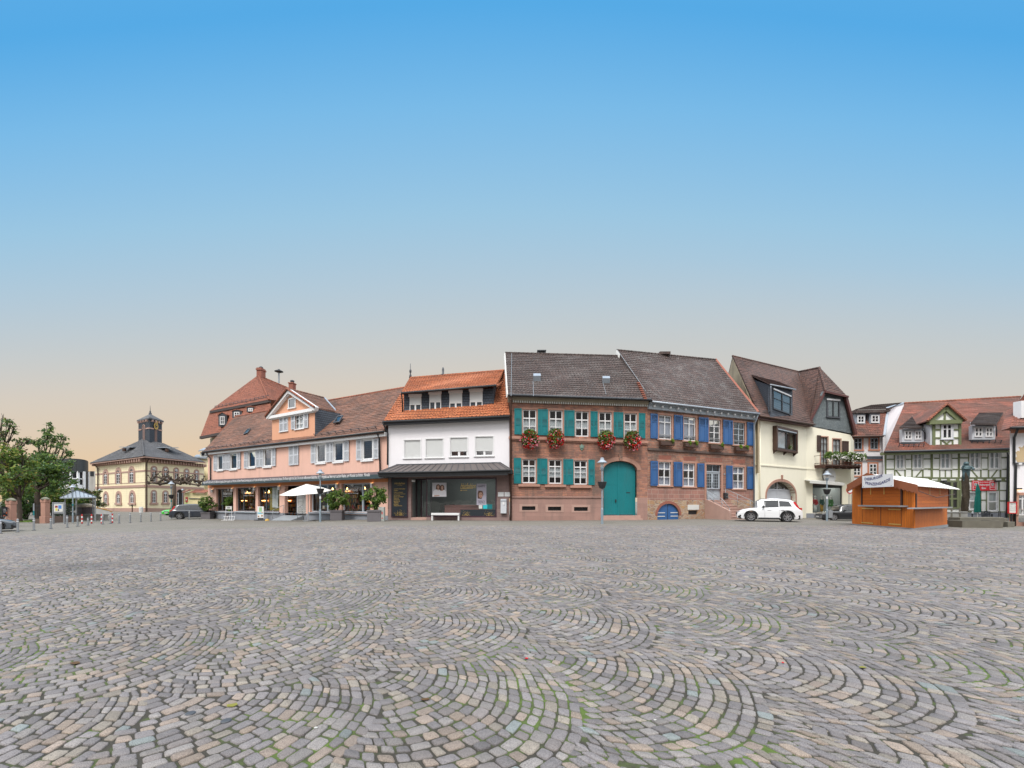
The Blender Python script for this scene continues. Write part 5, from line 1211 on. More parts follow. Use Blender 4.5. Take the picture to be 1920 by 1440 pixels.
r2 = rr(F, C2, 1340, 470, 1535, 945, -.42); MB().rbox(F, r2, -.46, -.44).build('backing_cloth', plain('mustard_cloth', (.30, .23, .05, 1), .9), o)
# entrance: recessed glazed door and sliding lattice
d_ = -1.2; mb = MB(); mb.fbox(F, ent[0], ent[2], ztop - .12, ztop, d_, d_ + .1); mid = lerp(ent[0], ent[2], .42)
for a in (ent[0], mid - .06, ent[2] - .1): mb.fbox(F, a, a + .1, .08, ztop - .12, d_, d_ + .1)
o = mb.build('entrance_door', M['gunmetal'], h); MB().fbox(F, ent[0] + .1, mid - .06, .1, ztop - .12, d_ + .03, d_ + .04).build('pane', M['shopglass'], o)
mb = MB(); 
for k in range(5):
 z = .9 + k * .3; mb.fbox(F, lerp(ent[0], mid, .35), lerp(ent[0], mid, .8), z, z + .22, d_ + .1, d_ + .12)
mb.build('door_notices', M['offwhite'], o)
la = (F.px(*C2(1835, 600))[0], .12, F.px(*D2(248, 700))[0], F.px(*D2(130, 560))[1]); lt = thing('lattice_gate', 'white-framed sliding lattice gate across the bookshop entrance', 'gate', F.P(la[0], .1, -.3))
mb = MB(); a, z0, b, z1 = la; z1 = max(z1, z0 + 2.0)
for (p, q_) in (((a, z0), (a, z1)), ((b, z0), (b, z1)), ((a, z0), (b, z0)), ((a, z1), (b, z1))): mb.beam(F, p, q_, .06, -.33, -.27)
fr = mb.build('frame', M['white'], lt); mb = MB(); n = 9
for k in range(-14, n + 1):
 for sgn in (1, -1):
  w_ = (b - a); st = w_ / n; p0 = a + k * st; 
  sa = max(p0, a); za_ = z0 + (sa - p0); sb = min(b, p0 + (z1 - z0)); zb_ = z0 + (sb - p0)
  if sb > sa + .05:
   if sgn == 1: mb.beam(F, (sa, za_), (sb, zb_), .035, -.32, -.305)
   else: mb.beam(F, (a + b - sa, za_), (a + b - sb, zb_), .035, -.305, -.29)
mb.build('lattice', M['offwhite'], fr)
# wall lamps
for q, x, y in ((C2, 207, 540), (C2, 606, 520), (C2, 1050, 498), (C2, 1545, 480), (D2, 888, 440), (D2, 1590, 428)):
 s, z = F.px(*q(x, y)); o = MB().fbox(F, s - .1, s + .1, z - .18, z + .18, .02, .2).build('wall_lamp', M['white'], h, bevel=.02)
 MB().fbox(F, s - .07, s + .07, z + .182, z + .19, .05, .17).build('lamp_glow', emis('sconce_light', (1, .6, .25, 1), 2.5) if 'sconce_light' not in bpy.data.materials else bpy.data.materials['sconce_light'], o)
# door ramp
rp = thing('access_ramp', 'grey sheet access ramp with steel handrail leading to the bookshop door', 'ramp', F.P(ent[0], -.1, .6))
q0, q1, q2, q3 = G(*C2(1365, 1132)), G(*C2(1775, 1132)), F.P(ent[2] - .3, .1, .05), F.P(ent[0] - .1, .1, .05)
mb = MB(); mb.prism([q0, q1, q2, q3], V((0, 0, .03))); mb.face(q1, q2, V((q2.x, q2.y, -.6))); mb.build('ramp_plate', plain('ribbed_ramp_sheet', (.22, .24, .26, 1), .6, .1, 2, .2), rp)
mb = MB(); p1 = q0.lerp(q3, .15); p2 = q3; mb.tube([p1 + V((0, 0, .95)), p2 + V((0, 0, 1.0))], .025, 6); mb.tube([p1, p1 + V((0, 0, .95))], .02, 6); mb.tube([p2, p2 + V((0, 0, 1))], .02, 6); mb.build('handrail', M['iron'], rp, smooth=True)
mb = MB(); p1 = q1.lerp(q2, .5); p2 = q2 + F.n * .1; mb.tube([p1 + V((0, 0, .95)), p2 + V((0, 0, 1.0))], .025, 6); mb.tube([p1, p1 + V((0, 0, .95))], .02, 6); mb.tube([p2, p2 + V((0, 0, 1))], .02, 6); mb.build('handrail', M['iron'], rp, smooth=True)
# ================================================================== CREAM HOUSE WITH SLATE HALF-HIP
q = mp(1350, 650, 4.115)
F = fpx(1413.5, 38.4, 1512, 45.3); FY = F
h = thing('corner_house', 'cream corner house with a slate half-hipped gable, flower balcony and a fashion shop', 'house', F.P(F.L, -.3))
zE0, zE1 = F.px(*q(265, 555))[1], F.px(*q(660, 610))[1]
aw = rr(F, q, 415, 658, 562, 798); dr = rr(F, q, 349, 1018, 590, 1320)
zs_ = F.px(*q(470, 1150))[1]
mb = MB(); wall(mb, F, 0, F.L, -.8, zE0, zE1, [aw, (dr[0] + .25, -.79, dr[2] - .25, dr[3] - .28)], .3, 10); spandrel(mb, F, dr[0] + .25, dr[2] - .25, zs_, dr[3] - .28, .5); mb.build('wall', M['cream'], h)
mb = MB(); archring(mb, F, dr[0] + .25, dr[2] - .25, -.5, zs_, dr[3] - .28, .26, -.4, .04, 18); s = (dr[0] + dr[2]) / 2; mb.poly(F, [(s - .1, dr[3] - .05), (s + .1, dr[3] - .05), (s + .14, dr[3] + .35), (s - .14, dr[3] + .35)], 0, .1); mb.build('door_arch', M['sandtrim'], h)
A = [(dr[0] + .27, -.5)] + arc(dr[0] + .27, dr[2] - .27, zs_, dr[3] - .3, 18) + [(dr[2] - .27, -.5)]
zt = F.px(*q(470, 1100))[1]
o = MB().poly(F, [(dr[0] + .27, -.5), (dr[2] - .27, -.5), (dr[2] - .27, zt - .1), (dr[0] + .27, zt - .1)], -.5, -.42).build('garage_door', M['shutgrey'], h)
mb = MB(); mb.fbox(F, dr[0] + .27, dr[2] - .27, zt - .1, zt + .02, -.5, -.38)
for k in range(1, 4): a = lerp(dr[0] + .27, dr[2] - .27, k / 4); mb.fbox(F, a - .04, a + .04, zt, dr[3] - .35 - .5 * abs(k - 2), -.5, -.38)
mb.fbox(F, s - .04, s + .04, -.4, zt - .1, -.42, -.39)
for k in range(12):
 for sg in (-1, 1): z = .2 + k * .22; mb.beam(F, (s + sg * .1, z + .25), (s + sg * 1.1, z), .02, -.42, -.41)
mb.build('door_frame', M['shutgrey'], o); MB().poly(F, A, -.49, -.47).build('pane', M['darkglass'], o)
# boxed bay window
r = aw; o = MB(); 
for k, (a, b, z0, z1) in enumerate(((r[0] - .25, r[0], r[1] - .2, r[3] + .35), (r[2], r[2] + .25, r[1] - .2, r[3] + .35), (r[0], r[2], r[3] + .12, r[3] + .35), (r[0], r[2], r[1] - .2, r[1]))): o.fbox(F, a, b, z0, z1, -.1, .38)
for k in (0, .5, 1): a = lerp(r[0] - .1, r[2] + .1, k); o.prism([F.P(a - .06, r[1] - .2, 0), F.P(a - .06, r[1] - .2, .35), F.P(a - .06, r[1] - .5, 0)], F.u * .12)
o = o.build('bay_window', M['wood'], h, bevel=.01)
MB().fbox(F, r[0], r[2], r[3], r[3] + .12, .3, .36).build('roller_box', M['greypaint'], o)
win(F, r, h, 'black', 2, [], .09, .2, midw=.16, cur=[(.02, .0, .49, 1)]); cc = blob(F.P(lerp(r[0], r[2], .75), r[1] + .35, .12), (.3, .1, .3), 140, .2); tag(leaves('window_plant', cc, .12, [M['leaf1'], M['leaf3']]), 'small green plant behind the brown-framed upper window', 'plant')
MB().poly(F, [(lerp(r[0], r[2], .66), r[1] + .2), (lerp(r[0], r[2], .84), r[1] + .2), (lerp(r[0], r[2], .78), r[3] - .15), (lerp(r[0], r[2], .70), r[3] - .15)], .0, .05).build('hanging_ornament', M['wood'], o)
za, zb = F.px(*q(262, 903))[1], F.px(*q(656, 936))[1]
MB().poly(F, [(0, za - .12), (F.L, zb - .12), (F.L, zb), (0, za)], -.05, .06).build('string_course', M['cream'], h)
pipe([F.P(.95, zE0 - .1, .1), F.P(.95, -.4, .1)], .06, 'cream', h)
EL, ER = F.P(-.1, zE0 + .12, .55), F.P(F.L + .4, zE1 + .1, .55)
RL, RR = P(1373.5, 667.5, 45), P(1497, 697, 51)
gable_roof(h, EL, ER, RL, RR, M['roofyellow'], row=.32, amp=0, step=.04)
mb = MB(); mb.poly(F, [(-.1, zE0 - .1), (F.L + .3, zE1 - .1), (F.L + .3, zE1 + .08), (-.1, zE0 + .08)], -.05, .5); mb.build('eave_board', plain('ox_blood_wood', (.08, .022, .018, 1), .6), h)
gutter(F.P(-.1, zE0 + .1, .62), F.P(F.L + .5, zE1 + .1, .62), 'wood', h)
ER2 = V((RL.x + RL.x - EL.x, RL.y + RL.y - EL.y, EL.z))
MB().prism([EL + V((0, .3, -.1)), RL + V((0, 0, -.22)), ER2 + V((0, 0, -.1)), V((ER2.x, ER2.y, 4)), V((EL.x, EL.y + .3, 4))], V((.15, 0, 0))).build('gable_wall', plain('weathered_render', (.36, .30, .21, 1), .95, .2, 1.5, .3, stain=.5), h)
ridge_caps(RL, RR, M['roofyellow'], h, .1)
mb = MB(); n_ = (ER - EL).cross(RL - EL).normalized(); n_ = n_ if n_.z > 0 else -n_
for hh in (.1, .2, .3): mb.tube([EL.lerp(ER, .06) + (RL - EL) * .06 + n_ * hh, EL.lerp(ER, .3) + (RL - EL) * .06 + n_ * hh], .015, 5)
mb.build('snow_guard', M['gunmetal'], h)
# dormer on the front slope
FD = Facade(tuple(on_plane(EL, ER, RL, *q(390, 545))[:2]), tuple(on_plane(EL, ER, RL, *q(556, 545))[:2]))
L0 = FD.px(*q(390, 520)); t0 = FD.px(*q(390, 300))[1]; t1 = FD.px(*q(562, 335))[1]; bz = FD.px(*q(470, 540))[1]
mb = MB(); mb.poly(FD, [(0, bz - .3), (FD.L, bz - .3), (FD.L, t1), (0, t0)], -.2, 0); mb.build('dormer', M['slate'], h)
cb = on_plane(EL, ER, RL, *q(252, 252)); cb2 = on_plane(EL, ER, RL, *q(372, 488))
MB().prism([FD.P(0, bz - .4, 0), FD.P(0, t0, 0), cb, cb2], V((.06, .02, 0))).build('dormer_cheek', M['slate'], h)
MB().prism([FD.P(FD.L, bz - .4, 0), FD.P(FD.L, t1, 0), FD.P(FD.L, t1 + .6, -2.6), FD.P(FD.L, bz + 1.2, -1.8)], V((.06, .02, 0))).build('dormer_cheek', M['slate'], h)
dl, dr_, ul = P(*q(388, 296), FD.A.y - .35), P(*q(580, 334), FD.B.y - .3), on_plane(EL, ER, RL, *q(240, 236)) + V((0, 0, .15)); ur = ul + (dr_ - dl) * 1.0
mb = MB(); mb.prism([dl, dr_, ur, ul], V((0, 0, .1))); tiled(mb, dl + V((0, 0, .1)), dr_ + V((0, 0, .1)), ul + V((0, 0, .1)), ur + V((0, 0, .1)), .32, .2, 0, .04); mb.build('dormer_roof', M['roofyellow'], h)
gutter(dl + V((0, -.05, .02)), dr_ + V((0, -.05, .02)), 'zinc', h, .07); pipe([dl + V((.05, 0, -.1)), FD.P(-.12, t0 - .4, .05), FD.P(-.2, bz + .2, .05)], .05, 'zinc', h)
r = rr(FD, q, 405, 352, 540, 505); o = win(FD, r, h, 'black', 2, [(.93, .06), .55], .09, .02, midw=.16, mw=.03, cur=[(0, 0, 1, 1)]); MB().fbox(FD, r[0] - .02, r[2] + .02, r[3] - .1, r[3] + .02, .06, .13).build('roller_box', M['white'], o)
# wing to the right
F2 = fpx(1512, 45.3, 1595, 47)
zw0, zw1 = F2.px(*q(680, 612))[1], F2.px(*q(1010, 680))[1]
bd = [rr(F2, q, 777, 698, 830, 912), rr(F2, q, 871, 715, 930, 922)]; sw = rr(F2, q, 715, 1068, 945, 1281)
mb = MB(); wall(mb, F2, 0, F2.L, -.9, zw0, zw1, bd + [sw], .25, 9, sr=(.66, .75)); mb.build('wing_wall', M['cream'], h)
g = [F2.px(*q(x, y), .06) for x, y in ((690, 608), (800, 345), (945, 385), (1030, 672))]
MB().poly(F2, g, -.2, .06).build('gable_cladding', M['slategrey'], h)
MB().fbox(F2, -.03, F2.px(*q(815, 1300))[0] + 2.5, -.9, F2.px(*q(700, 1286))[1], -.1, .04).build('plinth', M['greyplinth'], h)
MB().poly(F2, [(0, F2.px(*q(725, 938))[1] - .14), (F2.L, F2.px(*q(990, 948))[1] - .14), (F2.L, F2.px(*q(990, 948))[1]), (0, F2.px(*q(725, 938))[1])], -.05, .05).build('string_course', M['cream'], h)
gA, gB, gC, gD = [F2.P(s, z, .28) for s, z in g]; apx = P(1536, 689, 48.2); bk_ = P(1497, 697, 51); gA = P(*q(683, 606), 45.0); gD = P(*q(1040, 676), 46.7)
mb = MB(); mb.prism([gA, gB, apx, bk_ + V((0, 0, -.0)), ER + V((-.3, .3, 0))], V((0, 0, -.1))); tiled(mb, ER + V((-.1, .2, .02)), gA, bk_, apx, .32, .2, 0, .04); mb.build('wing_roof', M['roofyellow'], h)
mb = MB(); mb.prism([gB + V((-.1, -.15, -.1)), gC + V((.15, -.15, -.1)), apx], V((0, 0, -.1))); tiled(mb, gB + V((-.1, -.15, -.05)), gC + V((.15, -.15, -.05)), apx + V((-.03, 0, 0)), apx + V((.03, 0, 0)), .32, .2, 0, .04); mb.build('half_hip', M['roofyellow'], h)
mb = MB(); mb.prism([gC, gD, gD + V((1.2, 5, .2)), apx + V((2.4, 5, 0)), apx], V((0, 0, -.1))); mb.build('wing_roof', M['roofyellow'], h)
mb = MB(); mb.bar(gC + V((.08, -.05, 0)), gD + V((.05, -.05, -.05)), .2, .3); mb.bar(gB + V((-.2, -.2, -.14)), gC + V((.25, -.2, -.14)), .14, .2); mb.bar(gA, gB, .1, .2); mb.build('verge_board', bpy.data.materials['ox_blood_wood'], h)
ridge_caps(apx, gB, M['roofyellow'], h, .13); ridge_caps(bk_, apx, M['roofyellow'], h, .1)
MB().bar(ER + V((-.3, .2, .12)), RR + V((.1, 0, .05)), .3, .06).build('valley_flashing', M['zinc'], h)
r = rr(F2, q, 822, 418, 910, 545); surround(F2, r, .13, 'gunmetal', h, .14, True); win(F2, r, h, 'black', 2, [], .07, .07, midw=.12, cur=[(0, 0, 1, 1)])
MB().fbox(F2, r[0] - .13, r[2] + .13, r[3], r[3] + .18, .08, .18).build('roller_box', M['white'], h)
for r in bd:
 surround(F2, r, .12, 'sandtrim', h, .03, False); win(F2, r, h, 'wood', 2, [.78, .52, .26], .06, -.1, mw=.025, cur=[(0, .1, 1, 1)])
shutter(F2, rr(F2, q, 748, 684, 778, 808, .05), h, 'wood', 'full', .05); shutter(F2, rr(F2, q, 942, 728, 991, 905, .05), h, 'wood', 'full', .05)
# balcony
b0, b1 = F2.px(*q(728, 915))[0], F2.px(*q(1000, 960))[0]; zf = F2.px(*q(860, 918))[1]
bl = MB(); bl.fbox(F2, b0, b1, zf - .14, zf, 0, 1.25); 
for k in range(6): a = lerp(b0 + .1, b1 - .1, k / 5); bl.fbox(F2, a - .07, a + .07, zf - .34, zf - .14, 0, 1.15)
bl = bl.build('balcony', plain('balcony_wood', (.085, .04, .03, 1), .7, .2, 3, .2), h)
mb = MB()
for z in (zf + .12, zf + .95): mb.fbox(F2, b0, b1, z, z + .05, 1.18, 1.23); mb.fbox(F2, b0, b0 + .05, z, z + .05, 0, 1.2); mb.fbox(F2, b1 - .05, b1, z, z + .05, 0, 1.2)
for k in range(26): a = lerp(b0, b1 - .03, k / 25); mb.fbox(F2, a, a + .03, zf, zf + .95, 1.19, 1.22)
mb.build('railing', M['wood'], bl)
fb = thing('balcony_flowers', 'long trough of trailing white flowers along the cream house balcony', 'flower box', F2.P((b0 + b1) / 2, zf, 1.4))
MB().fbox(F2, b0, b1 + .1, zf + .72, zf + .9, 1.23, 1.42).build('trough', M['wood'], fb)
cc = np.concatenate([blob(F2.P(lerp(b0 - .1, b1 + .2, (k + .5) / 16), zf + .95 + RD.uniform(-.12, .08), 1.4), (.38, .36, .42), 190, .3) for k in range(16)]); leaves('leaves', cc, .17, [M['leaf1'], M['leaf3'], M['leaf2']], fb, weights=[.5, .32, .18], aspect=.7)
cc = np.concatenate([blob(F2.P(lerp(b0, b1 + .1, (k + .5) / 16), zf + .85 + RD.uniform(-.2, .05), 1.45), (.34, .4, .4), 26, .92) for k in range(16)]); leaves('blossoms', cc, .15, [M['petalwhite']], fb, aspect=.9)
for k, x in enumerate((975, 1005)):
 s, z = F2.px(*q(x, 915), .9); o = thing('flower_pot', ('terracotta pot on the balcony floor nearer the flowers', 'terracotta pot at the outer end of the balcony')[k], 'flower pot', F2.P(s, zf, .9), 'pots on the balcony'); MB().lathe(F2.P(s, zf, .9), [(.12, 0), (.18, .28), (.2, .3), (.2, .36), (.16, .36)], 12).build('pot', M['flash'], o); leaves('leaves', blob(F2.P(s, zf + .55, .9), (.22, .22, .25), 110, .2), .14, [M['leaf1'], M['leaf5']], o)
# fashion shop window
r = sw; mb = MB(); fw = .07
for a in ((r[0], r[1], r[0] + fw, r[3]), (r[2] - fw, r[1], r[2], r[3]), (r[0], r[3] - .3, r[2], r[3]), (r[0], r[1], r[2], r[1] + fw)): mb.fbox(F2, a[0], a[2], a[1], a[3], -.2, -.08)
o = mb.build('shopfront', M['black'], h); MB().face(F2.P(r[0], r[1], -.14), F2.P(r[2], r[1], -.14), F2.P(r[2], r[3], -.14), F2.P(r[0], r[3], -.14)).build('pane', M['shopglass'], o)
mb = MB(); room(mb, F2, r[0] - .3, r[2] + .4, r[1] - .02, r[3] + .2, -.26, -4); mb.build('shop_room', plain('pale_shop_walls', (.34, .37, .38, 1), .9, .1, .8), h)
for k in range(3): a = lerp(r[0] + .4, r[2] - .4, k / 2); MB().fbox(F2, a - .25, a + .25, r[3] + .1, r[3] + .14, -2.2, -1.2).build('ceiling_light', emis('shop_light', (1, .95, .85, 1), 7) if k == 0 else bpy.data.materials['shop_light'], h)
mb = MB(); 
for j in range(5): z = r[1] + .3 + .42 * j; mb.fbox(F2, lerp(r[0], r[2], .62), lerp(r[0], r[2], .88), z, z + .04, -3.2, -2.8); mb.fbox(F2, lerp(r[0], r[2], .64), lerp(r[0], r[2], .84), z + .04, z + .2, -3.1, -2.85)
tag(mb.build('wall_shelf', M['flash']), 'shelf of folded orange-brown clothes at the back of the fashion shop', 'shelf')
aw0, aw1 = F2.px(*q(692, 1040), .7), F2.px(*q(958, 1060), .7)
mb = MB(); mb.prism([F2.P(aw0[0], aw0[1] + .25, .06), F2.P(aw1[0], aw1[1] + .3, .06), F2.P(aw1[0], aw1[1] + .1, .75), F2.P(aw0[0], aw0[1] + .1, .75)], V((0, 0, -.08))); mb.poly(F2, [(aw0[0], aw0[1] - .18), (aw1[0], aw1[1] - .18), (aw1[0], aw1[1] + .08), (aw0[0], aw0[1] + .08)], .7, .76); mb.build('awning', M['offwhite'], h)
MB().fbox(F2, r[0], r[2], r[3], r[3] + .25, 0, .1).build('awning_box', plain('maroon_board', (.07, .02, .02, 1), .6), h)
s, z = F2.px(*q(853, 1000), .3); o = thing('shop_sign', 'round white illuminated sign with dark rim above the fashion shop awning', 'sign', F2.P(s, z, .2))
rx, rz = F2.px(*q(895, 1000), .3)[0] - s, .85; disc(F2, s, z, rx + .05, rz + .05, .1, M['gunmetal'], o, 'rim', 32); MB().poly(F2, [(s + rx * math.cos(t * math.pi / 16), z + rz * math.sin(t * math.pi / 16)) for t in range(32)], .1, .28).build('face', M['white'], o); ftext(F2, 'mode', s - .1, z - .1, o, M['black'], .285, w=rx * .8, h=.22)
def mannequin(F, s, d, z0, label, top, leg, skirt=False):
 o = thing('mannequin', label, 'mannequin', F.P(s, z0, d), 'mannequins in the fashion shop window'); B = lambda a, z, e=0: F.P(s + a, z0 + z, d + e)
 MB().lathe(B(0, 0), [(.2, 0), (.2, .03), (.02, .04), (.02, .1)], 12).build('stand', M['iron'], o)
 mb = MB(); 
 for sg in (-1, 1): mb.tube([B(.09 * sg, .08), B(.09 * sg, .48), B(.1 * sg, .92)], [.045, .06, .095], 8)
 mb.tube([B(0, .86), B(0, 1.0), B(0, 1.18), B(0, 1.36), B(0, 1.46), B(0, 1.54), B(0, 1.62)], [.17, .17, .13, .17, .12, .05, .05], 12); mb.sphere(B(0, 1.72), .1, 12, 8, (1, 1, 1.25))
 for sg in (-1, 1): mb.tube([B(.17 * sg, 1.42), B(.25 * sg, 1.15, .02), B(.22 * sg, .9, .12)], [.055, .045, .032], 8)
 mb.build('body', M['offwhite'], o, smooth=True)
 mb = MB(); mb.tube([B(0, .66 if skirt else .84), B(0, .9), B(0, 1.18), B(0, 1.36), B(0, 1.47)], [.27 if skirt else .21, .2, .16, .2, .1], 14)
 for sg in (-1, 1): mb.tube([B(.16 * sg, 1.43), B(.26 * sg, 1.15, .02), B(.235 * sg, .95, .1)], [.085, .07, .06], 8)
 mb.build('garment', top, o, smooth=True)
 if leg:
  mb = MB()
  for sg in (-1, 1): mb.tube([B(.09 * sg, .1), B(.095 * sg, .5), B(.1 * sg, .92)], [.075, .085, .12], 10)
  mb.build('trousers', leg, o, smooth=True)
zf2 = sw[1]
for x, lab, top, leg, sk in ((735, 'mannequin in a red sweater and pale trousers', plain('red_knit', (.42, .012, .02, 1), .9), M['offwhite'], False), (785, 'mannequin in a dark green top and mustard trousers', plain('dark_green_knit', (.01, .075, .055, 1), .9), plain('mustard_cloth_trousers', (.36, .2, .02, 1), .9), False), (855, 'mannequin in a bright green dress', plain('green_dress', (.03, .17, .025, 1), .9), None, True)):
 s, z = F2.px(*q(x, 1200), -.8); mannequin(F2, s, -.8, zf2, lab, top, leg, sk)
# ================================================================== TOWN HALL
q = mp(160, 760, 6)
gc = G(271.7, 960); Yc = gc.y
M['thcream'] = masonry('cream_rusticated_plaster', (.80, .71, .49, 1), (.78, .69, .47, 1), (.62, .52, .34, 1), 80, .42, .012, .05, .12, bump=.25, warp=0)
M['thtrim'] = plain('red_sandstone_trim', (.39, .25, .205, 1), .85, .12, 2, .3)
M['thslate'] = tiles('slate_roof', (.12, .12, .13, 1), (.085, .087, .095, 1), (.03, .03, .034, 1), .4, .36, 0, .45, (.24, .24, .24, 1), .2)
h = thing('town_hall', 'cream town hall with arched red-trimmed windows, slate roof and a clock turret', 'town hall', gc)
Yl, Yr = Yc * 78.3 / 69, Yc * 78.3 / 67.5
FL = fpx(179, Yl, 271.7, Yc); FR = fpx(271.7, Yc, 383, Yr)
zt = FL.px(*q(670, 615))[1]; ztl, ztr = FL.px(*q(115, 668))[1], FR.px(*q(1340, 678))[1]
mb = MB(); wall(mb, FL, 0, FL.L, -1, ztl, zt, [], .1); wall(mb, FR, 0, FR.L, -1, zt, ztr, [], .1)
a, b = FL.A, FR.B; o = V((a.x + b.x - gc.x, a.y + b.y - gc.y, 0)); mb.face(V((a.x, a.y, -1)), V((o.x, o.y, -1)), V((o.x, o.y, zt)), V((a.x, a.y, ztl))); mb.face(V((b.x, b.y, -1)), V((o.x, o.y, -1)), V((o.x, o.y, zt)), V((b.x, b.y, ztr)))
mb.build('wall', M['thcream'], h)
def band(F, y0a, y1a, xa, xb, w, d, name='string_course', m='thtrim'):
 z0, z1 = F.px(*q(xa, y0a))[1], F.px(*q(xb, y1a))[1]; s0, s1 = F.px(*q(xa, y0a))[0], F.px(*q(xb, y1a))[0]
 MB().poly(F, [(s0, z0 - w / 2), (s1, z1 - w / 2), (s1, z1 + w / 2), (s0, z0 + w / 2)], -.05, d).build(name, M[m], h)
band(FL, 777, 735, 115, 670, .28, .07); band(FR, 735, 775, 670, 1330, .28, .07); band(FL, 928, 907, 115, 670, .45, .12); band(FR, 907, 938, 670, 1330, .45, .12); band(FL, 890, 868, 115, 670, .1, .04); band(FR, 868, 890, 670, 1330, .1, .04)
band(FL, 1182, 1185, 115, 670, 1.0, .06, 'plinth'); band(FR, 1185, 1192, 670, 1330, 1.0, .06, 'plinth')
def archwin(F, x0, x1, y0, y1, sill):
 r = rr(F, q, x0, y0, x1, y1); W = r[2] - r[0]; zs = r[3] - W * .5; w = W * .2; i0, i1 = r[0] + w, r[2] - w
 mb = MB(); archring(mb, F, i0, i1, r[1], zs, zs + (i1 - i0) / 2, w, -.05, .12, 10)
 if sill: mb.fbox(F, r[0] - .2, r[2] + .2, r[1] - .35, r[1], -.05, .2)
 o = mb.build('window_surround', M['thtrim'], h)
 mb = MB(); t = .06; m = (i0 + i1) / 2
 mb.fbox(F, i0, i0 + t, r[1], zs, .01, .06); mb.fbox(F, i1 - t, i1, r[1], zs, .01, .06); mb.fbox(F, m - t * .7, m + t * .7, r[1], zs + W * .2, .01, .065)
 mb.fbox(F, i0, i1, zs - t, zs + t, .012, .062); mb.fbox(F, i0, i1, r[1], r[1] + t * 1.3, .012, .062)
 for k in (.33, .66): z = lerp(r[1], zs, k); mb.fbox(F, i0, i1, z - .02, z + .02, .012, .055)
 archring(mb, F, i0 + t, i1 - t, None, zs, zs + (i1 - i0) / 2 - t, t * .9, .01, .06, 10)
 for an in (50, 130): mb.beam(F, (m, zs), (m + (i1 - i0) * .42 * math.cos(math.radians(an)), zs + (i1 - i0) * .42 * math.sin(math.radians(an))), .06, .01, .05)
 f_ = mb.build('window', M['white'], h)
 MB().poly(F, [(i0, r[1])] + arc(i0, i1, zs, zs + (i1 - i0) / 2, 10) + [(i1, r[1])], -.02, .008).build('pane', M['darkglass'], f_)
for x0, x1, y0, y1 in ((200, 264, 718, 888), (340, 410, 698, 880), (487, 563, 684, 868)): archwin(FL, x0, x1, y0, y1, False)
for x0, x1, y0, y1 in ((735, 806, 680, 862), (867, 934, 688, 862), (990, 1050, 698, 866), (1107, 1167, 710, 870), (1219, 1278, 720, 872)): archwin(FR, x0, x1, y0, y1, False)
for x0, x1, y0, y1 in ((206, 264, 965, 1100), (346, 410, 961, 1100), (497, 567, 953, 1098)): archwin(FL, x0, x1, y0, y1, True)
for x0, x1, y0, y1 in ((735, 802, 950, 1096), (866, 932, 955, 1095)): archwin(FR, x0, x1, y0, y1, True)
r = rr(FR, q, 985, 915, 1112, 1170); W = r[2] - r[0]; mb = MB(); mb.rbox(FR, (r[0] - .1, r[1], r[0] + W * .22, r[3]), 0, .35); mb.rbox(FR, (r[2] - W * .2, r[1], r[2], r[3]), 0, .35); zz = r[3] - W * .5; archring(mb, FR, r[0] + W * .22, r[2] - W * .2, None, zz, zz + W * .28, W * .16, 0, .35, 12); mb.fbox(FR, r[0], r[2], r[3] - .35, r[3], 0, .34); o = mb.build('portal', M['thtrim'], h)
MB().poly(FR, [(r[0] + W * .22, r[1])] + arc(r[0] + W * .22, r[2] - W * .2, zz, zz + W * .28, 10) + [(r[2] - W * .2, r[1])], .0, .02).build('door', M['dark'], o); win(FR, (r[0] + W * .24, r[1] + .3, r[0] + W * .46, zz), o, 'white', 1, [.33, .66], .1, .03, glass='darkglass')
# eaves with brackets, hipped roof
e0 = [P(*q(45, 650), Yl * .985), P(*q(660, 570), Yc * .98), P(*q(1350, 640), Yr * .985)]
o4 = V((e0[0].x + e0[2].x - e0[1].x, e0[0].y + e0[2].y - e0[1].y, e0[1].z)); ap = [P(*q(655, 385), Yc + 8), P(*q(872, 430), Yc + 9)]
top = [P(*q(640, 385), Yc + 7.5), P(*q(875, 425), Yc + 8.5)]
mb = MB(); tiled(mb, e0[0], e0[1], top[0] + V((-.1, 0, 0)), top[0] + V((.1, 0, 0)), .5, .3, 0, .04); tiled(mb, e0[1], e0[2], top[0], top[1], .5, .3, 0, .04); mb.face(e0[0], o4, top[1], top[0]); mb.face(o4, e0[2], top[1]); mb.face(*e0, o4); mb.build('roof', M['thslate'], h); ridge_caps(e0[1] + V((0, 0, .1)), top[0], M['thslate'], h, .16)
for A, B, F, za_, zb_ in ((e0[0], e0[1], FL, ztl, zt), (e0[1], e0[2], FR, zt, ztr)):
 mb = MB(); mb.prism([A + V((0, .1, -.04)), B + V((0, .1, -.04)), B + V((0, .1, -.26)), A + V((0, .1, -.26))], V((0, .25, 0))); mb.cm = 1; n = 22
 for k in range(n): s = F.L * (k + .5) / n; z = lerp(za_, zb_, s / F.L); mb.fbox(F, s - .16, s + .16, z - .35, z + .25, 0, .7)
 mb.cm = 0; mb.poly(F, [(0, za_ - .4), (F.L, zb_ - .4), (F.L, zb_ + .3), (0, za_ + .3)], -.05, .06); mb.build('eaves', [M['thtrim'], M['thtrim']], h)
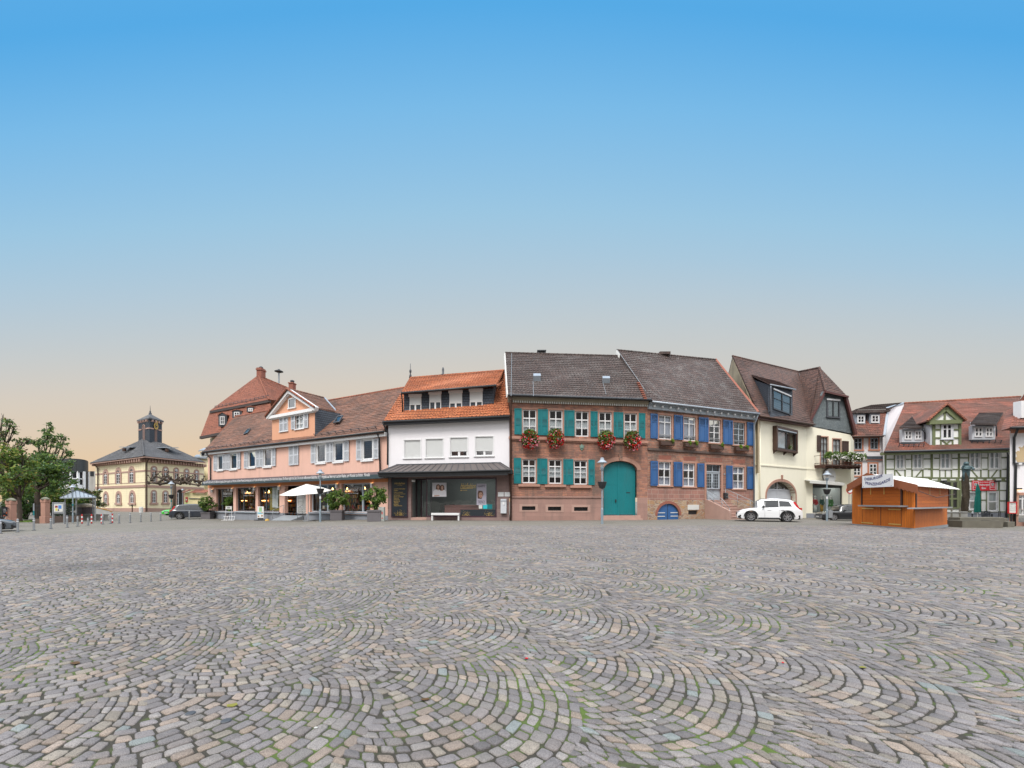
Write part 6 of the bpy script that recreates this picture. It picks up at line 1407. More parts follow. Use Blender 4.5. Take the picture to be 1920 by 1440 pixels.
for (x0, y0, x1, y1), dx in (((445, 475, 520, 520), 1), ((868, 483, 940, 525), -1)):
 a = on_plane(e0[0] if dx > 0 else e0[1], e0[1] if dx > 0 else e0[2], top[0], *q((x0 + x1) / 2, y1)); mb = MB(); mb.lathe(a + V((-.5 * dx, -.3, .3)), [(.3, -.3), (.3, .3)], 10); o = mb.build('roof_dormer', M['wood'], h); mb = MB(); mb.prism([a + V((-1.2, -.6, .75)), a + V((1.4, -.6, .75)), a + V((1.4, 1.5, .95)), a + V((-1.2, 1.5, .95))], V((0, 0, .12))); mb.build('dormer_roof', M['zinc'], o)
# turret
tY = Yc + 7; tl, tm, tr_ = P(*q(597, 400), tY + 2.6), P(*q(722, 440), tY), P(*q(862, 440), tY + 3.2)
T1, T2 = Facade((tl.x, tl.y), (tm.x, tm.y)), Facade((tm.x, tm.y), (tr_.x, tr_.y)); zT = P(*q(722, 140), tY).z; zB = P(*q(722, 460), tY).z - 3
t4 = V((tl.x + tr_.x - tm.x, tl.y + tr_.y - tm.y, 0)); mb = MB()
for A, B in ((tl, tm), (tm, tr_), (tr_, t4), (t4, tl)): mb.face(V((A.x, A.y, zB)), V((B.x, B.y, zB)), V((B.x, B.y, zT)), V((A.x, A.y, zT)))
tu = mb.build('turret', M['slate'], h)
c0 = (tl + tr_) / 2; ov = 1.14; ring = [V((c0.x + (k.x - c0.x) * ov, c0.y + (k.y - c0.y) * ov, zT)) for k in (tl, tm, tr_, t4)]; apx = V((c0.x, c0.y, P(*q(727, 95), c0.y).z))
mb = MB(); 
for k in range(4): mb.face(ring[k], ring[(k + 1) % 4], apx)
mb.face(*ring); 
for k in range(4): mb.prism([ring[k], ring[(k + 1) % 4], ring[(k + 1) % 4] + V((0, 0, -.3)), ring[k] + V((0, 0, -.3))], V((0, .06, 0)))
mb.build('turret_roof', M['thslate'], tu)
mb = MB(); mb.lathe(apx + V((0, 0, -.3)), [(.3, 0), (.22, .5), (.1, .6), (.17, .75), (.06, .95), (.02, 2.0)], 8); mb.build('spire', M['gunmetal'], tu)
for T in (T1, T2):
 mb = MB()
 for k in range(4): s = T.L * (k + .5) / 4; mb.fbox(T, s - .1, s + .1, zT - .75, zT - .3, 0, .4)
 zb = lerp(zB + 3, zT, .64); mb.fbox(T, 0, T.L * .3, zb - .12, zb + .12, -.02, .1); mb.fbox(T, T.L * .7, T.L, zb - .12, zb + .12, -.02, .1); m_ = T.L / 2; w = T.L * .10; archring(mb, T, m_ - w, m_ + w, zb, zb + .3, zb + .3 + w, .12, -.02, .1, 8); mb.build('turret_trim', M['paletrim'], tu)
 MB().poly(T, [(m_ - w, lerp(zB + 3, zT, .2))] + arc(m_ - w, m_ + w, zb + .3, zb + .3 + w, 8) + [(m_ + w, lerp(zB + 3, zT, .2))], -.02, .03).build('louvre', plain('brown_louvre', (.16, .1, .085, 1), .8, .2, 3) if T is T1 else bpy.data.materials['brown_louvre'], tu)
s, z = T2.px(*q(800, 232), .25); cl = disc(T2, s, z, .55, .72, .2, M['brass'], tu, 'clock', 24); mb = MB()
MB().poly(T2, [(s + .4 * math.cos(k * math.pi / 10), z + .5 * math.sin(k * math.pi / 10)) for k in range(20)], .203, .215).build('dial', M['black'], cl)
for k in range(12): t = k * math.pi / 6; mb.beam(T2, (s + .22 * math.cos(t), z + .3 * math.sin(t)), (s + .36 * math.cos(t), z + .46 * math.sin(t)), .07, .21, .23)
mb.beam(T2, (s, z), (s + .15, z + .2), .06, .21, .24); mb.beam(T2, (s, z), (s - .08, z + .38), .05, .21, .24); mb.build('dial_marks', M['brass'], cl)
mb = MB()
for k in (-1, 0, 1): mb.beam(T2, (s + k * .12, z + .7), (s + k * .28, z + 1.25 - abs(k) * .15), .14, .2, .26)
mb.fbox(T2, s - .3, s + .3, z + .66, z + .76, .2, .25); mb.build('clock_crown', M['brass'], cl)
for F, x, y0, y1 in ((FL, 155, 665, 1175), (FR, 680, 600, 1195)):
 s, z = F.px(*q(x, y0)); s2, z2 = F.px(*q(x, y1)); MB().tube([F.P(s, z + .2, .9), F.P(s, z - .8, .2), F.P(s, z2, .2)], .11, 6).build('downpipe', M['wood'], h)
# ================================================================== CREAM MANSARD HOUSE BEHIND
q = mp(360, 680, 4.5)
h = thing('mansard_house', 'cream house with a tall red mansard roof and brick chimney rising behind the salmon house', 'house', P(400, 950, 66))
A, B = P(*q(72, 622), 68), P(*q(700, 500), 58); K0, K1 = P(*q(150, 416), 69.5), P(*q(655, 318), 60.5); AP = P(*q(560, 110), 68); K0e, K1e = P(*q(148, 408), 69), P(*q(650, 312), 60)
R2 = P(*q(980, 420), 74)
mb = MB(); tiled(mb, A, B, K0, K1, .3, .25, 0, .03); mb.face(A, K0, K0 + V((6, 14, 0)), A + V((6, 14, 0))); mb.build('mansard_roof', M['roofred'], h)
mb = MB(); tiled(mb, K0e, K1e, AP + V((-.15, 0, 0)), AP + V((.15, 0, 0)), .3, .25, 0, .03); rr_ = P(*q(810, 215), 72); tiled(mb, K1e, P(*q(830, 330), 66), AP, rr_, .3, .25, 0, .03); mb.face(K0e, AP, K0e + V((8, 16, 0))); mb.build('roof', M['roofred'], h)
ridge_caps(K1e, AP, M['roofred'], h, .16); ridge_caps(AP, rr_, M['roofred'], h, .16)
mb = MB(); mb.prism([K0e, K1e, K1e + V((0, 0, -.35)), K0e + V((0, 0, -.35))], V((0, .5, 0))); mb.prism([A + V((-.1, -.1, 0)), B + V((0, -.1, 0)), B + V((0, -.1, -.4)), A + V((-.1, -.1, -.4))], V((0, .5, 0))); mb.build('cornice', plain('brown_black_eaves', (.045, .03, .026, 1), .7), h)
mb = MB(); n_ = V((0, -.6, .8))
for hh in (.2, .45): mb.tube([K0e.lerp(K1e, .08) + V((0, .3, hh + .3)), K0e.lerp(K1e, .98) + V((0, .3, hh + .3))], .03, 5)
for k in range(14): x = K0e.lerp(K1e, .08 + k * .068) + V((0, .3, 0)); mb.bar(x, x + V((0, 0, .8)), .05)
mb.build('snow_guard', M['gunmetal'], h)
FM = Facade((A.x + .9, A.y + .9), (B.x, B.y + 1)); mb = MB(); wall(mb, FM, 0, FM.L, -1, A.z - .2, B.z - .2, [], back=16); mb.build('wall', plain('pale_cream_wall', (.66, .62, .5, 1), .9, .05, 1, .2, stain=.1), h)
for x0, x1, y0, y1 in ((232, 302, 425, 540), (348, 430, 400, 470), (470, 540, 375, 420)):
 a = on_plane(A, B, K0, *q((x0 + x1) / 2, y1)); k = a.y / 800 / 4.5; w = (x1 - x0) * k * .5; hh = (y1 - y0) * k; mb = MB()
 mb.prism([a + V((-w, -.25, 0)), a + V((w, -.25, 0)), a + V((w, -.25, hh * .82)), a + V((0, -.25, hh)), a + V((-w, -.25, hh * .82))], V((0, 2.2, 0))); o = mb.build('dormer', M['gunmetal'], h)
 mb = MB(); mb.prism([a + V((-w * 1.15, -.35, hh * .8)), a + V((0, -.35, hh * 1.02)), a + V((0, 2.2, hh * 1.02)), a + V((-w * 1.15, 2.2, hh * .8))], V((0, 0, .12))); mb.prism([a + V((w * 1.15, -.35, hh * .8)), a + V((0, -.35, hh * 1.02)), a + V((0, 2.2, hh * 1.02)), a + V((w * 1.15, 2.2, hh * .8))], V((0, 0, .12))); mb.build('dormer_roof', M['roofred'], o)
 Fq = Facade((a.x - w, a.y - .27), (a.x + w, a.y - .27)); win(Fq, (w * .45, a.z + hh * .12, w * 1.55, a.z + hh * .72), o, 'white', 2, [.5], .1, .0, glass='darkglass')
b = P(*q(583, 125), 68.5); mb = MB(); k = 68.5 / 3600; mb.box((b.x, b.y, b.z), (20 * k, .6, 75 * k)); mb.box((b.x, b.y, b.z + 60 * k), (24 * k, .7, 6 * k)); mb.cm = 1; mb.lathe((b.x, b.y, b.z + 75 * k), [(.3, 0), (.3, .2), (.12, .35)], 8); mb.build('chimney', [M['flash'], M['gunmetal']], h)
sp_ = P(*q(733, 185), 73); o = thing('siren_mast', 'black mushroom-shaped siren on a mast above the red roofs', 'siren', sp_ + V((0, 0, -1))); k = 73 / 3600; MB().tube([sp_ + V((0, 0, -1.2)), sp_ + V((0, 0, 112 * k))], .13, 8).build('mast', M['iron'], o); MB().lathe(sp_ + V((0, 0, 108 * k)), [(.15, -.2), (.68, .0), (.7, .08), (.4, .24), (.2, .3), (.18, .42), (.06, .46)], 18).build('siren_hood', M['black'], o, smooth=True)
q = mp(160, 760, 6); o = thing('rear_house', 'low blue-grey roofed building end visible between the town hall and the salmon house', 'house', P(372, 880, 92)); a, b = P(*q(1225, 590), 92), P(*q(1360, 600), 92)
mb = MB(); mb.prism([P(*q(1270, 520), 92), P(*q(1420, 495), 92), P(*q(1420, 480), 95), P(*q(1330, 490), 95)], V((0, 0, .2))); mb.prism([a, b, P(*q(1420, 570), 95), P(*q(1250, 570), 95)], V((0, 0, .3))); mb.build('roof', M['zinc'], o)
Fq = fpx(366, 92.5, 395, 92.5); mb = MB(); wall(mb, Fq, 0, Fq.L, -.5, P(0, 858, 92.5).z, P(0, 858, 92.5).z, []); r = rr(Fq, q, 1285, 525, 1420, 575); mb.rbox(Fq, r, -2, -.2); mb.build('wall', M['thcream'], o); win(Fq, (r[0] + .2, r[1], r[2], r[3]), o, 'offwhite', 3, [], .12, -.19, glass='darkglass')
# ================================================================== MODERN HALL BEHIND THE TREES
q = mp(0, 740, 5.5375)
h = thing('modern_hall', 'dark drum-shaped modern hall with white fins and balconies behind the trees', 'hall', P(150, 960, 105))
Yh = 105; mb = MB(); cx = P(146, 800, Yh + 22); n = 40; rad = (990 - 610) / 5.5375 / 800 * 127 * .47
Yh = 121; zb, zt0, zt1 = P(*q(0, 790), Yh).z, P(*q(0, 664), Yh).z, P(*q(0, 690), Yh).z
pts = [(cx.x + rad * math.cos(math.pi + math.pi * k / n) - 4 * math.sin(math.pi + math.pi * k / n), cx.y - 2 + 4.5 * math.sin(math.pi + math.pi * k / n)) for k in range(n + 1)]
zz = lambda k: lerp(zt1, zt0, math.sin(math.pi * k / n) ** .5)
mb.grid([[V((x, y, zb - .4)) for x, y in pts], [V((x, y, zz(k))) for k, (x, y) in enumerate(pts)]]); mb.face(*[V((x, y, zz(k))) for k, (x, y) in enumerate(pts)]); mb.build('drum', boards('dark_metal_cladding', (.035, .042, .045, 1), (.03, .036, .04, 1), .9, True, .5, .04), h)
mb = MB(); mb.grid([[V((x * .97 + cx.x * .03, y + 1.2, -1)) for x, y in pts], [V((x * .97 + cx.x * .03, y + 1.2, zb)) for x, y in pts]]); mb.build('glazed_wall', M['darkglass'], h)
mb = MB()
for k in range(1, n, 5): x, y = pts[k]; mb.box((x, y + .3, zb / 2 - .4), (.14, .3, zb / 2 + .3))
mb.build('fins', M['white'], h)
for y0, y1 in ((935, 975), (868, 878)):
 z0, z1 = P(*q(0, y1), Yh).z, P(*q(0, y0), Yh).z; mb = MB(); mb.grid([[V((x * 1.02 - cx.x * .02, y - 1.2, z)) for x, y in pts] for z in (z0, z1)] + [[V((x, y, z1)) for x, y in pts]]); mb.build('balcony', M['white'], h)
mb = MB(); mb.grid([[V((x * 1.02 - cx.x * .02, y - 1.4, z)) for x, y in pts] for z in (-1.2, P(*q(0, 990), Yh).z)]); mb.build('base_wall', plain('concrete', (.36, .35, .33, 1), .9, .12, 1, .3, stain=.3), h)
Fq = fpx(*(q(925, 900)[0], Yh - 14), *(q(1010, 900)[0], Yh - 14)); mb = MB(); z = P(*q(0, 795), Yh - 14).z; wall(mb, Fq, 0, Fq.L, -1, z, z, []); mb.build('stair_tower', bpy.data.materials['concrete'], h)
r = rr(Fq, q, 940, 795, 975, 845); MB().rbox(Fq, r, .02, .1).build('window', M['darkglass'], h)
# ================================================================== WHITE HOUSE WITH RED TRIM
q = mp(1570, 730, 5.143)
F = fpx(1590, 52, 1656.5, 52); h = thing('red_trim_house', 'narrow white house with salmon window trim and red mansard roof behind the wooden stall', 'house', F.P(F.L / 2, -.3))
zE = F.px(*q(300, 455))[1]; mb = MB(); wall(mb, F, -1, F.L, -1, zE, zE, [], back=9); mb.build('wall', M['whiteplaster'], h); M['salmontrim'] = plain('salmon_trim', (.52, .22, .14, 1), .8, .08, 2)
for x0, x1, y0, y1, b, nx, cu in ((160, 234, 472, 582, [.62], 2, 1), (315, 389, 470, 580, [.62], 2, 1), (150, 222, 718, 832, [.66, .33], 2, 1), (305, 378, 718, 832, [.66, .33], 2, 0)):
 r = rr(F, q, x0, y0, x1, y1); surround(F, r, .2, 'salmontrim', h, .06, True); win(F, r, h, 'white' if y0 > 600 else 'zinc', nx, b, .10, -.0, mw=.09, glass='darkglass', thick=.06)
r = rr(F, q, 293, 1000, 340, 1160); 
MB().rbox(F, rr(F, q, 125, 645, 430, 676), -.05, .12).build('slate_band', M['slate'], h); MB().rbox(F, rr(F, q, 125, 677, 430, 686), -.05, .2).build('string_course', M['flash'], h)
A, B = P(*q(120, 458), 51.4), P(*q(438, 452), 51.4); K0, K1 = P(*q(155, 212), 54), P(*q(472, 205), 54)
mb = MB(); tiled(mb, A, B, K0, K1, .35, .3, .03, .04); mb.prism([A, B, K1, K0], V((0, .6, -.1))); mb.build('mansard_roof', M['roofwr'], h); gutter(A + V((0, -.1, 0)), B + V((0, -.1, 0)), 'wood', h, .1)
T0, T1 = P(*q(328, 152), 60), P(*q(622, 128), 60); mb = MB(); tiled(mb, K0 + V((-.2, -.5, .1)), K1 + V((.1, -.5, .1)), T0, T1, .4, .3, .02, .04); mb.face(K0 + V((-.2, -.5, .1)), T0, K0 + V((2, 10, 0))); mb.prism([K0 + V((-.2, -.5, .05)), K1 + V((.1, -.5, .05)), K1 + V((.1, -.5, -.2)), K0 + V((-.2, -.5, -.2))], V((0, .4, 0))); mb.build('upper_roof', M['rooftile'], h)
for x0, x1, y0, y1 in ((178, 272, 232, 336), (312, 412, 228, 332)):
 Fq = Facade(tuple(on_plane(A, B, K0, *q(x0, y1))[:2]), tuple(on_plane(A, B, K0, *q(x1, y1))[:2])); Fq = Facade((Fq.A.x, Fq.A.y - .1), (Fq.B.x, Fq.A.y - .1))
 r = rr(Fq, q, x0, y0, x1, y1); o = MB().fbox(Fq, r[0], r[2], r[1], r[3], -2, -.02).build('dormer', M['zinc'], h); win(Fq, (r[0] + .15, r[1] + .1, r[2] - .15, r[3] - .25), o, 'white', 2, [.5], .14, .0, glass='darkglass'); MB().fbox(Fq, r[0] - .25, r[2] + .25, r[3], r[3] + .14, -2.2, .3).build('dormer_roof', M['rooftile'], o)
mb = MB(); a = [P(*q(438, 455), 51.5), P(*q(475, 188), 54.5), P(*q(632, 140), 60.5), P(*q(575, 300), 60.5), P(*q(448, 560), 51.8)]; a2 = [F.P(F.L, -1), a[0], a[1], a[2], V((a[2].x, a[2].y, -1))]; mb.prism(a2, V((.25, .0, 0))); mb.build('gable_wall', M['whiteplaster'], h)
mb = MB(); mb.prism([a[0] + V((-.05, 0, .05)), a[1] + V((-.05, 0, .05)), a[1] + V((-.05, 0, .2)), a[0] + V((-.05, 0, .2))], V((.4, 0, 0))); mb.prism([a[1] + V((-.05, 0, .05)), a[2] + V((-.05, 0, .05)), a[2] + V((-.05, 0, .2)), a[1] + V((-.05, 0, .2))], V((.4, 0, 0))); mb.build('parapet_flashing', M['zinc'], h)
o = thing('no_entry_sign', 'small round red-rimmed traffic sign on a pole beside the wooden stall', 'traffic sign', G(1593.5, 975)); z = P(1593.5, 919, 41); Fq = Facade((z.x - .5, 41), (z.x + .5, 41)); disc(Fq, .5, z.z, .36, .36, .0, M['red'], o, 'rim', 20); disc(Fq, .5, z.z, .25, .25, .02, M['white'], o, 'face', 20); MB().tube([V((z.x, 41.1, gz(33))), V((z.x, 41.1, z.z + .3))], .035, 6).build('pole', M['iron'], o); o.location = V((z.x, 41, gz(33))); 
for ch in o.children: ch.location = ORG[o] - V(o.location)
# ================================================================== GREEN TIMBER-FRAMED HOUSE
J = mp(1740, 730, 5.143); I = q
F = fpx(1657, 42, 1893, 40); h = thing('timber_house', 'green and white timber-framed house with red tiled roof, central gable and two dormers', 'house', F.P(F.L / 2, -.3))
M['timber'] = plain('moss_green_timber', (.15, .175, .085, 1), .7, .14, 1.6, .25, stain=.15); M['infill'] = plain('white_infill', (.80, .81, .785, 1), .92, .03, 1, .2, stain=.06); TR = M['timber']
zE0, zE1 = F.px(*I(465, 600))[1], F.px(*J(800, 575))[1]
W_ = [rr(F, I, 563, 628, 643, 768), rr(F, I, 730, 622, 816, 766), rr(F, J, 120, 612, 212, 768), rr(F, J, 402, 606, 498, 768), rr(F, J, 590, 604, 690, 768), rr(F, J, 393, 990, 455, 1160), rr(F, J, 575, 990, 668, 1175)]
W_[5] = (W_[5][0], W_[5][1], F.px(*J(478, 1100))[0], W_[5][3])
mb = MB(); wall(mb, F, 0, F.L, -1, zE0, zE1, W_, .15, 9, sl=(.8, .6), sr=(.8, .6)); mb.build('wall', M['infill'], h)
def B(q, pts, w, d=.035, name='timber_beam'):
 mb = MB()
 for a, b in zip(pts, pts[1:]):
  p0, p1 = F.px(*q(*a)), F.px(*q(*b)); mb.beam(F, p0, p1, w * 8.74 / 800 * 42 / 62, -.05, d + RD.uniform(0, .006))
 return mb.build(name, TR, h)
def JX(x): return (1740 + x / 5.143 - 1570) * 5.143
px = lambda x: x  # measured widths in zoomed pixels, about 9.7 mm each
for x, w in ((464, 18), (552, 15), (652, 16), (719, 16), (823, 16), (908, 24)): B(I, [(x, 605), (x, 860)], w, .05 if w > 20 else .035)
for x, w in ((34, 20), (112, 10), (224, 12), (296, 20), (392, 12), (508, 13), (581, 13), (697, 14), (790, 16)): B(J, [(x, 592), (x, 860)], w, .045)
for y, (xa, xb) in ((614, (455, 920)), (676, (475, 560)), (676, (645, 730)), (672, (815, 920)), (770, (455, 920)), (852, (455, 920)), (888, (455, 920))): B(I, [(xa, y), (xb, y - (xb - xa) * .008)], 14 if y not in (852, 888) else 18)
for y, (xa, xb) in ((598, (0, 800)), (666, (60, 112)), (666, (218, 300)), (662, (305, 385)), (662, (512, 576)), (660, (702, 790)), (771, (0, 800)), (854, (0, 800)), (884, (0, 800))): B(J, [(xa, y), (xb, y)], 14 if y not in (854, 884) else 18)
for k in range(9): x = 20 + k * 88; B(J, [(x, 854), (x, 886)], 34, .03)
B(I, [(560, 775), (620, 850)], 14); B(I, [(815, 775), (752, 850)], 14); B(J, [(415, 775), (478, 850)], 13); B(J, [(668, 775), (610, 850)], 13); B(J, [(166, 780), (166, 850)], 12)
for x, w in ((312, 22), (508, 0), (565, 16), (683, 16), (770, 16)):
 if w: B(J, [(x, 890), (x, 1180)], w, .04)
B(J, [(508, 980), (508, 1180)], 8); 
for y, xa, xb in ((975, 295, 800), (1068, 295, 385), (1068, 500, 570), (1075, 690, 770), (1182, 295, 770)): B(J, [(xa, y), (xb, y)], 14)
B(J, [(792, 575), (772, 1235)], 22, .12, 'corner_post'); 
MB().fbox(F, F.px(*J(295, 1200))[0], F.L - .1, -.9, F.px(*J(500, 1190))[1], -.1, .06).build('plinth', M['greyplinth'], h)
for k, r in enumerate(W_):
 surround(F, r, .09, 'offwhite', h, .06, True, 'window_frame'); win(F, r, h, 'white', 2 if k < 5 else 1, [(.66, .09)] if k < 5 else [(.5, .12)], .1, -.06, mw=.08, cur=[(0, 0, 1, 1)] if k in (0, 1, 2, 3, 4) else [(0, .55, 1, .95)], curm='blind')
# dark doorway screen behind the stall
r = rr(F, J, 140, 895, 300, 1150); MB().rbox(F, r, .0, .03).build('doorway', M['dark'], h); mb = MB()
for x in (145, 225, 285): a = F.px(*J(x, 1000))[0]; mb.fbox(F, a - .09, a + .09, r[1], r[3], .03, .09)
for y in (960, 1055, 1145): z = F.px(*J(200, y))[1]; mb.fbox(F, r[0], r[2], z - .08, z + .08, .03, .085)
mb.build('doorway_frame', TR, h)
# roof
EL, ER = P(*I(450, 598), 41.2), P(*J(800, 568), 39.2); RL, RR = P(*I(650, 135), 49), P(*J(890, 72), 47.5)
EL.z = (EL.z + ER.z) / 2 + .1; ER.z = EL.z
EL = V((P(*I(450, 595), 41.2).x, 41.2, P(*I(450, 597), 41.2).z)); ER = V((P(*J(803, 568), 39.2).x, 39.2, P(*J(803, 568), 39.2).z))
gable_roof(h, EL, ER, RL, RR, M['rooftm'], row=.28, amp=0, step=.032); ridge_caps(RL, RR, M['roofred'], h, .13)
mb = MB(); mb.prism([EL + V((0, .05, -.1)), ER + V((0, .05, -.1)), ER + V((0, .05, -.35)), EL + V((0, .05, -.35))], V((0, .4, 0))); mb.build('eave_board', TR, h); gutter(EL + V((0, -.1, -.05)), ER + V((0, -.1, -.05)), 'gunmetal', h, .09)
for qq, x0, x1, y in ((I, 590, 830, 555), (J, 420, 700, 520)):
 mb = MB(); a, b = on_plane(EL, ER, RL, *qq(x0, y)), on_plane(EL, ER, RL, *qq(x1, y))
 for hh in (.12, .28): mb.tube([a + V((0, -.1, hh)), b + V((0, -.1, hh))], .025, 5)
 for k in range(6): p = a.lerp(b, k / 5); mb.bar(p, p + V((0, -.1, .32)), .05)
 mb.build('snow_guard', M['gunmetal'], h)
def shed(qq, x0, x1, yt, yb, roof):
 a, b = on_plane(EL, ER, RL, *qq(x0, yb)), on_plane(EL, ER, RL, *qq(x1, yb)); y_ = min(a.y, b.y) - .1; Fd = Facade((a.x * y_ / a.y, y_), (b.x * y_ / b.y, y_)); r = rr(Fd, qq, x0, yt, x1, yb)
 o = MB().fbox(Fd, 0, Fd.L, r[1] - .1, r[3], -.3, 0).build('dormer', M['shutgrey'], h)
 MB().prism([Fd.P(Fd.L, r[1], 0), Fd.P(Fd.L, r[3], 0), Fd.P(Fd.L, r[3] + .4, -2.2), Fd.P(Fd.L, r[1] + 2.0, -2.2)], V((.05, 0, 0))).build('dormer_cheek', M['shutgrey'], h)
 m = Fd.L / 2; t = r[1] + .15
 for p0, p1 in ((.2, m - .15), (m + .15, Fd.L - .25)): win(Fd, (p0, t, p1, r[3] - .15), o, 'white', 2, [.5], .11, .0, mw=.09, glass='darkglass', cur=None)
 MB().fbox(Fd, .0, Fd.L, r[1] - .22, r[1] - .1, -.2, .1).build('dormer_sill', M['gunmetal'], o)
 c4 = [P(*qq(*roof[0]), y_ - .5), P(*qq(*roof[1]), y_ - .45), on_plane(EL, ER, RL, *qq(*roof[2])), on_plane(EL, ER, RL, *qq(*roof[3]))]
 mb = MB(); tiled(mb, c4[0] + V((0, 0, .12)), c4[1] + V((0, 0, .12)), c4[3] + V((0, 0, .1)), c4[2] + V((0, 0, .1)), .2, .2, 0, .024); mb.prism([c4[0], c4[1], c4[2], c4[3]], V((0, 0, .1))); mb.build('dormer_roof', tiles('sooty_plain_tiles', (.075, .048, .042, 1), (.05, .036, .034, 1), (.018, .014, .013, 1), .19, .19, 0, .1, moss=.3) if 'sooty_plain_tiles' not in bpy.data.materials else bpy.data.materials['sooty_plain_tiles'], h)
 pipe([c4[1] + V((0, 0, .0)), Fd.P(Fd.L + .05, r[3] - .4, .1), Fd.P(Fd.L + .05, r[1] + .2, .1)], .05, 'gunmetal', h)
shed(I, 625, 832, 385, 500, ((598, 378), (812, 380), (895, 262), (735, 262))); shed(J, 425, 645, 352, 475, ((408, 342), (655, 345), (725, 232), (492, 236)))
# central gable bay
gs0, gs1 = F.px(*J(34, 600))[0], F.px(*J(300, 600))[0]; gz0 = F.px(*J(170, 575))[1]; gzt = F.px(*J(170, 320))[1]; gw_ = rr(F, J, 124, 338, 220, 480); D_ = .12
mb = MB(); mb.fbox(F, gs0, gs1, gz0 - .3, gzt, -3, D_ - .03); mb.build('gable_bay', M['infill'], h)
def GB(pts, w, d=.05):
 mb = MB()
 for a, b in zip(pts, pts[1:]): mb.beam(F, F.px(*J(*a)), F.px(*J(*b)), w * .0094, D_ - .08, D_ + d)
 mb.build('timber_beam', TR, h)
for x, w in ((46, 24), (114, 11), (226, 11), (296, 22)): GB([(x, 325), (x, 595)], w)
for y, a, b in ((390, 50, 115), (390, 225, 295), (470, 50, 295), (568, 35, 305), (328, 35, 305)): GB([(a, y), (b, y)], 14, .045)
GB([(125, 490), (213, 560)], 11); GB([(213, 490), (125, 560)], 11, .04)
surround(F, gw_, .11, 'shutgrey', h, D_ + .06, True, 'window_frame'); win(F, gw_, h, 'white', 2, [(.66, .09)], .1, D_ - .01, mw=.08, glass='darkglass')
ap_ = F.px(*J(175, 178), .5); e_l, e_r = F.px(*J(15, 312), .5), F.px(*J(330, 308), .5)
MB().poly(F, [(e_l[0] + .2, e_l[1]), (e_r[0] - .2, e_r[1]), (ap_[0], ap_[1] - .1)], .0, .3).build('pediment', M['infill'], h)
mb = MB(); mb.beam(F, e_l, ap_, .42, .2, .5); mb.beam(F, e_r, ap_, .42, .2, .5); mb.fbox(F, e_l[0], e_r[0], e_l[1] - .25, e_l[1] + .12, .1, .52); mb.fbox(F, ap_[0] - .08, ap_[0] + .08, e_l[1], ap_[1], .28, .36); 
for t in (-1, 1): mb.beam(F, (ap_[0], e_l[1] + .25 + .9), (ap_[0] + t * 1.5, e_l[1] + .1), .14, .28, .35)
mb.build('gable_frame', TR, h)
apv, elv, erv = F.P(ap_[0], ap_[1] + .3, .62), F.P(e_l[0] - .25, e_l[1] - .0, .62), F.P(e_r[0] + .25, e_r[1] - .0, .62); bk = V((0, 5.2, 0)); mb = MB()
tt_ = (apv.z - EL.z) / (RL.z - EL.z); dY = lerp((EL.y + ER.y) / 2, (RL.y + RR.y) / 2, tt_) - apv.y + .3; bk = V((dY * .35, dY, 0))
mb.prism([apv, erv, erv + bk, apv + bk], V((0, 0, .1))); mb.prism([elv, apv, apv + bk, elv + bk], V((0, 0, .1))); mb.build('gable_roof', M['rooftm'], h)
mb = MB()
for a, b in ((elv, apv), (erv, apv)):
 for k in range(12): p, p2 = a.lerp(b, k / 12), a.lerp(b, (k + 1.05) / 12); mb.tube([p + V((0, 0, .08)), p2 + V((0, 0, .08))], [.12, .1], 6)
mb.build('verge_tiles', M['roofred'], h)
MB().prism([F.P(gs1, gz0 - .2, D_ - .03), F.P(gs1, gzt, D_ - .03), F.P(gs1, gzt, -3.5), F.P(gs1, gz0 + 1.5, -2)], V((.05, 0, 0))).build('gable_cheek', M['shutgrey'], h)
MB().prism([F.P(gs0, gz0 - .2, D_ - .03), F.P(gs0, gzt, D_ - .03), F.P(gs0, gzt, -3.5), F.P(gs0, gz0 + 1.5, -2)], V((-.2, 0, 0))).build('gable_cheek', M['shutgrey'], h)
pipe([ER + V((-.4, 0, -.1)), F.P(F.L - .25, zE1 - .6, .15), F.P(F.L - .35, -.3, .12)], .06, 'gunmetal', h)
# red banner
r = rr(F, J, 424, 880, 658, 977, .12); o = thing('brewery_banner', 'red banner with white lettering and two white emblems on the timber house', 'banner', F.P((r[0] + r[2]) / 2, r[1], .14)); W, H = r[2] - r[0], r[3] - r[1]; MB().rbox(F, r, .11, .13).build('cloth', plain('banner_red', (.62, .015, .03, 1), .6, .04, 2, 0), o)
for s, wd, z, hh, st in ((.27, .46, .80, .10, 'Bräu & Gasthof'), (.26, .48, .45, .24, 'Dieburger'), (.40, .19, .15, .22, 'Bier')): ftext(F, st, r[0] + W * s, r[1] + H * z, o, M['white'], .135, w=W * wd, h=H * hh, offset=.02)
for s in (.15, .85):
 c_ = r[0] + W * s; mb = MB(); w2 = W * .11
 for a, b in (((c_ - w2, r[1] + H * .1), (c_ - w2, r[1] + H * .9)), ((c_ + w2, r[1] + H * .1), (c_ + w2, r[1] + H * .9)), ((c_ - w2, r[1] + H * .9), (c_ + w2, r[1] + H * .9)), ((c_ - w2, r[1] + H * .1), (c_ + w2, r[1] + H * .1))): mb.beam(F, a, b, .035, .13, .136)
 for a in range(0, 360, 45): t = math.radians(a); mb.beam(F, (c_, r[1] + H * .62), (c_ + W * .055 * math.cos(t), r[1] + H * (.62 + .16 * math.sin(t))), .12, .13, .1365)
 mb.fbox(F, c_ - w2 * .85, c_ + w2 * .85, r[1] + H * .33, r[1] + H * .36, .13, .136); mb.build('emblem', M['white'], o)
for x, y in ((675, 885), (158, 885)): s, z = F.px(*J(x, y), .3); MB().fbox(F, s - .18, s + .18, z - .08, z + .08, .05, .4).build('floodlight', M['black'], h, bevel=.03)
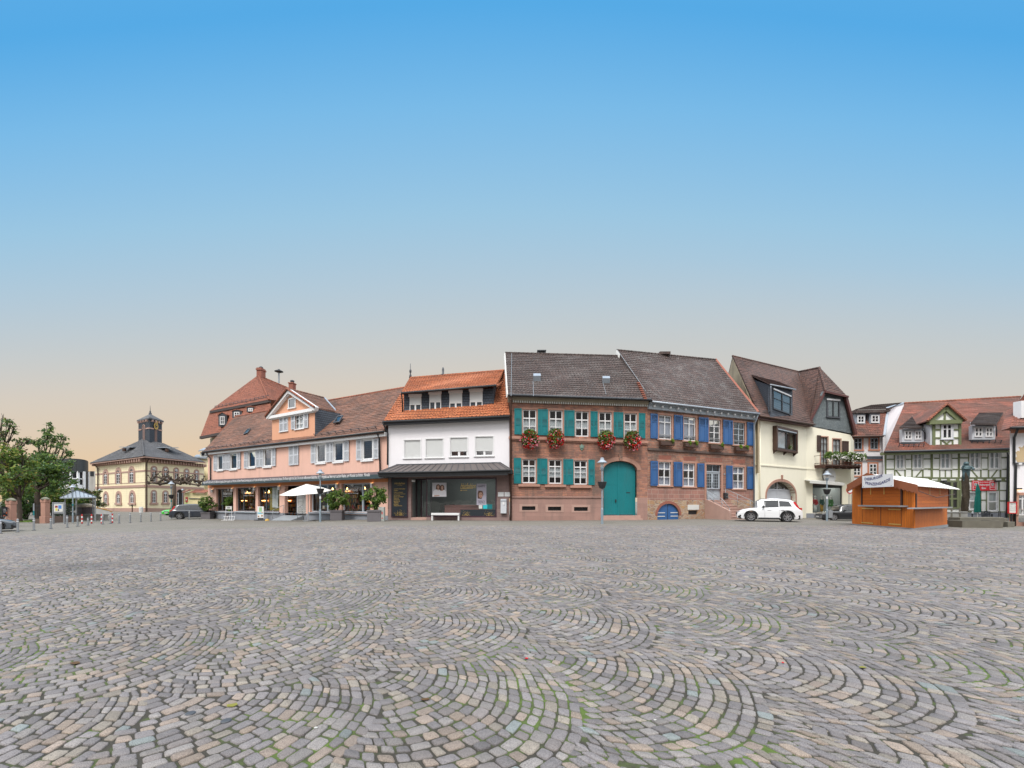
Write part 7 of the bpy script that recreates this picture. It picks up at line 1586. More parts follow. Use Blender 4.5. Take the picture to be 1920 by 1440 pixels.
# ================================================================== FAR RIGHT HOUSE
q = J; F = fpx(1893.5, 30.5, 2000, 30); h = thing('right_edge_house', 'white house cut off by the right edge of the photo, with a sand-coloured bare patch', 'house', F.P(1, -.3))
zE = F.px(*q(880, 400))[1]; win_r = rr(F, q, 872, 1022, 1010, 1215); mb = MB(); wall(mb, F, 0, F.L, F.px(*q(860, 1160))[1], zE, zE, [win_r], .2, 8, sl=(.82, .57), sr=(.82, .57)); mb.build('wall', M['whiteplaster'], h)
zp = F.px(*q(860, 1160))[1]; mb = MB(); wall(mb, F, -.05, F.L, -1, zp, zp, [(win_r[0], zp - .9, win_r[2], zp - .001)], .2); mb.build('plinth', M['sandtrim'], h); surround(F, win_r, .2, 'sandtrim', h, .05, False); win(F, win_r, h, 'white', 3, [(.82, .07)], .08, -.15, cur=None)
MB().rbox(F, rr(F, q, 800, 375, 1100, 420), -.1, .12).build('cornice', M['salmontrim'], h)
r = rr(F, q, 845, 530, 1010, 705); pts = [(r[0] + .1, r[1]), (r[2], r[1]), (r[2], r[3] + .2)]; n = 16
for k in range(n): t = math.pi / 2 * k / n; pts.append((lerp(r[2], r[0], math.sin(t)) + RD.uniform(-.12, .12), lerp(r[1], r[3], math.cos(t) ** .6) + RD.uniform(-.12, .12)))
MB().poly(F, pts, 0, .012).build('bare_patch', plain('sand_render', (.50, .38, .23, 1), .95, .12, 2, .4), h)
MB().rbox(F, rr(F, q, 820, 705, 1010, 712), 0, .15).build('ledge', M['greyplinth'], h)
EL, ER = P(*q(785, 372), 29.9), P(*q(1300, 360), 29.4); K0, K1 = P(*q(832, 180), 32), P(*q(1300, 170), 32); mb = MB(); tiled(mb, EL, ER, K0, K1, .3, .24, .025, .035); mb.prism([EL, ER, K1, K0], V((0, .5, -.1))); mb.build('mansard_roof', M['roofwr'], h); gutter(EL + V((0, -.08, 0)), ER + V((0, -.08, 0)), 'black', h)
T0 = P(*q(930, 40), 38); mb = MB(); tiled(mb, K0 + V((-.1, -.3, .15)), K1 + V((0, -.3, .15)), T0, T0 + V((15, 0, 0)), .3, .24, .02, .035); mb.prism([K0 + V((-.1, -.3, .1)), K1 + V((0, -.3, .1)), K1 + V((0, -.3, -.15)), K0 + V((-.1, -.3, -.15))], V((0, .3, 0))); mb.face(K0, T0, K0 + V((12, 8, 0))); mb.build('upper_roof', M['roofwr'], h)
Fq = Facade((P(*q(898, 200), 30.6).x, 30.6), (P(*q(1200, 200), 30.6).x, 30.6)); r = rr(Fq, q, 900, 110, 1120, 275); MB().rbox(Fq, r, -.5, 0).build('dormer', M['white'], h); MB().fbox(Fq, r[0] + .25, r[2], r[1] + .25, r[3] - .3, .0, .03).build('window', M['darkglass'], h)
pipe([EL + V((.6, 0, -.05)), F.P(.18, zE - .5, .1), F.P(.18, F.px(*q(820, 705))[1], .1), F.P(.28, F.px(*q(820, 740))[1], .1), F.P(.2, -.4, .1)], .07, 'black', h)
o = MB().rbox(F, rr(F, q, 852, 712, 880, 728), .05, .2).build('wall_lamp', M['white'], h); s, z = F.px(*q(875, 960), .2); MB().fbox(F, s - .1, s + .1, z - .06, z + .06, .05, .35).build('floodlight', M['black'], h, bevel=.02)
MB().fbox(F, s - .02, s + .14, z - .075, z - .06, .1, .33).build('lamp_glow', bpy.data.materials['sconce_light'], h)
q = mp(1780, 850, 9.6); r = rr(F, q, 1062, 878, 1203, 1078, .25); o = thing('menu_case', 'red-framed white menu case on a post beside the right-hand house', 'menu board', F.P((r[0] + r[2]) / 2, gz(40), .25)); MB().rbox(F, r, .22, .26).build('sheet', M['offwhite'], o); mb = MB(); w = .05
for a, b in (((r[0], r[1]), (r[0], r[3])), ((r[2], r[1]), (r[2], r[3])), ((r[0] - .025, r[1]), (r[2] + .025, r[1])), ((r[0] - .025, r[3]), (r[2] + .025, r[3]))): mb.beam(F, a, b, w, .2, .3)
mb.build('frame', M['red'], o); MB().fbox(F, (r[0] + r[2]) / 2 - .04, (r[0] + r[2]) / 2 + .04, gz(40), r[1], .15, .22).build('post', M['black'], o)
for k in range(4): ftext(F, ('SPEISEKARTE', 'Suppen  Salate', 'Schnitzel  Fisch', 'Desserts')[k], r[0] + .08, r[3] - .16 - k * .14, o, M['gunmetal'], .265, w=(r[2] - r[0]) * .8, h=.05)
s0 = F.px(*q(1285, 1200))[0]; o = thing('beer_barrel_table', 'dark high-backed chair at the right edge by the house wall', 'chair', F.P(s0 + .4, gz(40), .8)); mb = MB(); z0 = gz(40)
MB().fbox(F, s0, s0 + .8, z0 + .45, z0 + .52, .5, 1.1).build('seat', M['gunmetal'], o); MB().fbox(F, s0, s0 + .8, z0 + .52, z0 + 1.35, .5, .56).build('backrest', M['gunmetal'], o)
for a in (s0 + .03, s0 + .77):
 for d in (.53, 1.07): MB().fbox(F, a - .025, a + .025, z0, z0 + .45, d - .025, d + .025).build('leg', M['gunmetal'], o)
o.name = 'terrace_chair'
# ================================================================== TREES AND SHRUBS
L0 = lambda x, y: (x / 9.6, 900 + y / 9.6)
def tree(name, label, base, H, crowns, nleaf, mats, wts, trunk=.22, size=.3, group=None, lean=(0, 0), aspect=.55, spread=2.7, per=95):
 o = thing(name, label, 'tree', base, group); base = V(base); mb = MB()
 fork = base + V((lean[0] * .4, lean[1] * .4, H * .34)); topc = base + V((lean[0], lean[1], H * .72))
 mb.tube([base + V((0, 0, -.15)), base + V((0, 0, .3)), base.lerp(fork, .5) + V((.06, 0, 0)), fork, fork.lerp(topc, .5) + V((-.1, .05, 0)), topc], [trunk * 1.35, trunk, trunk * .88, trunk * .78, trunk * .5, trunk * .2], 9)
 tk = mb
 for c_, r_, n_ in crowns:
  e = base + V(c_); m_ = fork.lerp(e, .5) + V((RD.uniform(-.25, .25), RD.uniform(-.25, .25), .25))
  tk.tube([fork + V((0, 0, RD.uniform(-.2, .8))), m_, e], [trunk * .42, trunk * .24, trunk * .07], 6)
  for k in range(5):
   d = V((RD.gauss(0, 1), RD.gauss(0, 1), RD.gauss(.3, .8))).normalized(); e2 = e + V((d.x * r_[0], d.y * r_[1], d.z * r_[2])) * .9
   tk.tube([m_.lerp(e, .5), e.lerp(e2, .4) + V((0, 0, .15)), e2], [trunk * .16, trunk * .1, .012], 4)
 tk.build('trunk', M['bark'], o, smooth=True)
 cl = []
 for c_, r_, n_ in crowns:
  e = base + V(c_); k = max(4, int(n_ * nleaf / per)); cen = blob(e, r_, k, .35)     # leaf clumps
  for q_ in cen: cl.append(blob(q_, (size * spread, size * spread, size * spread * .75), per, .1))
 leaves('crown', np.concatenate(cl), size, mats, o, weights=wts, aspect=aspect); return o
def shrub(name, label, base, rad, n, mats, wts, size=.14, group=None, cat='shrub', parent=None, lift=0):
 o = thing(name, label, cat, base, group); base = V(base); mb = MB()
 for k in range(7):
  a = k * .9; mb.tube([base + V((0, 0, -.05)), base + V((math.cos(a) * rad[0] * .3, math.sin(a) * rad[1] * .3, lift + rad[2] * .9)), base + V((math.cos(a) * rad[0] * .7, math.sin(a) * rad[1] * .7, lift + rad[2] * 1.5))], [.03, .022, .008], 5)
 mb.build('stems', M['bark'], o, smooth=True); cl = []
 for q_ in blob(base + V((0, 0, lift + rad[2])), rad, max(5, n // 55), .45): cl.append(blob(q_, (size * 2, size * 2, size * 1.8), 55, .1))
 leaves('leaves', np.concatenate(cl), size, mats, o, weights=wts, aspect=.6); return o
Lm = [M['leaf1'], M['leaf2'], M['leaf3'], M['leaf4'], M['leaf5'], M['leafbrown']]
def at(px, py, Y): p = P(px, py, Y); return p
g1 = V((P(20, 0, 39).x, 39, gz(-40)))
# broad yellow-green tree at the left edge
def cr(base, px, py, Y, rx, ry, rz, n): p = P(px, py, Y); return ((p.x - base.x, p.y - base.y, p.z - base.z), (rx, ry, rz), n)
b = V((P(36, 0, 40).x, 40, gz(-45))); tree('broadleaf_tree', 'broad yellow-green tree at the left edge, overhanging the park gate', b, 5.2,
 [cr(b, 12, 862, 40, 2.0, 1.8, 1.3, 1), cr(b, 42, 856, 40.5, 2.2, 1.8, 1.2, 1), cr(b, 0, 890, 39.5, 1.8, 1.5, 1.5, .9), cr(b, 25, 890, 39, 1.8, 1.5, 1.4, 1), cr(b, 50, 900, 40, 1.6, 1.4, 1.2, .8), cr(b, 28, 920, 41, 1.4, 1.2, 1.1, .6), cr(b, 8, 915, 40, 1.6, 1.2, 1.2, .8)], 640, Lm, [.30, .14, .22, .24, .05, .05], .2, .26)
b = V((P(70, 0, 43).x, 43, gz(-47))); tree('broadleaf_tree', 'dark green tree with a thick straight trunk between the two gate pillars', b, 7,
 [cr(b, 62, 862, 44, 1.5, 1.4, 1.0, .8), cr(b, 80, 870, 44, 2.0, 1.6, 1.2, 1), cr(b, 102, 876, 44, 2.0, 1.6, 1.2, 1), cr(b, 118, 884, 44, 1.4, 1.2, 1.0, .7), cr(b, 88, 896, 43.5, 2.2, 1.6, 1.1, 1), cr(b, 110, 900, 43.5, 1.6, 1.3, 1.0, .8), cr(b, 66, 890, 43.5, 1.6, 1.3, 1.2, .8)], 600, Lm, [.30, .30, .14, .03, .23, 0], .3, .26)
b = V((P(84, 0, 52).x, 52, gz(-57))); tree('slender_tree', 'tall thin-crowned tree rising above the others, sky showing between its boughs', b, 10.5,
 [cr(b, 92, 800, 52, .7, .7, .9, .35), cr(b, 88, 815, 52, 1.0, .9, .8, .45), cr(b, 98, 824, 52, 1.3, .9, .7, .5), cr(b, 120, 822, 52, 1.1, .8, .5, .35), cr(b, 84, 832, 52, 1.2, .9, .7, .45), cr(b, 110, 838, 52, 1.4, .9, .6, .45), cr(b, 76, 846, 52, 1.2, .9, .7, .45), cr(b, 96, 850, 52, 1.4, 1, .7, .5), cr(b, 124, 846, 52, .8, .7, .5, .25), cr(b, 70, 828, 52, .9, .7, .6, .3), cr(b, 128, 852, 52, .5, .5, .5, .2)], 330, Lm, [.30, .22, .12, .0, .36, 0], .2, .27, spread=1.9, per=26)
b = V((P(-14, 0, 50).x, 50, gz(-60))); tree('slender_tree', 'half-bare tree leaning in over the left edge, brown leaves low in its crown', b, 11,
 [cr(b, 6, 786, 50, 1.1, .9, .8, .2), cr(b, 18, 794, 50, 1.0, .8, .7, .2), cr(b, 24, 808, 50, .9, .8, .5, .16), cr(b, 4, 812, 50, 1.2, .8, .8, .25), cr(b, 14, 826, 50, 1.2, .9, .5, .22), cr(b, 38, 830, 50, 1.4, .8, .5, .3), cr(b, 50, 826, 50, .8, .7, .5, .16), cr(b, 24, 838, 50, 1.2, .8, .5, .35)], 330, Lm, [.2, .18, .05, .06, .36, .15], .24, .26, spread=1.8, per=22)
shrub('shrub', 'bright yellow-green bush behind the notice board', V((P(100, 0, 46).x, 46, gz(-48))), (1.7, 1.2, 1.25), 2600, Lm, [.3, .08, .32, .26, .04, 0], .2, lift=.6)
shrub('shrub', 'loose green bush behind the right gate pillar', V((P(126, 0, 47).x, 47, gz(-49))), (1.5, 1.2, 1.1), 1900, Lm, [.36, .12, .25, .2, .07, 0], .2, lift=.8)
shrub('shrub', 'dark evergreen thicket between the gate pillars', V((P(50, 0, 46).x, 46, gz(-48))), (2.2, 1.4, 1.7), 4200, Lm, [.14, .72, .04, 0, .1, 0], .17)
shrub('shrub', 'low dark shrub with pale flecks behind the notice board fence', V((P(122, 0, 43.5).x, 43.5, gz(-46))), (1.6, 1.0, .8), 1900, Lm + [M['petalwhite']], [.14, .62, .04, 0, .14, 0, .06], .15)
shrub('shrub', 'dark shrub mass behind the left park fence', V((P(4, 0, 42).x, 42, gz(-46))), (2.6, 1.6, 1.9), 4200, Lm, [.2, .66, .04, .02, .08, 0], .17)
shrub('shrub', 'dark bush in the shade under the trees at the middle of the park', V((P(84, 0, 47).x, 47, gz(-48))), (3.0, 1.4, 2.0), 4200, Lm, [.2, .66, .04, .02, .08, 0], .18)
b = V((P(46, 0, 58).x, 58, gz(-60))); tree('broadleaf_tree', 'dense dark tree at the back of the park closing the view behind the others', b, 7,
 [cr(b, x_, y_, 58, 2.6, 1.8, 1.7, 1.1) for x_, y_ in ((-8, 868), (14, 880), (36, 868), (60, 880), (84, 878), (104, 888), (4, 908), (30, 915), (58, 912), (86, 915), (108, 912))], 800, Lm, [.3, .42, .1, .06, .12, 0], .3, .32)
shrub('ivy_bush', 'rust and dark green creeper mass against the side of the town hall', V((P(168, 0, 66).x, 66, -.5)), (2.4, 1.4, 2.2), 3600, Lm, [.16, .44, .02, .02, .06, .3], .24)
lw = MB(); lw.add([]); gp = [V((P(x, 0, y).x, y, gz(-40) + .03)) for x, y in ((30, 41), (62, 41), (66, 46), (34, 46))]
n = 2600; cc = np.stack([NR.uniform(gp[0].x - .6, gp[1].x + 1.2, n), NR.uniform(39.5, 45, n), np.full(n, gz(-40) + .06)], 1); o = leaves('grass', cc, .16, [M['leaf3'], M['leaf1']], None, weights=[.6, .4], aspect=.25); o['kind'] = 'stuff'
# pollarded plane tree with horizontal arms
b = G(325, 966); b = V((P(326, 0, 60).x, 60, -.5)); o = thing('pollarded_tree', 'bare pollarded plane tree with long knotted horizontal arms in front of the town hall', 'tree', b); mb = MB()
mb.tube([b, b + V((.05, 0, 2.0)), P(327, 903, 60)], [.22, .17, .2], 9)
arms = [[(327, 903), (318, 902), (308, 897), (296, 905), (279, 906)], [(327, 903), (314, 893), (303, 897), (292, 893), (284, 900)], [(327, 903), (338, 907), (347, 902), (356, 907), (372, 910), (388, 908)], [(327, 903), (335, 896), (344, 905), (352, 897), (365, 901), (380, 902)], [(327, 903), (340, 899), (350, 906), (360, 899), (374, 905)], [(327, 903), (316, 905), (300, 908), (288, 905)]]
for k, A in enumerate(arms):
 pts = [P(x, y, 60 + (k - 2.5) * .35 * j / 3) for j, (x, y) in enumerate(A)]; mb.tube(pts, [.2, .17, .15, .12, .09, .07][:len(pts)], 7)
 for p in pts[1:]:
  mb.sphere(p, .2, 7, 5)
  for j in range(3): d = V((RD.uniform(-.5, .5), RD.uniform(-.3, .3), RD.uniform(.15, .75))); mb.tube([p, p + d], [.06, .025], 4); mb.sphere(p + d, .1, 6, 4)
mb.build('trunk', M['bark'], o, smooth=True)
# ================================================================== STREET FURNITURE ON THE LEFT
def pillar(label, px, Y, ytop):
 x = P(px, 0, Y).x; z = gz(x); b = V((x, Y, z)); o = thing('gate_pillar', label, 'gate pillar', b, 'park gate pillars'); H = P(0, ytop, Y).z - z; w = .22
 mb = MB(); mb.box(b + V((0, 0, .3)), (w * 1.22, w * 1.22, .32)); mb.box(b + V((0, 0, .62 + (H - 1.0) / 2)), (w * .95, w * .95, (H - 1.0) / 2)); mb.box(b + V((0, 0, H - .3)), (w * 1.08, w * 1.08, .14)); mb.build('shaft', M['sandtrim'], o, bevel=.03)
 mb = MB(); mb.lathe(b + V((0, 0, H - .18)), [(w * 1.7, 0), (w * 1.7, .09), (w * .6, .22), (.01, .24)], 4); c_ = mb.build('cap', plain('lichened_capstone', (.17, .17, .13, 1), .9, .25, 4, .4) if 'lichened_capstone' not in bpy.data.materials else bpy.data.materials['lichened_capstone'], o)
 return b, H
p1, H1 = pillar('left gate pillar of red sandstone beside the poster', 21, 33.6, 935); p2, H2 = pillar('right gate pillar of red sandstone beside the notice board', 85, 38.2, 933)
def fence(label, A, B, zt, wallh, n=None):
 A, B = V(A), V(B); o = thing('iron_fence', label, 'fence', (A + B) / 2); L = (B - A).length
 if wallh: MB().prism([A, B, B + V((0, 0, wallh)), A + V((0, 0, wallh))], V((0, .25, 0))).build('base_wall', plain('dull_stone_base', (.17, .125, .10, 1), .9, .2, 2, .3) if 'dull_stone_base' not in bpy.data.materials else bpy.data.materials['dull_stone_base'], o)
 mb = MB(); k = int(L / .13)
 for i in range(k + 1): p = A.lerp(B, i / k) + V((0, .1, 0)); mb.tube([p + V((0, 0, wallh)), p + V((0, 0, zt))], .011, 4)
 for h_ in (wallh + .12, zt - .15): mb.bar(A + V((0, .1, h_)), B + V((0, .1, h_)), .035)
 mb.build('railing', M['gunmetal'], o); return o
z = gz(-40); p = lambda px, Y: V((P(px, 0, Y).x, Y, gz(P(px, 0, Y).x)))
fence('iron fence with the black poster, cut off by the left edge', p(-25, 31.5), p(16, 33.4), 1.55, .25); fence('short iron fence panel left of the right gate pillar', p(62, 37.6), p(80, 38.1), 1.7, .42); fence('long iron fence on a low wall behind the notice board', p(91, 38.4), p(150, 41.5), 1.75, .6)
Fq = fpx(-10, 32.2, 30, 33.9); r = rr(Fq, L0, 38, 485, 132, 655); o = thing('event_poster', 'black event poster with white and orange print on the left park fence', 'poster', Fq.P(r[0], r[1], .1)); MB().rbox(Fq, r, .0, .03).build('board', plain('black_print', (.012, .014, .02, 1), .5), o); W, H = r[2] - r[0], r[3] - r[1]
for st, u, v, w_, h_, m in (('KERB', .1, .70, .5, .09, 'white'), ('LIVE', .1, .52, .6, .12, 'white'), ('im Park', .1, .38, .45, .08, 'offwhite')): ftext(Fq, st, r[0] + W * u, r[1] + H * v, o, M[m], .034, w=W * w_, h=H * h_)
MB().poly(Fq, [(r[0] + W * .62, r[1] + H * .25), (r[0] + W * .85, r[1] + H * .3), (r[0] + W * .8, r[1] + H * .5), (r[0] + W * .68, r[1] + H * .48)], .03, .035).fbox(Fq, r[0] + W * .1, r[0] + W * .5, r[1] + H * .05, r[1] + H * .13, .03, .035).build('orange_print', plain('orange_print', (.55, .11, .03, 1), .5), o)
# notice board
Fq = fpx(95, 36.8, 126, 36.8); r = rr(Fq, L0, 955, 405, 1168, 605); z0 = gz(-39); o = thing('notice_board', 'grey two-legged glass notice board with posters by the park fence', 'notice board', Fq.P((r[0] + r[2]) / 2, z0))
MB().rbox(Fq, r, -.04, .03).build('cabinet', M['iron'], o, bevel=.015); MB().fbox(Fq, r[0] + .13, r[2] - .13, r[1] + .16, r[3] - .16, .03, .05).build('pinboard', M['offwhite'], o)
for a in (r[0] + .03, r[2] - .03): MB().fbox(Fq, a - .04, a + .04, z0, r[3] + .03, -.06, .06).build('leg', M['iron'], o)
for k, (u, v, w_, h_, col) in enumerate(((.1, .55, .32, .3, c(130, 45, 40)), (.5, .4, .38, .5, c(70, 120, 190)), (.15, .12, .25, .35, c(200, 190, 80)), (.45, .1, .14, .22, c(40, 40, 45)))): W, H = r[2] - r[0] - .3, r[3] - r[1] - .36; a, b_ = r[0] + .15 + u * W, r[1] + .18 + v * H; MB().fbox(Fq, a, a + w_ * W, b_, b_ + h_ * H, .05, .056).build('pinned_sheet', plain('pinned_paper', col, .7, .25, 9, 0), o)
# bollards
def bollard(px, yb, yt, label, group='grey steel bollards along the square'):
 g_ = G(px, yb); H = (yb - yt) / 800 * g_.y; o = thing('bollard', label, 'bollard', g_, group); mb = MB()
 mb.lathe(g_, [(.055, 0), (.055, H * .86), (.045, H * .87), (.045, H * .89), (.058, H * .9), (.058, H * .97), (.03, H)], 10); mb.build('post', M['iron'], o, smooth=False)
 MB().lathe(g_, [(.11, 0), (.11, .02), (.06, .04)], 10).build('base_plate', M['gunmetal'], o); mb = MB(); mb.lathe(g_ + V((0, 0, H * .8)), [(.06, 0), (.06, H * .05)], 10); mb.build('reflector_band', M['white'], o)
B2 = lambda x, y: (160 + x / 6, 760 + y / 6)
gb = [(L0(8, 0)[0], 1000.5, 976, 'grey bollard in front of the car at the left edge'), (33.2, 998, 973, 'grey bollard before the open park gate'), (63.5, 994.6, 971.5, 'grey bollard at the foot of the thin sign post'), (95.3, 991.6, 972, 'grey bollard in front of the right gate pillar'), (126, 989.2, 967, 'grey bollard just right of the notice board'), (145.5, 987, 968, 'grey bollard in front of the pavilion post'), (165, 985, 971, 'short grey bollard between the two left red-white posts'), (192.7, 983, 964, 'grey bollard touching the third red-white post'),
      (207.5, 981.8, 962.5, 'grey bollard touching the rightmost red-white post'), (223.5, 981.2, 962, 'grey bollard in front of the left bay of the town hall'), (244, 980, 961.5, 'grey bollard in front of the third town hall window'), (264, 978.7, 961, 'grey bollard just left of the town hall corner'), (283, 977.5, 961, 'grey bollard just right of the town hall corner'), (301, 976.5, 960, 'grey bollard by the green car'), (355, 974, 957, 'grey bollard in front of the dark parked car')]
for a in gb: bollard(*a)
M['whiteband'] = M['white']
for k, (x, yb, yt) in enumerate(((153.8, 982.2, 964), (171.8, 982, 964), (190.5, 982, 964), (210.8, 980.7, 963))):
 g_ = G(x, yb); H = (yb - yt) / 800 * g_.y; o = thing('barrier_post', ('leftmost red and white post, in front of the domed stone block', 'red and white post second from left, near the pavilion', 'red and white post third from left, with a grey bollard behind', 'rightmost red and white post, in front of the town hall')[k], 'post', g_, 'red and white barrier posts')
 mb = MB(); n = 5
 for j in range(n): mb.cm = 0 if j % 2 == 0 else 1; mb.lathe(g_ + V((0, 0, H * j / n)), [(.05, 0), (.05, H / n)], 10)
 mb.build('post', [M['red'], M['white']], o)
 MB().lathe(g_, [(.07, 0), (.07, .03), (.051, .04)], 10).build('base_ring', M['gunmetal'], o)
g_ = G(63.3, 993); o = thing('sign_post', 'thin tall green-banded pole in front of the short fence panel', 'post', g_); H = P(0, 944, g_.y).z - g_.z; MB().tube([g_, g_ + V((0, 0, H))], .035, 8).build('pole', M['iron'], o); MB().tube([g_ + V((0, 0, H * .55)), g_ + V((0, 0, H * .72))], .038, 8).build('sticker_band', M['teal'], o)
# lamps
def lamp(px, yb, yt, label, bowl, w_=1.0, sticker=0, box=False, kk=None):
 g_ = G(px, yb) if kk is None else V((P(px, 0, kk).x, kk, P(0, yb, kk).z)); H = P(0, yt, g_.y).z - g_.z; o = thing('street_lamp', label, 'street lamp', g_, 'grey hooded street lamps'); s = H / 4.3
 mb = MB(); mb.lathe(g_, [(.08 * s, 0), (.08 * s, .95 * s), (.05 * s, 1.05 * s), (.045 * s, 3.5 * s), (.045 * s, 3.62 * s)], 12); mb.build('pole', plain('lamp_blue_grey', (.24, .30, .35, 1), .5, .1, 3, .05, metal=.2) if 'lamp_blue_grey' not in bpy.data.materials else bpy.data.materials['lamp_blue_grey'], o, smooth=False)
 hm = bpy.data.materials['lamp_blue_grey']
 mb = MB(); mb.lathe(g_, [(.07 * s, 3.45 * s), (.13 * s, 3.62 * s), (.13 * s, 3.68 * s), (.10 * s, 3.7 * s)], 14); hd = mb.build('lamp_socket', hm, o)
 MB().lathe(g_, [(.095 * s, 3.7 * s), (.12 * s, 3.96 * s)], 14).build('lamp_glass', M['offwhite'], o); MB().lathe(g_, [(.05 * s, 3.7 * s), (.05 * s, 3.95 * s)], 8).build('lamp_core', M['dark'], o)
 MB().lathe(g_, [(.32 * s, 3.95 * s), (.33 * s, 3.98 * s), (.18 * s, 4.11 * s), (.13 * s, 4.16 * s), (.12 * s, 4.26 * s), (.05 * s, 4.3 * s)], 20).build('lamp_hood', M['zinc'], o, smooth=False)
 if bowl: MB().lathe(g_, [(.06 * s, 2.28 * s), (.17 * s, 2.32 * s), (.24 * s, 2.5 * s), (.30 * s, 2.72 * s), (.29 * s, 2.74 * s), (.25 * s, 2.62 * s), (.06 * s, 2.55 * s)], 16).build('planter_bowl', M['black'], o)
 if sticker: MB().lathe(g_, [(.066 * s, 1.9 * s), (.066 * s, 2.1 * s)], 10).build('sticker', (M['white'], M['teal'], M['red'])[sticker - 1], o)
 if box: MB().box(g_ + V((.22, -.03, .55)), (.16, .1, .3)).build('waste_bin', M['iron'], o, bevel=.02)
lamp(600.5, 979, 880, 'street lamp in front of the bookshop beside the white parasol', True, sticker=1); lamp(1129, 982.5, 858, 'tall street lamp at the left edge of the teal arched gate', True); lamp(1550.5, 977, 883, 'street lamp in front of the fashion shop window, with a bin', True, sticker=1, box=True)
lamp(321.3, 972.5, 902, 'street lamp behind which the dark parked car stands', True, sticker=2, box=True); lamp(136.6, 980, 908, 'street lamp between the notice board and the pavilion', False, sticker=2); lamp(187.4, 959, 916, 'distant street lamp at the left corner of the town hall', True); lamp(342.3, 950, 916, 'small distant street lamp by the town hall portal', False, kk=66)
# pavilion
Yp = 41.5; o = thing('pavilion', 'open square shelter with a blue-grey standing-seam hipped roof', 'pavilion', p(145, Yp))
apx = P(145, 919.5, Yp + 2.2); e = [P(112, 933, Yp), P(181, 931.5, Yp), P(176, 930, Yp + 4.4), P(117, 931, Yp + 4.4)]
mb = MB()
for k in range(4): mb.face(e[k], e[(k + 1) % 4], apx)
mb.face(*[v_ + V((0, 0, -.1)) for v_ in e]); 
for k in range(4): mb.face(e[k], e[(k + 1) % 4], e[(k + 1) % 4] + V((0, 0, -.1)), e[k] + V((0, 0, -.1)))
rf = mb.build('roof', M['zinc'], o); mb = MB()
for k in range(4):
 A, B = e[k], e[(k + 1) % 4]; mb.bar(A, apx, .08)
 for j in range(1, 9):
  t = j / 9; a = A.lerp(B, t); hgt = 1 - abs(2 * t - 1); mb.bar(a, a.lerp(A.lerp(B, .5).lerp(apx, 1.0), hgt * .98) if False else a + (apx - A.lerp(B, .5)) * hgt, .035, .07)
mb.build('seams', M['gunmetal'], rf)
for x, Y in ((143, Yp + .2), (178.6, Yp + .2), (122, Yp + .3), (174, Yp + 4.2)): a = V((P(x, 0, Y).x, Y, gz(-40))); MB().tube([a, V((a.x, a.y, e[0].z))], .055, 8).build('post', M['iron'], o)
# domed stone block and ramp walls
Yd = 46; b = V((P(160.5, 0, Yd).x, Yd, -.5)); o = thing('domed_stone_block', 'squat dark stone block with a pale domed lid under the shelter', 'stone block', b); zt = P(0, 951, Yd).z; MB().lathe(b, [(.72, 0), (.72, zt - b.z)], 24).build('drum', plain('dark_porphyry', (.09, .07, .075, 1), .8, .2, 4, .3), o, smooth=False); mb = MB(); hh = P(0, 944, Yd).z - zt; mb.lathe((b.x, b.y, zt + .003), [(.74, 0), (.66, hh * .55), (.4, hh * .9), (.01, hh)], 24); mb.build('lid', plain('ochre_white_lid', (.55, .47, .36, 1), .8, .15, 3, .2), o, smooth=True)
Fq = fpx(150, 44.5, 196, 44.5); o = MB().fbox(Fq, 0, Fq.L, -.6, P(0, 966, 44.5).z, -.4, 0).fbox(Fq, 0, Fq.L + .05, P(0, 966, 44.5).z, P(0, 964, 44.5).z, -.45, .05).build('low_wall', bpy.data.materials['concrete'], None); tag(o, 'low concrete kerb wall below the domed stone block', 'wall')
Fq = fpx(171, 52, 235, 58); o = thing('ramp_wall', 'low white sloping ramp wall with orange top in front of the town hall', 'wall', Fq.P(1, -.5)); a = Fq.px(172, 951); b_ = Fq.px(204, 958); c2 = Fq.px(234, 959); z0 = -.7
MB().poly(Fq, [(a[0], z0), (b_[0], z0), (b_[0], b_[1]), a], -.2, 0).build('parapet', M['white'], o); MB().poly(Fq, [a, b_, (b_[0], b_[1] + .1), (a[0], a[1] + .1)], -.22, .02).build('coping', plain('orange_ochre', (.62, .33, .08, 1), .7), o)
a = Fq.px(196, 955, -1.5); MB().poly(Fq, [(a[0], z0), (c2[0], z0), (c2[0], c2[1] - .1), a], -1.7, -1.5).build('parapet', M['white'], o); MB().poly(Fq, [a, (c2[0], c2[1] - .1), c2, (a[0], a[1] + .1)], -1.72, -1.48).build('coping', bpy.data.materials['orange_ochre'], o)
b = G(264.5, 961); o = thing('litter_bin', 'white cylindrical litter bin at the town hall corner', 'bin', b); MB().lathe(b, [(.28, 0), (.3, .85), (.32, .88), (.26, .95)], 14).build('drum', M['offwhite'], o); MB().lathe(b + V((0, 0, .95)), [(.26, 0), (.05, .05)], 14).build('lid', M['iron'], o)
b = G(248, 960); o = thing('info_stele', 'slim dark post sign in front of the town hall window', 'sign', b); MB().box(b + V((0, 0, .7)), (.06, .06, .7)).build('post', M['wood'], o); MB().box(b + V((0, -.05, 1.25)), (.14, .03, .12)).build('plate', M['black'], o)
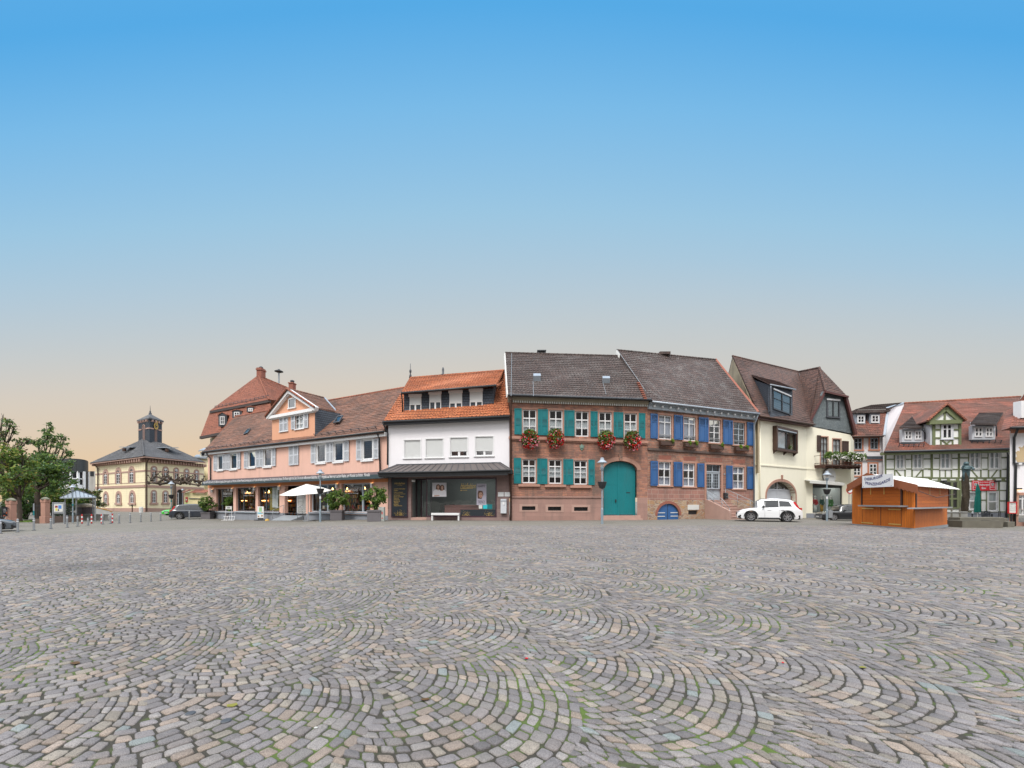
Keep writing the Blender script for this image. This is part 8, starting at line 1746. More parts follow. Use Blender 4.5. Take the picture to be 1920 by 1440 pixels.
# garden wall with tile coping
z = lambda x, y: (280 + x / 13.09, 880 + y / 13.09)
Fq = fpx(346, 62, 392, 58); pt = lambda x, y: Fq.px(*z(x, y)); o = thing('garden_wall', 'yellow garden wall with a red tiled coping between the town hall and the salmon house', 'wall', Fq.P(1, -.5)); mb = MB(); mb.poly(Fq, [(pt(858, 800)[0], -.8), (pt(1420, 800)[0], -.8), pt(1420, 590), pt(1060, 590), pt(1020, 500), pt(985, 560), pt(858, 585)], -.4, 0); mb.build('masonry', plain('yellow_wall_plaster', (.68, .58, .33, 1), .9, .06, 1, .2, stain=.15), o)
mb = MB(); mb.prism([Fq.P(*pt(1040, 500), -.5), Fq.P(*pt(1420, 512), -.5), Fq.P(*pt(1420, 585), .3), Fq.P(*pt(1062, 572), .3)], V((0, 0, .08))); mb.prism([Fq.P(*pt(1010, 490), -.3), Fq.P(*pt(860, 520), -.3), Fq.P(*pt(850, 575), .3), Fq.P(*pt(985, 552), .3)], V((0, 0, .08))); mb.build('tile_coping', M['roofred'], o)
MB().poly(Fq, [pt(985, 705), pt(1335, 715), pt(1335, 728), pt(985, 722)], 0, .12).build('ledge', M['gunmetal'], o); r = Fq.r(*z(893, 680), *z(945, 810)); k_ = MB().rbox(Fq, r, .0, .05).build('wall_sign', M['red'], o); MB().fbox(Fq, lerp(r[0], r[2], .25), lerp(r[0], r[2], .75), lerp(r[1], r[3], .4), lerp(r[1], r[3], .6), .05, .06).build('sign_print', M['white'], k_)
# ================================================================== BOOKSHOP FRONTAGE THINGS
M['planter'] = plain('grey_fibre_planter', (.13, .12, .13, 1), .8, .1, 3, .2)
def planter(px, yb, w, hgt, rad, label, n, bright):
 b = G(px, yb) + V((0, .4, 0)); o = thing('planted_tub', label, 'planter', b, 'evergreen shrubs in grey tubs'); mb = MB(); h_ = .55 * hgt; q_ = [(-w, -.35), (w, -.35), (w, .35), (-w, .35)]
 mb.prism([b + V((x * .92, y * .92, 0)) for x, y in q_], V((0, 0, h_ * .98))); mb.box(b + V((0, 0, h_ - .05)), (w, .37, .06)); mb.build('tub', M['planter'], o, bevel=.01)
 MB().box(b + V((0, 0, h_ + .011)), (w * .85, .3, .01)).build('soil', M['soil'], o)
 st = MB()
 for k in range(8): a = k * .8; st.tube([b + V((0, 0, h_)), b + V((math.cos(a) * rad[0] * .4, math.sin(a) * .2, h_ + rad[2])), b + V((math.cos(a) * rad[0] * .8, math.sin(a) * .4, h_ + rad[2] * 1.5))], [.03, .02, .008], 5)
 st.build('stems', M['bark'], o, smooth=True); cl = []
 for c_ in blob(b + V((0, 0, h_ + rad[2] * .95)), rad, n // 45, .5): cl.append(blob(c_, (.26, .26, .24), 45, .1))
 leaves('foliage', np.concatenate(cl), .15, [M['leaf1'], M['leaf2'], M['leaf3'], M['leaf4']], o, weights=[.5, .28 if not bright else .2, .2, .02], aspect=.6)
planter(384, 973.2, .55, 1.3, (1.05, .7, .95), 'shrub in a grey tub at the left corner of the salmon house', 1900, 0); planter(364, 964, .5, 1.2, (.8, .6, .95), 'shrub partly hidden behind the dark parked car', 1200, 0); planter(431, 973.6, .62, 1.2, (.95, .65, 1.05), 'shrub in a grey tub behind the newspaper stand', 1800, 1)
planter(629, 976, .52, 1.5, (1.1, .7, .95), 'wide shrub in a grey tub just right of the bookshop street lamp', 2400, 1); planter(700, 978, .52, 1.5, (.95, .65, .95), 'shrub in a grey tub beside the grey utility cabinet', 2200, 1)
# parasol
b = G(578, 977); o = thing('parasol', 'open white square parasol in front of the bookshop entrance', 'parasol', b); MB().lathe(b, [(.42, 0), (.42, .06), (.06, .1)], 20).build('base', M['iron'], o); zt = P(0, 907.5, b.y).z; MB().tube([b, V((b.x, b.y, zt))], .03, 8).build('pole', M['offwhite'], o)
tp = V((b.x - .15, b.y, zt)); ze_ = P(0, 921, b.y).z; ed = [P(523, 928.5, b.y - .5), P(573, 927, b.y - 2.2), P(622, 919, b.y + .2), P(572, 916.5, b.y + 2.2)]; mb = MB(); N = 10; rows = []
for j in range(N + 1):
 t = j / N; row = []
 for k in range(4 * 8 + 1):
  a, b2, f_ = ed[(k // 8) % 4], ed[(k // 8 + 1) % 4], (k % 8) / 8; e_2 = a.lerp(b2, f_); pnt = tp.lerp(e_2, t); pnt.z += -.1 * math.sin(math.pi * t) * 0 + .03 * math.sin(math.pi * t) - .08 * t * math.sin(math.pi * f_); row.append(pnt)
 rows.append(row)
mb.grid(rows); pc = plain('parasol_canvas', (.62, .61, .58, 1), .9, .03, 2, .1); mb.build('canopy', pc, o, smooth=True); mb = MB()
for e_2 in ed: mb.tube([V((b.x, b.y, zt - .2)), tp.lerp(e_2, .5) + V((0, 0, .06)), e_2 + V((0, 0, -.02))], .012, 4)
mb.build('ribs', M['offwhite'], o)
# stands
b = G(424, 976); o = thing('newspaper_stand', 'white wire newspaper stand with tilted header in front of the shrub', 'stand', b); Fq = Facade((b.x - .5, b.y), (b.x + .5, b.y)); r = rr(Fq, C2, 458, 845, 582, 905); MB().rbox(Fq, r, -.04, 0).build('header', M['offwhite'], o); ftext(Fq, 'FAZ', lerp(r[0], r[2], .3), lerp(r[1], r[3], .35), o, M['black'], .005, w=(r[2] - r[0]) * .4, h=.12) if False else MB().fbox(Fq, lerp(r[0], r[2], .25), lerp(r[0], r[2], .75), lerp(r[1], r[3], .35), lerp(r[1], r[3], .6), 0, .005).build('header_print', M['black'], o)
mb = MB()
for s in (r[0] + .03, r[2] - .03): mb.tube([Fq.P(s, r[1]), Fq.P(s + .08 * (1 if s > .5 else 0), b.z, .05)], .018, 5)
for k in range(5): a = lerp(r[0], r[2] + .35, k / 4); mb.tube([Fq.P(a, b.z + .45, .1), Fq.P(a + .1, b.z + .05, .35), Fq.P(a - .1, b.z + .02, .5)], .02, 5)
for zz_ in (.08, .42): mb.tube([Fq.P(r[0] - .05, b.z + zz_, .25), Fq.P(r[2] + .4, b.z + zz_, .25)], .018, 5)
mb.build('wire_rack', M['white'], o)
b = G(488.5, 976); o = thing('poster_stand', 'white poster stand on a dark base with a colourful town plan sheet', 'stand', b); Fq = Facade((b.x - .6, b.y + .05), (b.x + .6, b.y - .05)); r = rr(Fq, C2, 1095, 850, 1222, 1080); MB().rbox(Fq, r, -.03, .02).build('board', M['white'], o, bevel=.01); MB().fbox(Fq, r[0] - .12, r[2] + .16, b.z + .015, b.z + .1, -.35, .35).build('base', M['gunmetal'], o, bevel=.02)
MB().fbox(Fq, lerp(r[0], r[2], .1), lerp(r[0], r[2], .9), r[1] - .2, r[1], -.02, .01).build('stem', M['black'], o)
W, H = r[2] - r[0], r[3] - r[1]
for u, v, w_, h_, col in ((.3, .55, .42, .38, c(150, 190, 140)), (.08, .36, .8, .12, c(110, 180, 200)), (.6, .42, .25, .07, c(220, 150, 80)), (.1, .08, .2, .12, c(150, 110, 60)), (.62, .12, .24, .14, c(160, 120, 60))): MB().fbox(Fq, r[0] + u * W, r[0] + (u + w_) * W, r[1] + v * H, r[1] + (v + h_) * H, .02, .026).build('printed_patch', plain('map_print', col, .6, .2, 9, 0), o)
b = G(501, 976.5); o = MB().lathe(b, [(.18, 0), (.16, .14), (.08, .18)], 10).build('door_wedge', plain('yellow_weight', (.65, .42, .1, 1), .6), None); tag(o, 'small yellow weight on the ground right of the poster stand', 'weight')
b = G(714, 978) + V((0, .3, 0)); Fq = Facade((b.x - .5, b.y), (b.x + .5, b.y)); r = rr(Fq, D2, 1700, 860, 1812, 1140); o = thing('utility_cabinet', 'grey utility cabinet with red stickers beside the rightmost shrub', 'cabinet', Fq.P((r[0] + r[2]) / 2, b.z)); MB().fbox(Fq, r[0], r[2], b.z, r[3], -.35, 0).build('housing', plain('grey_cabinet', (.36, .38, .36, 1), .6, .12, 2, .1, stain=.2), o, bevel=.015); MB().fbox(Fq, r[0] + .05, r[2] - .05, b.z + .1, r[3] - .08, 0, .012).build('door', bpy.data.materials['grey_cabinet'], o)
for v in (.2, .5, .6): MB().fbox(Fq, r[2] - .18, r[2] - .07, lerp(b.z, r[3], v), lerp(b.z, r[3], v + .06), .012, .018).build('sticker', M['red'], o)
# ================================================================== MARKET STALL
K = lambda x, y: (1590 + x / 9.143, 870 + y / 9.143)
A, Bc, Cc = G(*K(70, 1040)), G(*K(1130, 1120)), G(*K(1702, 1098)); F1 = Facade((A.x, A.y), (Bc.x, Bc.y)); F2k = Facade((Bc.x, Bc.y), (Cc.x, Cc.y)); zg = min(A.z, Bc.z, Cc.z)
M['stallv'] = boards('orange_stall_boards', (.58, .152, .008, 1), (.50, .125, .007, 1), .12, True, .7); M['stallh'] = boards('orange_shutter_boards', (.56, .14, .009, 1), (.47, .11, .008, 1), .19, False, .7); M['stallroof'] = plain('rust_brown_board', (.24, .075, .03, 1), .6, .15, 3, .2)
h = thing('market_stall', 'closed orange wooden market stall with a white roof side and steel base', 'market stall', Bc)
zt1a, zt1b = F1.px(*K(80, 380))[1], F1.px(*K(1130, 378))[1]; zt2b = F2k.px(*K(1700, 470))[1]; apx = F1.px(*K(505, 215))
z0 = zg + .22; sh1 = rr(F1, K, 262, 395, 920, 715); sh2 = rr(F2k, K, 1155, 400, 1705, 745)
mb = MB(); mb.poly(F1, [(0, z0), (F1.L, z0), (F1.L, zt1b), apx, (0, zt1a)], -.06, 0); D4 = A + (Cc - Bc)
mb.poly(F2k, [(0.0, z0), (F2k.L, z0), (F2k.L, zt2b), (0, zt1b)], -.06, -.001); mb.face(V((A.x, A.y, z0)), V((D4.x, D4.y, z0)), V((D4.x, D4.y, zt1a)), V((A.x, A.y, zt1a))); mb.face(V((Cc.x, Cc.y, z0)), V((D4.x, D4.y, z0)), V((D4.x, D4.y, zt1a)), V((Cc.x, Cc.y, zt2b))); mb.build('wall', M['stallv'], h)
for F, r, nm in ((F1, sh1, 0), (F2k, sh2, 1)):
 o = MB().rbox(F, r, .0, .035).build('hatch', M['stallh'], h); mb = MB()
 for s in (r[0] - .05, r[2] + .05): mb.fbox(F, s - .05, s + .05, r[1], r[3] + .05, .0, .07)
 mb.build('hatch_frame', plain('dark_brown_post', (.06, .025, .015, 1), .6) if nm == 0 else bpy.data.materials['dark_brown_post'], o)
 c_ = rr(F, K, *((205, 707, 930, 732) if nm == 0 else (1150, 742, 1745, 762)), .3); MB().fbox(F, c_[0], c_[2], c_[1], c_[3], .0, .42).build('counter', M['iron'], h)
 for t in (.23, .59) if nm == 0 else (.38, .7): s = lerp(r[0], r[2], t); MB().fbox(F, s - .03, s + .03, r[3] - .42, r[3] + .0, .035, .05).build('hinge', M['brass'], o)
for (x0, y0, x1, y1) in ((245, 752, 440, 772), (700, 768, 915, 788), (232, 1000, 432, 1020), (700, 1022, 910, 1044)): r = rr(F1, K, x0, y0, x1, y1); MB().rbox(F1, (r[0], (r[1] + r[3]) / 2 - .03, r[2], (r[1] + r[3]) / 2 + .03), .0, .025).build('strap_hinge', M['brass'], h)
s = F1.px(*K(562, 900))[0]; s0, s1 = F1.px(*K(245, 900))[0], F1.px(*K(915, 900))[0]; zc_ = rr(F1, K, 205, 707, 930, 735)[1]; mb = MB()
for a in (s0, s, s1): mb.fbox(F1, a - .012, a + .012, z0 + .05, zc_, 0, .012)
mb.build('door_joint', M['wood'], h)
mb = MB(); mb.poly(F1, [(-.06, zg + .05), (F1.L + .03, zg + .05), (F1.L + .03, z0), (-.06, z0)], -.1, .03); mb.poly(F2k, [(-.03, zg + .05), (F2k.L + .05, zg + .05), (F2k.L + .05, z0), (-.03, z0)], -.1, .03); mb.build('base_frame', M['iron'], h)
for F, t in ((F1, .05), (F1, .5), (F1, .97), (F2k, .5), (F2k, .95)): MB().fbox(F, F.L * t - .12, F.L * t + .12, zg - .05, zg + .06, -.3, -.02).build('foot', M['wood'], h)
# roof: ridge runs back from the front gable
bk = (Cc - Bc); fr = F1.n * .55; aT = F1.P(apx[0], apx[1] + .16) + fr; eL = P(*K(-10, 372), F1.P(0, 0).y - .4); eR = P(*K(1195, 375), F1.P(F1.L, 0).y - .35)
Yb_ = (aT.z - EYE) * 800 / (940 - K(0, 258)[1]); aB, eLb = P(*K(1340, 258), Yb_), eL + bk * 1.15; eR2 = P(*K(1925, 436), Cc.y - .5)
def corr(mb, a, b, c_, d, n, amp):        # corrugated sheet a-b eave, d-c ridge
 rows = []
 nn = (b - a).cross(d - a).normalized(); nn = nn if nn.z > 0 else -nn
 for (p, q_) in ((a, b), (d, c_)): rows.append([p.lerp(q_, k / n) + nn * amp * math.sin(k * math.pi / 2) for k in range(n + 1)])
 mb.grid(rows)
mb = MB(); corr(mb, eL, eLb, aB, aT, 90, .03); mb.build('roof_sheet', M['stallroof'], h)
mb = MB(); rt = aT.lerp(eR, .12); corr(mb, eR, eR2, aB, aT, 100, .03); mb.build('roof_sheet', plain('white_roof_sheet', (.74, .73, .70, 1), .7, .05, 2, .1), h)
mb = MB()
for a, b in ((aT, eL), (aT, eR)):
 n = 26
 for k in range(n): p, p2 = a.lerp(b, k / n), a.lerp(b, (k + 1) / n); w_ = .42 + (.05 if k % 2 else 0); mb.prism([p + V((0, 0, .06)), p2 + V((0, 0, .06)), p2 + V((0, 0, .06 - w_)), p + V((0, 0, .06 - w_))], F1.n * .035)
mb.build('barge_board', M['stallroof'], h)
pf = [eR + V((.1, .1, -.25)), eR.lerp(eR2, .4) + V((0, 0, -.55)), eR.lerp(eR2, .85) + V((0, 0, -.3))]; MB().tube(pf, .02, 5).build('cable', M['wood'], h)
FB_ = Facade((F1.P(0, 0, .62).x, F1.P(0, 0, .62).y), (F1.P(F1.L, 0, .62).x, F1.P(F1.L, 0, .62).y)); r = rr(FB_, K, 243, 186, 772, 398); bn = thing('stall_banner', 'white banner lettered DIEBURGER PRINZENGARDE on the gable of the orange stall', 'banner', FB_.P((r[0] + r[2]) / 2, r[1])); MB().rbox(FB_, r, -.03, 0).build('board', M['white'], bn); navy = plain('navy_lettering', (.03, .035, .15, 1), .5); W, H = r[2] - r[0], r[3] - r[1]
def arcword(s, u0, v0, w_, h_, bend, rise):
 def pl(x, y): t = x / (w_ * W); zz = r[1] + v0 * H + y + H * (rise * t - bend * math.sin(math.pi * min(1, max(0, t)))); return FB_.P(r[0] + u0 * W + x, zz, .008)
 text(s, pl, bn, navy, w=w_ * W, h=h_ * H, offset=.018)
arcword('DIEBURGER', .09, .62, .60, .23, .10, .20); arcword('PRINZENGARDE', .12, .29, .80, .24, .22, .18)
for u in (.05, .95): MB().fbox(FB_, r[0] + u * W - .02, r[0] + u * W + .02, r[1] + .04, r[1] + .08, 0, .02).build('grommet', M['iron'], bn)
# ================================================================== FOUNTAIN
Nn = lambda x, y: (1780 + x / 9.6, 850 + y / 9.6)
g0 = G(*Nn(600, 1345)); Yf = g0.y; h = thing('fountain', 'grey stone fountain with stepped basins and a tall carved bronze figure column', 'fountain', g0); ST = plain('dark_weathered_stone', (.135, .125, .10, 1), .9, .25, 2.5, .4, stain=.5); ST2 = plain('grey_stone_pedestal', (.26, .26, .25, 1), .9, .15, 2, .3, stain=.4)
def slab(x0, x1, y0, y1, Y, dep, m, name):
 a, b = P(*Nn(x0, y1), Y), P(*Nn(x1, y0), Y); zb = a.z if y1 < 1300 else g0.z - .05; MB().prism([V((a.x, Y, zb)), V((b.x, Y, zb)), V((b.x, Y, b.z)), V((a.x, Y, b.z))], V((0, dep, 0))).build(name, m, h, bevel=.03)
def trough(x0, x1, y0, y1, Y, dep, m, name):
 a, b = P(*Nn(x0, y1), Y), P(*Nn(x1, y0), Y); zb = g0.z - .05; mb = MB(); t = .14
 for (xa, xb, ya, yb) in ((a.x, b.x, Y, Y + t), (a.x, b.x, Y + dep - t, Y + dep), (a.x, a.x + t, Y + t, Y + dep - t), (b.x - t, b.x, Y + t, Y + dep - t)): mb.prism([V((xa, ya, zb)), V((xb, ya, zb)), V((xb, yb, zb)), V((xa, yb, zb))], V((0, 0, b.z - zb)))
 o_ = mb.build(name, m, h); MB().face(V((a.x + t, Y + t, b.z - .12)), V((b.x - t, Y + t, b.z - .12)), V((b.x - t, Y + dep - t, b.z - .12)), V((a.x + t, Y + dep - t, b.z - .12))).build('water', M['darkglass'], o_)
trough(232, 965, 1215, 1345, Yf, 1.3, ST, 'basin'); slab(195, 985, 1152, 1345, Yf + 1.35, .8, ST, 'rear_basin'); slab(985, 1060, 1165, 1240, Yf + 1.5, .6, ST, 'step_block'); slab(-50, 335, 1062, 1345, Yf + 2.2, 1.3, ST2, 'pedestal'); slab(-60, 345, 1050, 1070, Yf + 2.15, 1.4, ST2, 'pedestal_slab'); slab(-190, 240, 1215, 1345, Yf + 1.0, .5, ST, 'side_step')
for x in (40, 190): a = P(*Nn(x, 1180), Yf + 2.19); MB().box((a.x, a.y, (a.z + g0.z) / 2 + .4), (.05, .02, (a.z - g0.z) / 2 + .4)).build('pilaster', ST, h)
Yc_ = Yf + 2.8; cb, ct = P(*Nn(282, 1060), Yc_), P(*Nn(300, 345), Yc_); k = Yc_ / 800 / 9.6; BZ = plain('blackened_bronze', (.045, .034, .022, 1), .5, .5, 5, .8, metal=.5); BG = plain('verdigris_bronze', (.06, .10, .11, 1), .55, .35, 6, .4, metal=.4)
mb = MB(); rows = []
for j in range(25):
 t = j / 24; c_ = cb.lerp(ct, t); w_ = lerp(55, 50, t) * k; row = []
 for i in range(17): a = 2 * math.pi * i / 16; rr2 = w_ * (.92 + .14 * math.sin(3 * a + 9 * t) + RD.uniform(-.05, .05)); row.append(V((c_.x + rr2 * math.cos(a) * 1.02, c_.y + rr2 * math.sin(a), c_.z)))
 row[-1] = row[0]; rows.append(row)
mb.grid(rows); mb.build('column', BZ, h, smooth=True)
st = MB(); base = ct; U = lambda x, y: P(*Nn(x, y), Yc_)
st.tube([U(300, 480), U(300, 400), U(302, 330), U(303, 280), U(304, 240), U(305, 215)], [42 * k, 50 * k, 52 * k, 62 * k, 52 * k, 24 * k], 14)
st.tube([U(262, 470), U(268, 400), U(275, 330)], [16 * k, 26 * k, 30 * k], 8); st.tube([U(268, 560), U(270, 480)], [5 * k, 18 * k], 8); st.tube([U(342, 440), U(338, 380)], [8 * k, 24 * k], 8)
st.tube([U(352, 236) , U(392, 255) + V((0, -.05, 0)), U(385, 285) + V((0, -.2, 0)), U(330, 292) + V((0, -.32, 0))], [22 * k, 20 * k, 17 * k, 13 * k], 9); st.tube([U(258, 236), U(225, 262) + V((0, -.05, 0)), U(240, 285) + V((0, -.2, 0)), U(285, 290) + V((0, -.32, 0))], [22 * k, 18 * k, 16 * k, 13 * k], 9)
st.tube([U(228, 262) + V((0, -.1, 0)), U(216, 232) + V((0, -.15, 0)), U(208, 205) + V((0, -.15, 0))], [12 * k, 10 * k, 6 * k], 7); st.sphere(U(305, 188), 38 * k, 16, 10)
st.build('figure', BG, h, smooth=True)
g_ = G(*Nn(1120, 1330)); a, b = P(*Nn(1055, 1325), g_.y), P(*Nn(1182, 1232), g_.y); o = MB().prism([V((a.x, a.y, g_.z - .05)), V((b.x, b.y, g_.z - .05)), V((b.x, b.y, b.z)), V((a.x, a.y, b.z))], V((.5, 1.6, 0))).build('low_wall', ST, None, bevel=.02); tag(o, 'short dark stone wall block right of the fountain basins', 'wall')
# closed green parasol, terrace furniture
Yq = 34.0; pz = P(*Nn(508, 1068), Yq); gq = V((pz.x, Yq, gz(pz.x))); o = thing('closed_parasol', 'closed dark green parasol standing before the timber-framed house', 'parasol', gq); k2 = Yq / 800 / 9.6; MB().tube([gq, V((gq.x, gq.y, P(*Nn(508, 560), Yq).z))], .03, 8).build('pole', M['offwhite'], o); MB().box(gq + V((0, 0, .06)), (.4, .4, .06)).build('base', bpy.data.materials['concrete'], o)
mb = MB(); rows = []
for (x, y, w_) in ((507, 1062, 44), (506, 1000, 46), (508, 900, 42), (512, 800, 40), (516, 740, 30), (515, 690, 36), (512, 620, 24), (508, 560, 10), (508, 545, 3)):
 c_ = P(*Nn(x, y), Yq); row = [V((c_.x + w_ * k2 * math.cos(a) * (1 + .22 * math.cos(a * 4)), c_.y + w_ * k2 * math.sin(a) * (1 + .22 * math.cos(a * 4)), c_.z)) for a in [2 * math.pi * i / 32 for i in range(33)]]; rows.append(row)
mb.grid(rows); mb.build('canopy', plain('green_canvas', (.0, .12, .095, 1), .85, .1, 3, .2), o, smooth=True)
def chair(px, Y, label, rz=0):
 x = P(px, 0, Y).x; b = V((x, Y, gz(x))); o = thing('terrace_chair', label, 'chair', b, 'terrace chairs'); Q = Matrix.Rotation(rz, 4, 'Z'); t = lambda a, b_, c_: b + Q @ V((a, b_, c_))
 mb = MB(); mb.prism([t(-.24, -.24, .43), t(.24, -.24, .43), t(.24, .24, .43), t(-.24, .24, .43)], V((0, 0, .04))); mb.build('seat', M['gunmetal'], o)
 mb = MB(); 
 for k in range(4): z_ = .58 + k * .11; mb.prism([t(-.24, .22, z_), t(.24, .22, z_), t(.24, .25, z_), t(-.24, .25, z_)], V((0, 0, .07)))
 for sx in (-.24, .22): mb.prism([t(sx, .22, .47), t(sx + .03, .22, .47), t(sx + .03, .25, .47), t(sx, .25, .47)], V((0, 0, .53)))
 mb.build('backrest', M['gunmetal'], o)
 for sx in (-.22, .22):
  for sy in (-.22, .22): MB().tube([t(sx, sy, 0), t(sx, sy, .43)], .018, 6).build('leg', M['black'], o)
chair(1846, 33.5, 'dark terrace chair left of the parasol table', 2.6); chair(1856, 34.5, 'dark terrace chair under the timber house window', .4); chair(1866, 33.6, 'dark terrace chair nearest the timber house corner', 3.6)
x = P(1833, 0, 34.8).x; b = V((x, 34.8, gz(x))); o = thing('terrace_table', 'dark terrace table with white napkin holders behind the fountain', 'table', b); MB().box(b + V((0, 0, .73)), (.9, .4, .02)).build('table_top', M['gunmetal'], o)
for sx in (-.8, .8):
 for sy in (-.33, .33): MB().box(b + V((sx, sy, .355)), (.03, .03, .355)).build('leg', M['black'], o)
for dx in (-.5, .1, .5): q_ = MB().lathe(b + V((dx, -.1, .751)), [(.06, 0), (.06, .12), (.03, .2)], 8).build('napkin_holder', M['white']); tag(q_, 'small white holder on the dark terrace table behind the fountain', 'holder', 'white holders on the terrace table')
# ================================================================== CARS
def car(label, o_xy, heading, paint, L=4.69, Wd=1.9, Hh=1.66, kind='suv', group='parked cars', rimc=None, white=False, lights=True):
 """x forward, y left; wheels touch the ground"""
 z0 = gz(*o_xy); base = V((o_xy[0], o_xy[1], z0)); o = thing('parked_car', label, 'car', base, group)
 Q = Matrix.Rotation(heading, 4, 'Z'); T = lambda x, y, z: base + Q @ V((x, y, z))
 R_ = .36 if kind == 'suv' else .325; wf, wr = L * .5 - .88, -L * .5 + .93; ground = .2 if kind == 'suv' else .16; hw = Wd / 2
 # side profile: beltline, roofline and bonnet line
 f = L / 2; s = Hh / 1.66
 def top(x):      # upper silhouette of the lower body (bonnet, beltline, tail)
  pts = [(-f, .72 * s), (-f + .06, .98 * s), (-f + .35, 1.06 * s), (-f + 1.2, 1.05 * s), (.5, 1.0 * s), (f - 1.35, 1.0 * s), (f - .8, .94 * s), (f - .3, .83 * s), (f - .05, .68 * s), (f, .55 * s)]
  for (a, b), (c_, d) in zip(pts, pts[1:]):
   if a <= x <= c_: t = (x - a) / (c_ - a); return lerp(b, d, t)
  return pts[0][1] if x < -f else pts[-1][1]
 def roof(x):
  pts = [(-f + .18, 1.03 * s), (-f + .42, 1.40 * s), (-f + .75, 1.58 * s), (-f + 1.5, 1.65 * s), (-.1, 1.66 * s), (.45, 1.60 * s), (.85, 1.42 * s), (f - 1.28, 1.0 * s)]
  for (a, b), (c_, d) in zip(pts, pts[1:]):
   if a <= x <= c_: t = (x - a) / (c_ - a); return lerp(b, d, t)
  return top(x)
 def width(x):
  t = abs(x) / f; return hw * (1 - .02 * t - .16 * max(0, t - .72) ** 1.4 / .28 ** 1.4 * 1.0)
 def bottom(x):
  zb = ground + .06 * max(0, (abs(x) / f - .8) / .2)
  for w_ in (wf, wr):
   d = abs(x - w_); r = R_ + .055
   if d < r: zb = max(zb, R_ + math.sqrt(r * r - d * d) * .98)
  return zb
 xs = sorted(set([-f, -f + .03, -f + .1, -f + .2, -f + .35, f, f - .03, f - .1, f - .2, f - .35] + [w_ + d for w_ in (wf, wr) for d in np.linspace(-R_ - .06, R_ + .06, 17)] + list(np.linspace(-f + .45, f - .45, 30))))
 mb = MB()
 for sg in (1, -1):
  rows = []
  for x in xs:
   zb, zt, w_ = bottom(x), top(x), width(x); zm = min(.62 * s, zt - .06); row = []
   prof = [(w_ * .97, zb), (w_ * .995, max(zb, .30 * s)), (w_ * .985, max(zb, .42 * s)), (w_ * 1.0, max(zb, zm)), (w_ * .995, max(zb, lerp(zm, zt, .55))), (w_ * .955, max(zb, zt - .035)), (w_ * .87, zt), (w_ * .45, zt + .02), (0, zt + .03)]
   for y, z in prof: row.append(T(x, sg * y, z))
   rows.append(row)
  mb.grid(rows)
  for x in (-f, f): w_ = width(x); mb.face(T(x, 0, bottom(x)), T(x, sg * w_ * .97, bottom(x)), T(x, sg * w_ * .995, .45 * s), T(x, sg * w_ * .9, top(x)), T(x, 0, top(x) + .03))
 body = mb.build('body', paint, o, smooth=True)
 # greenhouse
 gx = list(np.linspace(-f + .2, f - 1.3, 26)); mb = MB()
 def gw(x, t):
  w_ = width(x) * .955; return lerp(w_ * .985, w_ * .76, t ** 1.15)
 for sg in (1, -1):
  rows = []
  for x in gx:
   zt, zr = top(x) - .02, max(roof(x), top(x) - .01); row = [T(x, sg * gw(x, t), lerp(zt, zr - .05 * (zr - zt), t)) for t in (0, .3, .6, .85, 1)]
   row += [T(x, sg * gw(x, 1) * .9, zr), T(x, 0, zr + .015 * min(1, (zr - zt) * 2))]; rows.append(row)
  mb.grid(rows)
 mb.build('cabin', paint, o, smooth=True)
 GL = M['carglass']
 def sidepanel(x0, x1, name, y0=.06, t1=.86, slant0=0, slant1=0):
  for sg in (1, -1):
   rows = []; n = 8
   for k in range(n + 1):
    row = []
    for t in (y0, .35, .6, t1):
     x = lerp(x0 + slant0 * (t - y0), x1 + slant1 * (t - y0), k / n); zt, zr = top(x) - .02, roof(x); tt = t; row.append(T(x, sg * (gw(x, tt) + .012), lerp(zt, zr - .05 * (zr - zt), tt)))
    rows.append(row)
   MB().grid(rows).build(name, GL, o, smooth=True)
 xa, xb, xc, xd = -f + .52, -.62, .28, f - 1.52
 sidepanel(xb + .05, xc - .03, 'rear_side_window'); sidepanel(xc + .03, xd, 'front_side_window', slant1=-.62); sidepanel(xa + .12, xb - .0, 'quarter_window', y0=.12, slant0=.28, t1=.8)
 def screen(x0, x1, name):
  rows = []
  for k in range(7):
   x = lerp(x0, x1, k / 6); z = roof(x) + .012; w_ = gw(x, .95) * .93; rows.append([T(x + (.02 if x > 0 else -.02), y * w_, z + .012 * (1 - abs(y))) for y in (-1, -.5, 0, .5, 1)])
  MB().grid(rows).build(name, GL, o, smooth=True)
 screen(.55, f - 1.36, 'windscreen'); screen(-f + .24, -f + .6, 'rear_window')
 # underbody, sills, arches
 mb = MB(); q4 = [T(-f + .15, -hw * .9, ground - .02), T(f - .15, -hw * .9, ground - .02), T(f - .15, hw * .9, ground - .02), T(-f + .15, hw * .9, ground - .02)]; mb.prism(q4, V((0, 0, .3))); mb.build('underbody', M['rubber'], o)
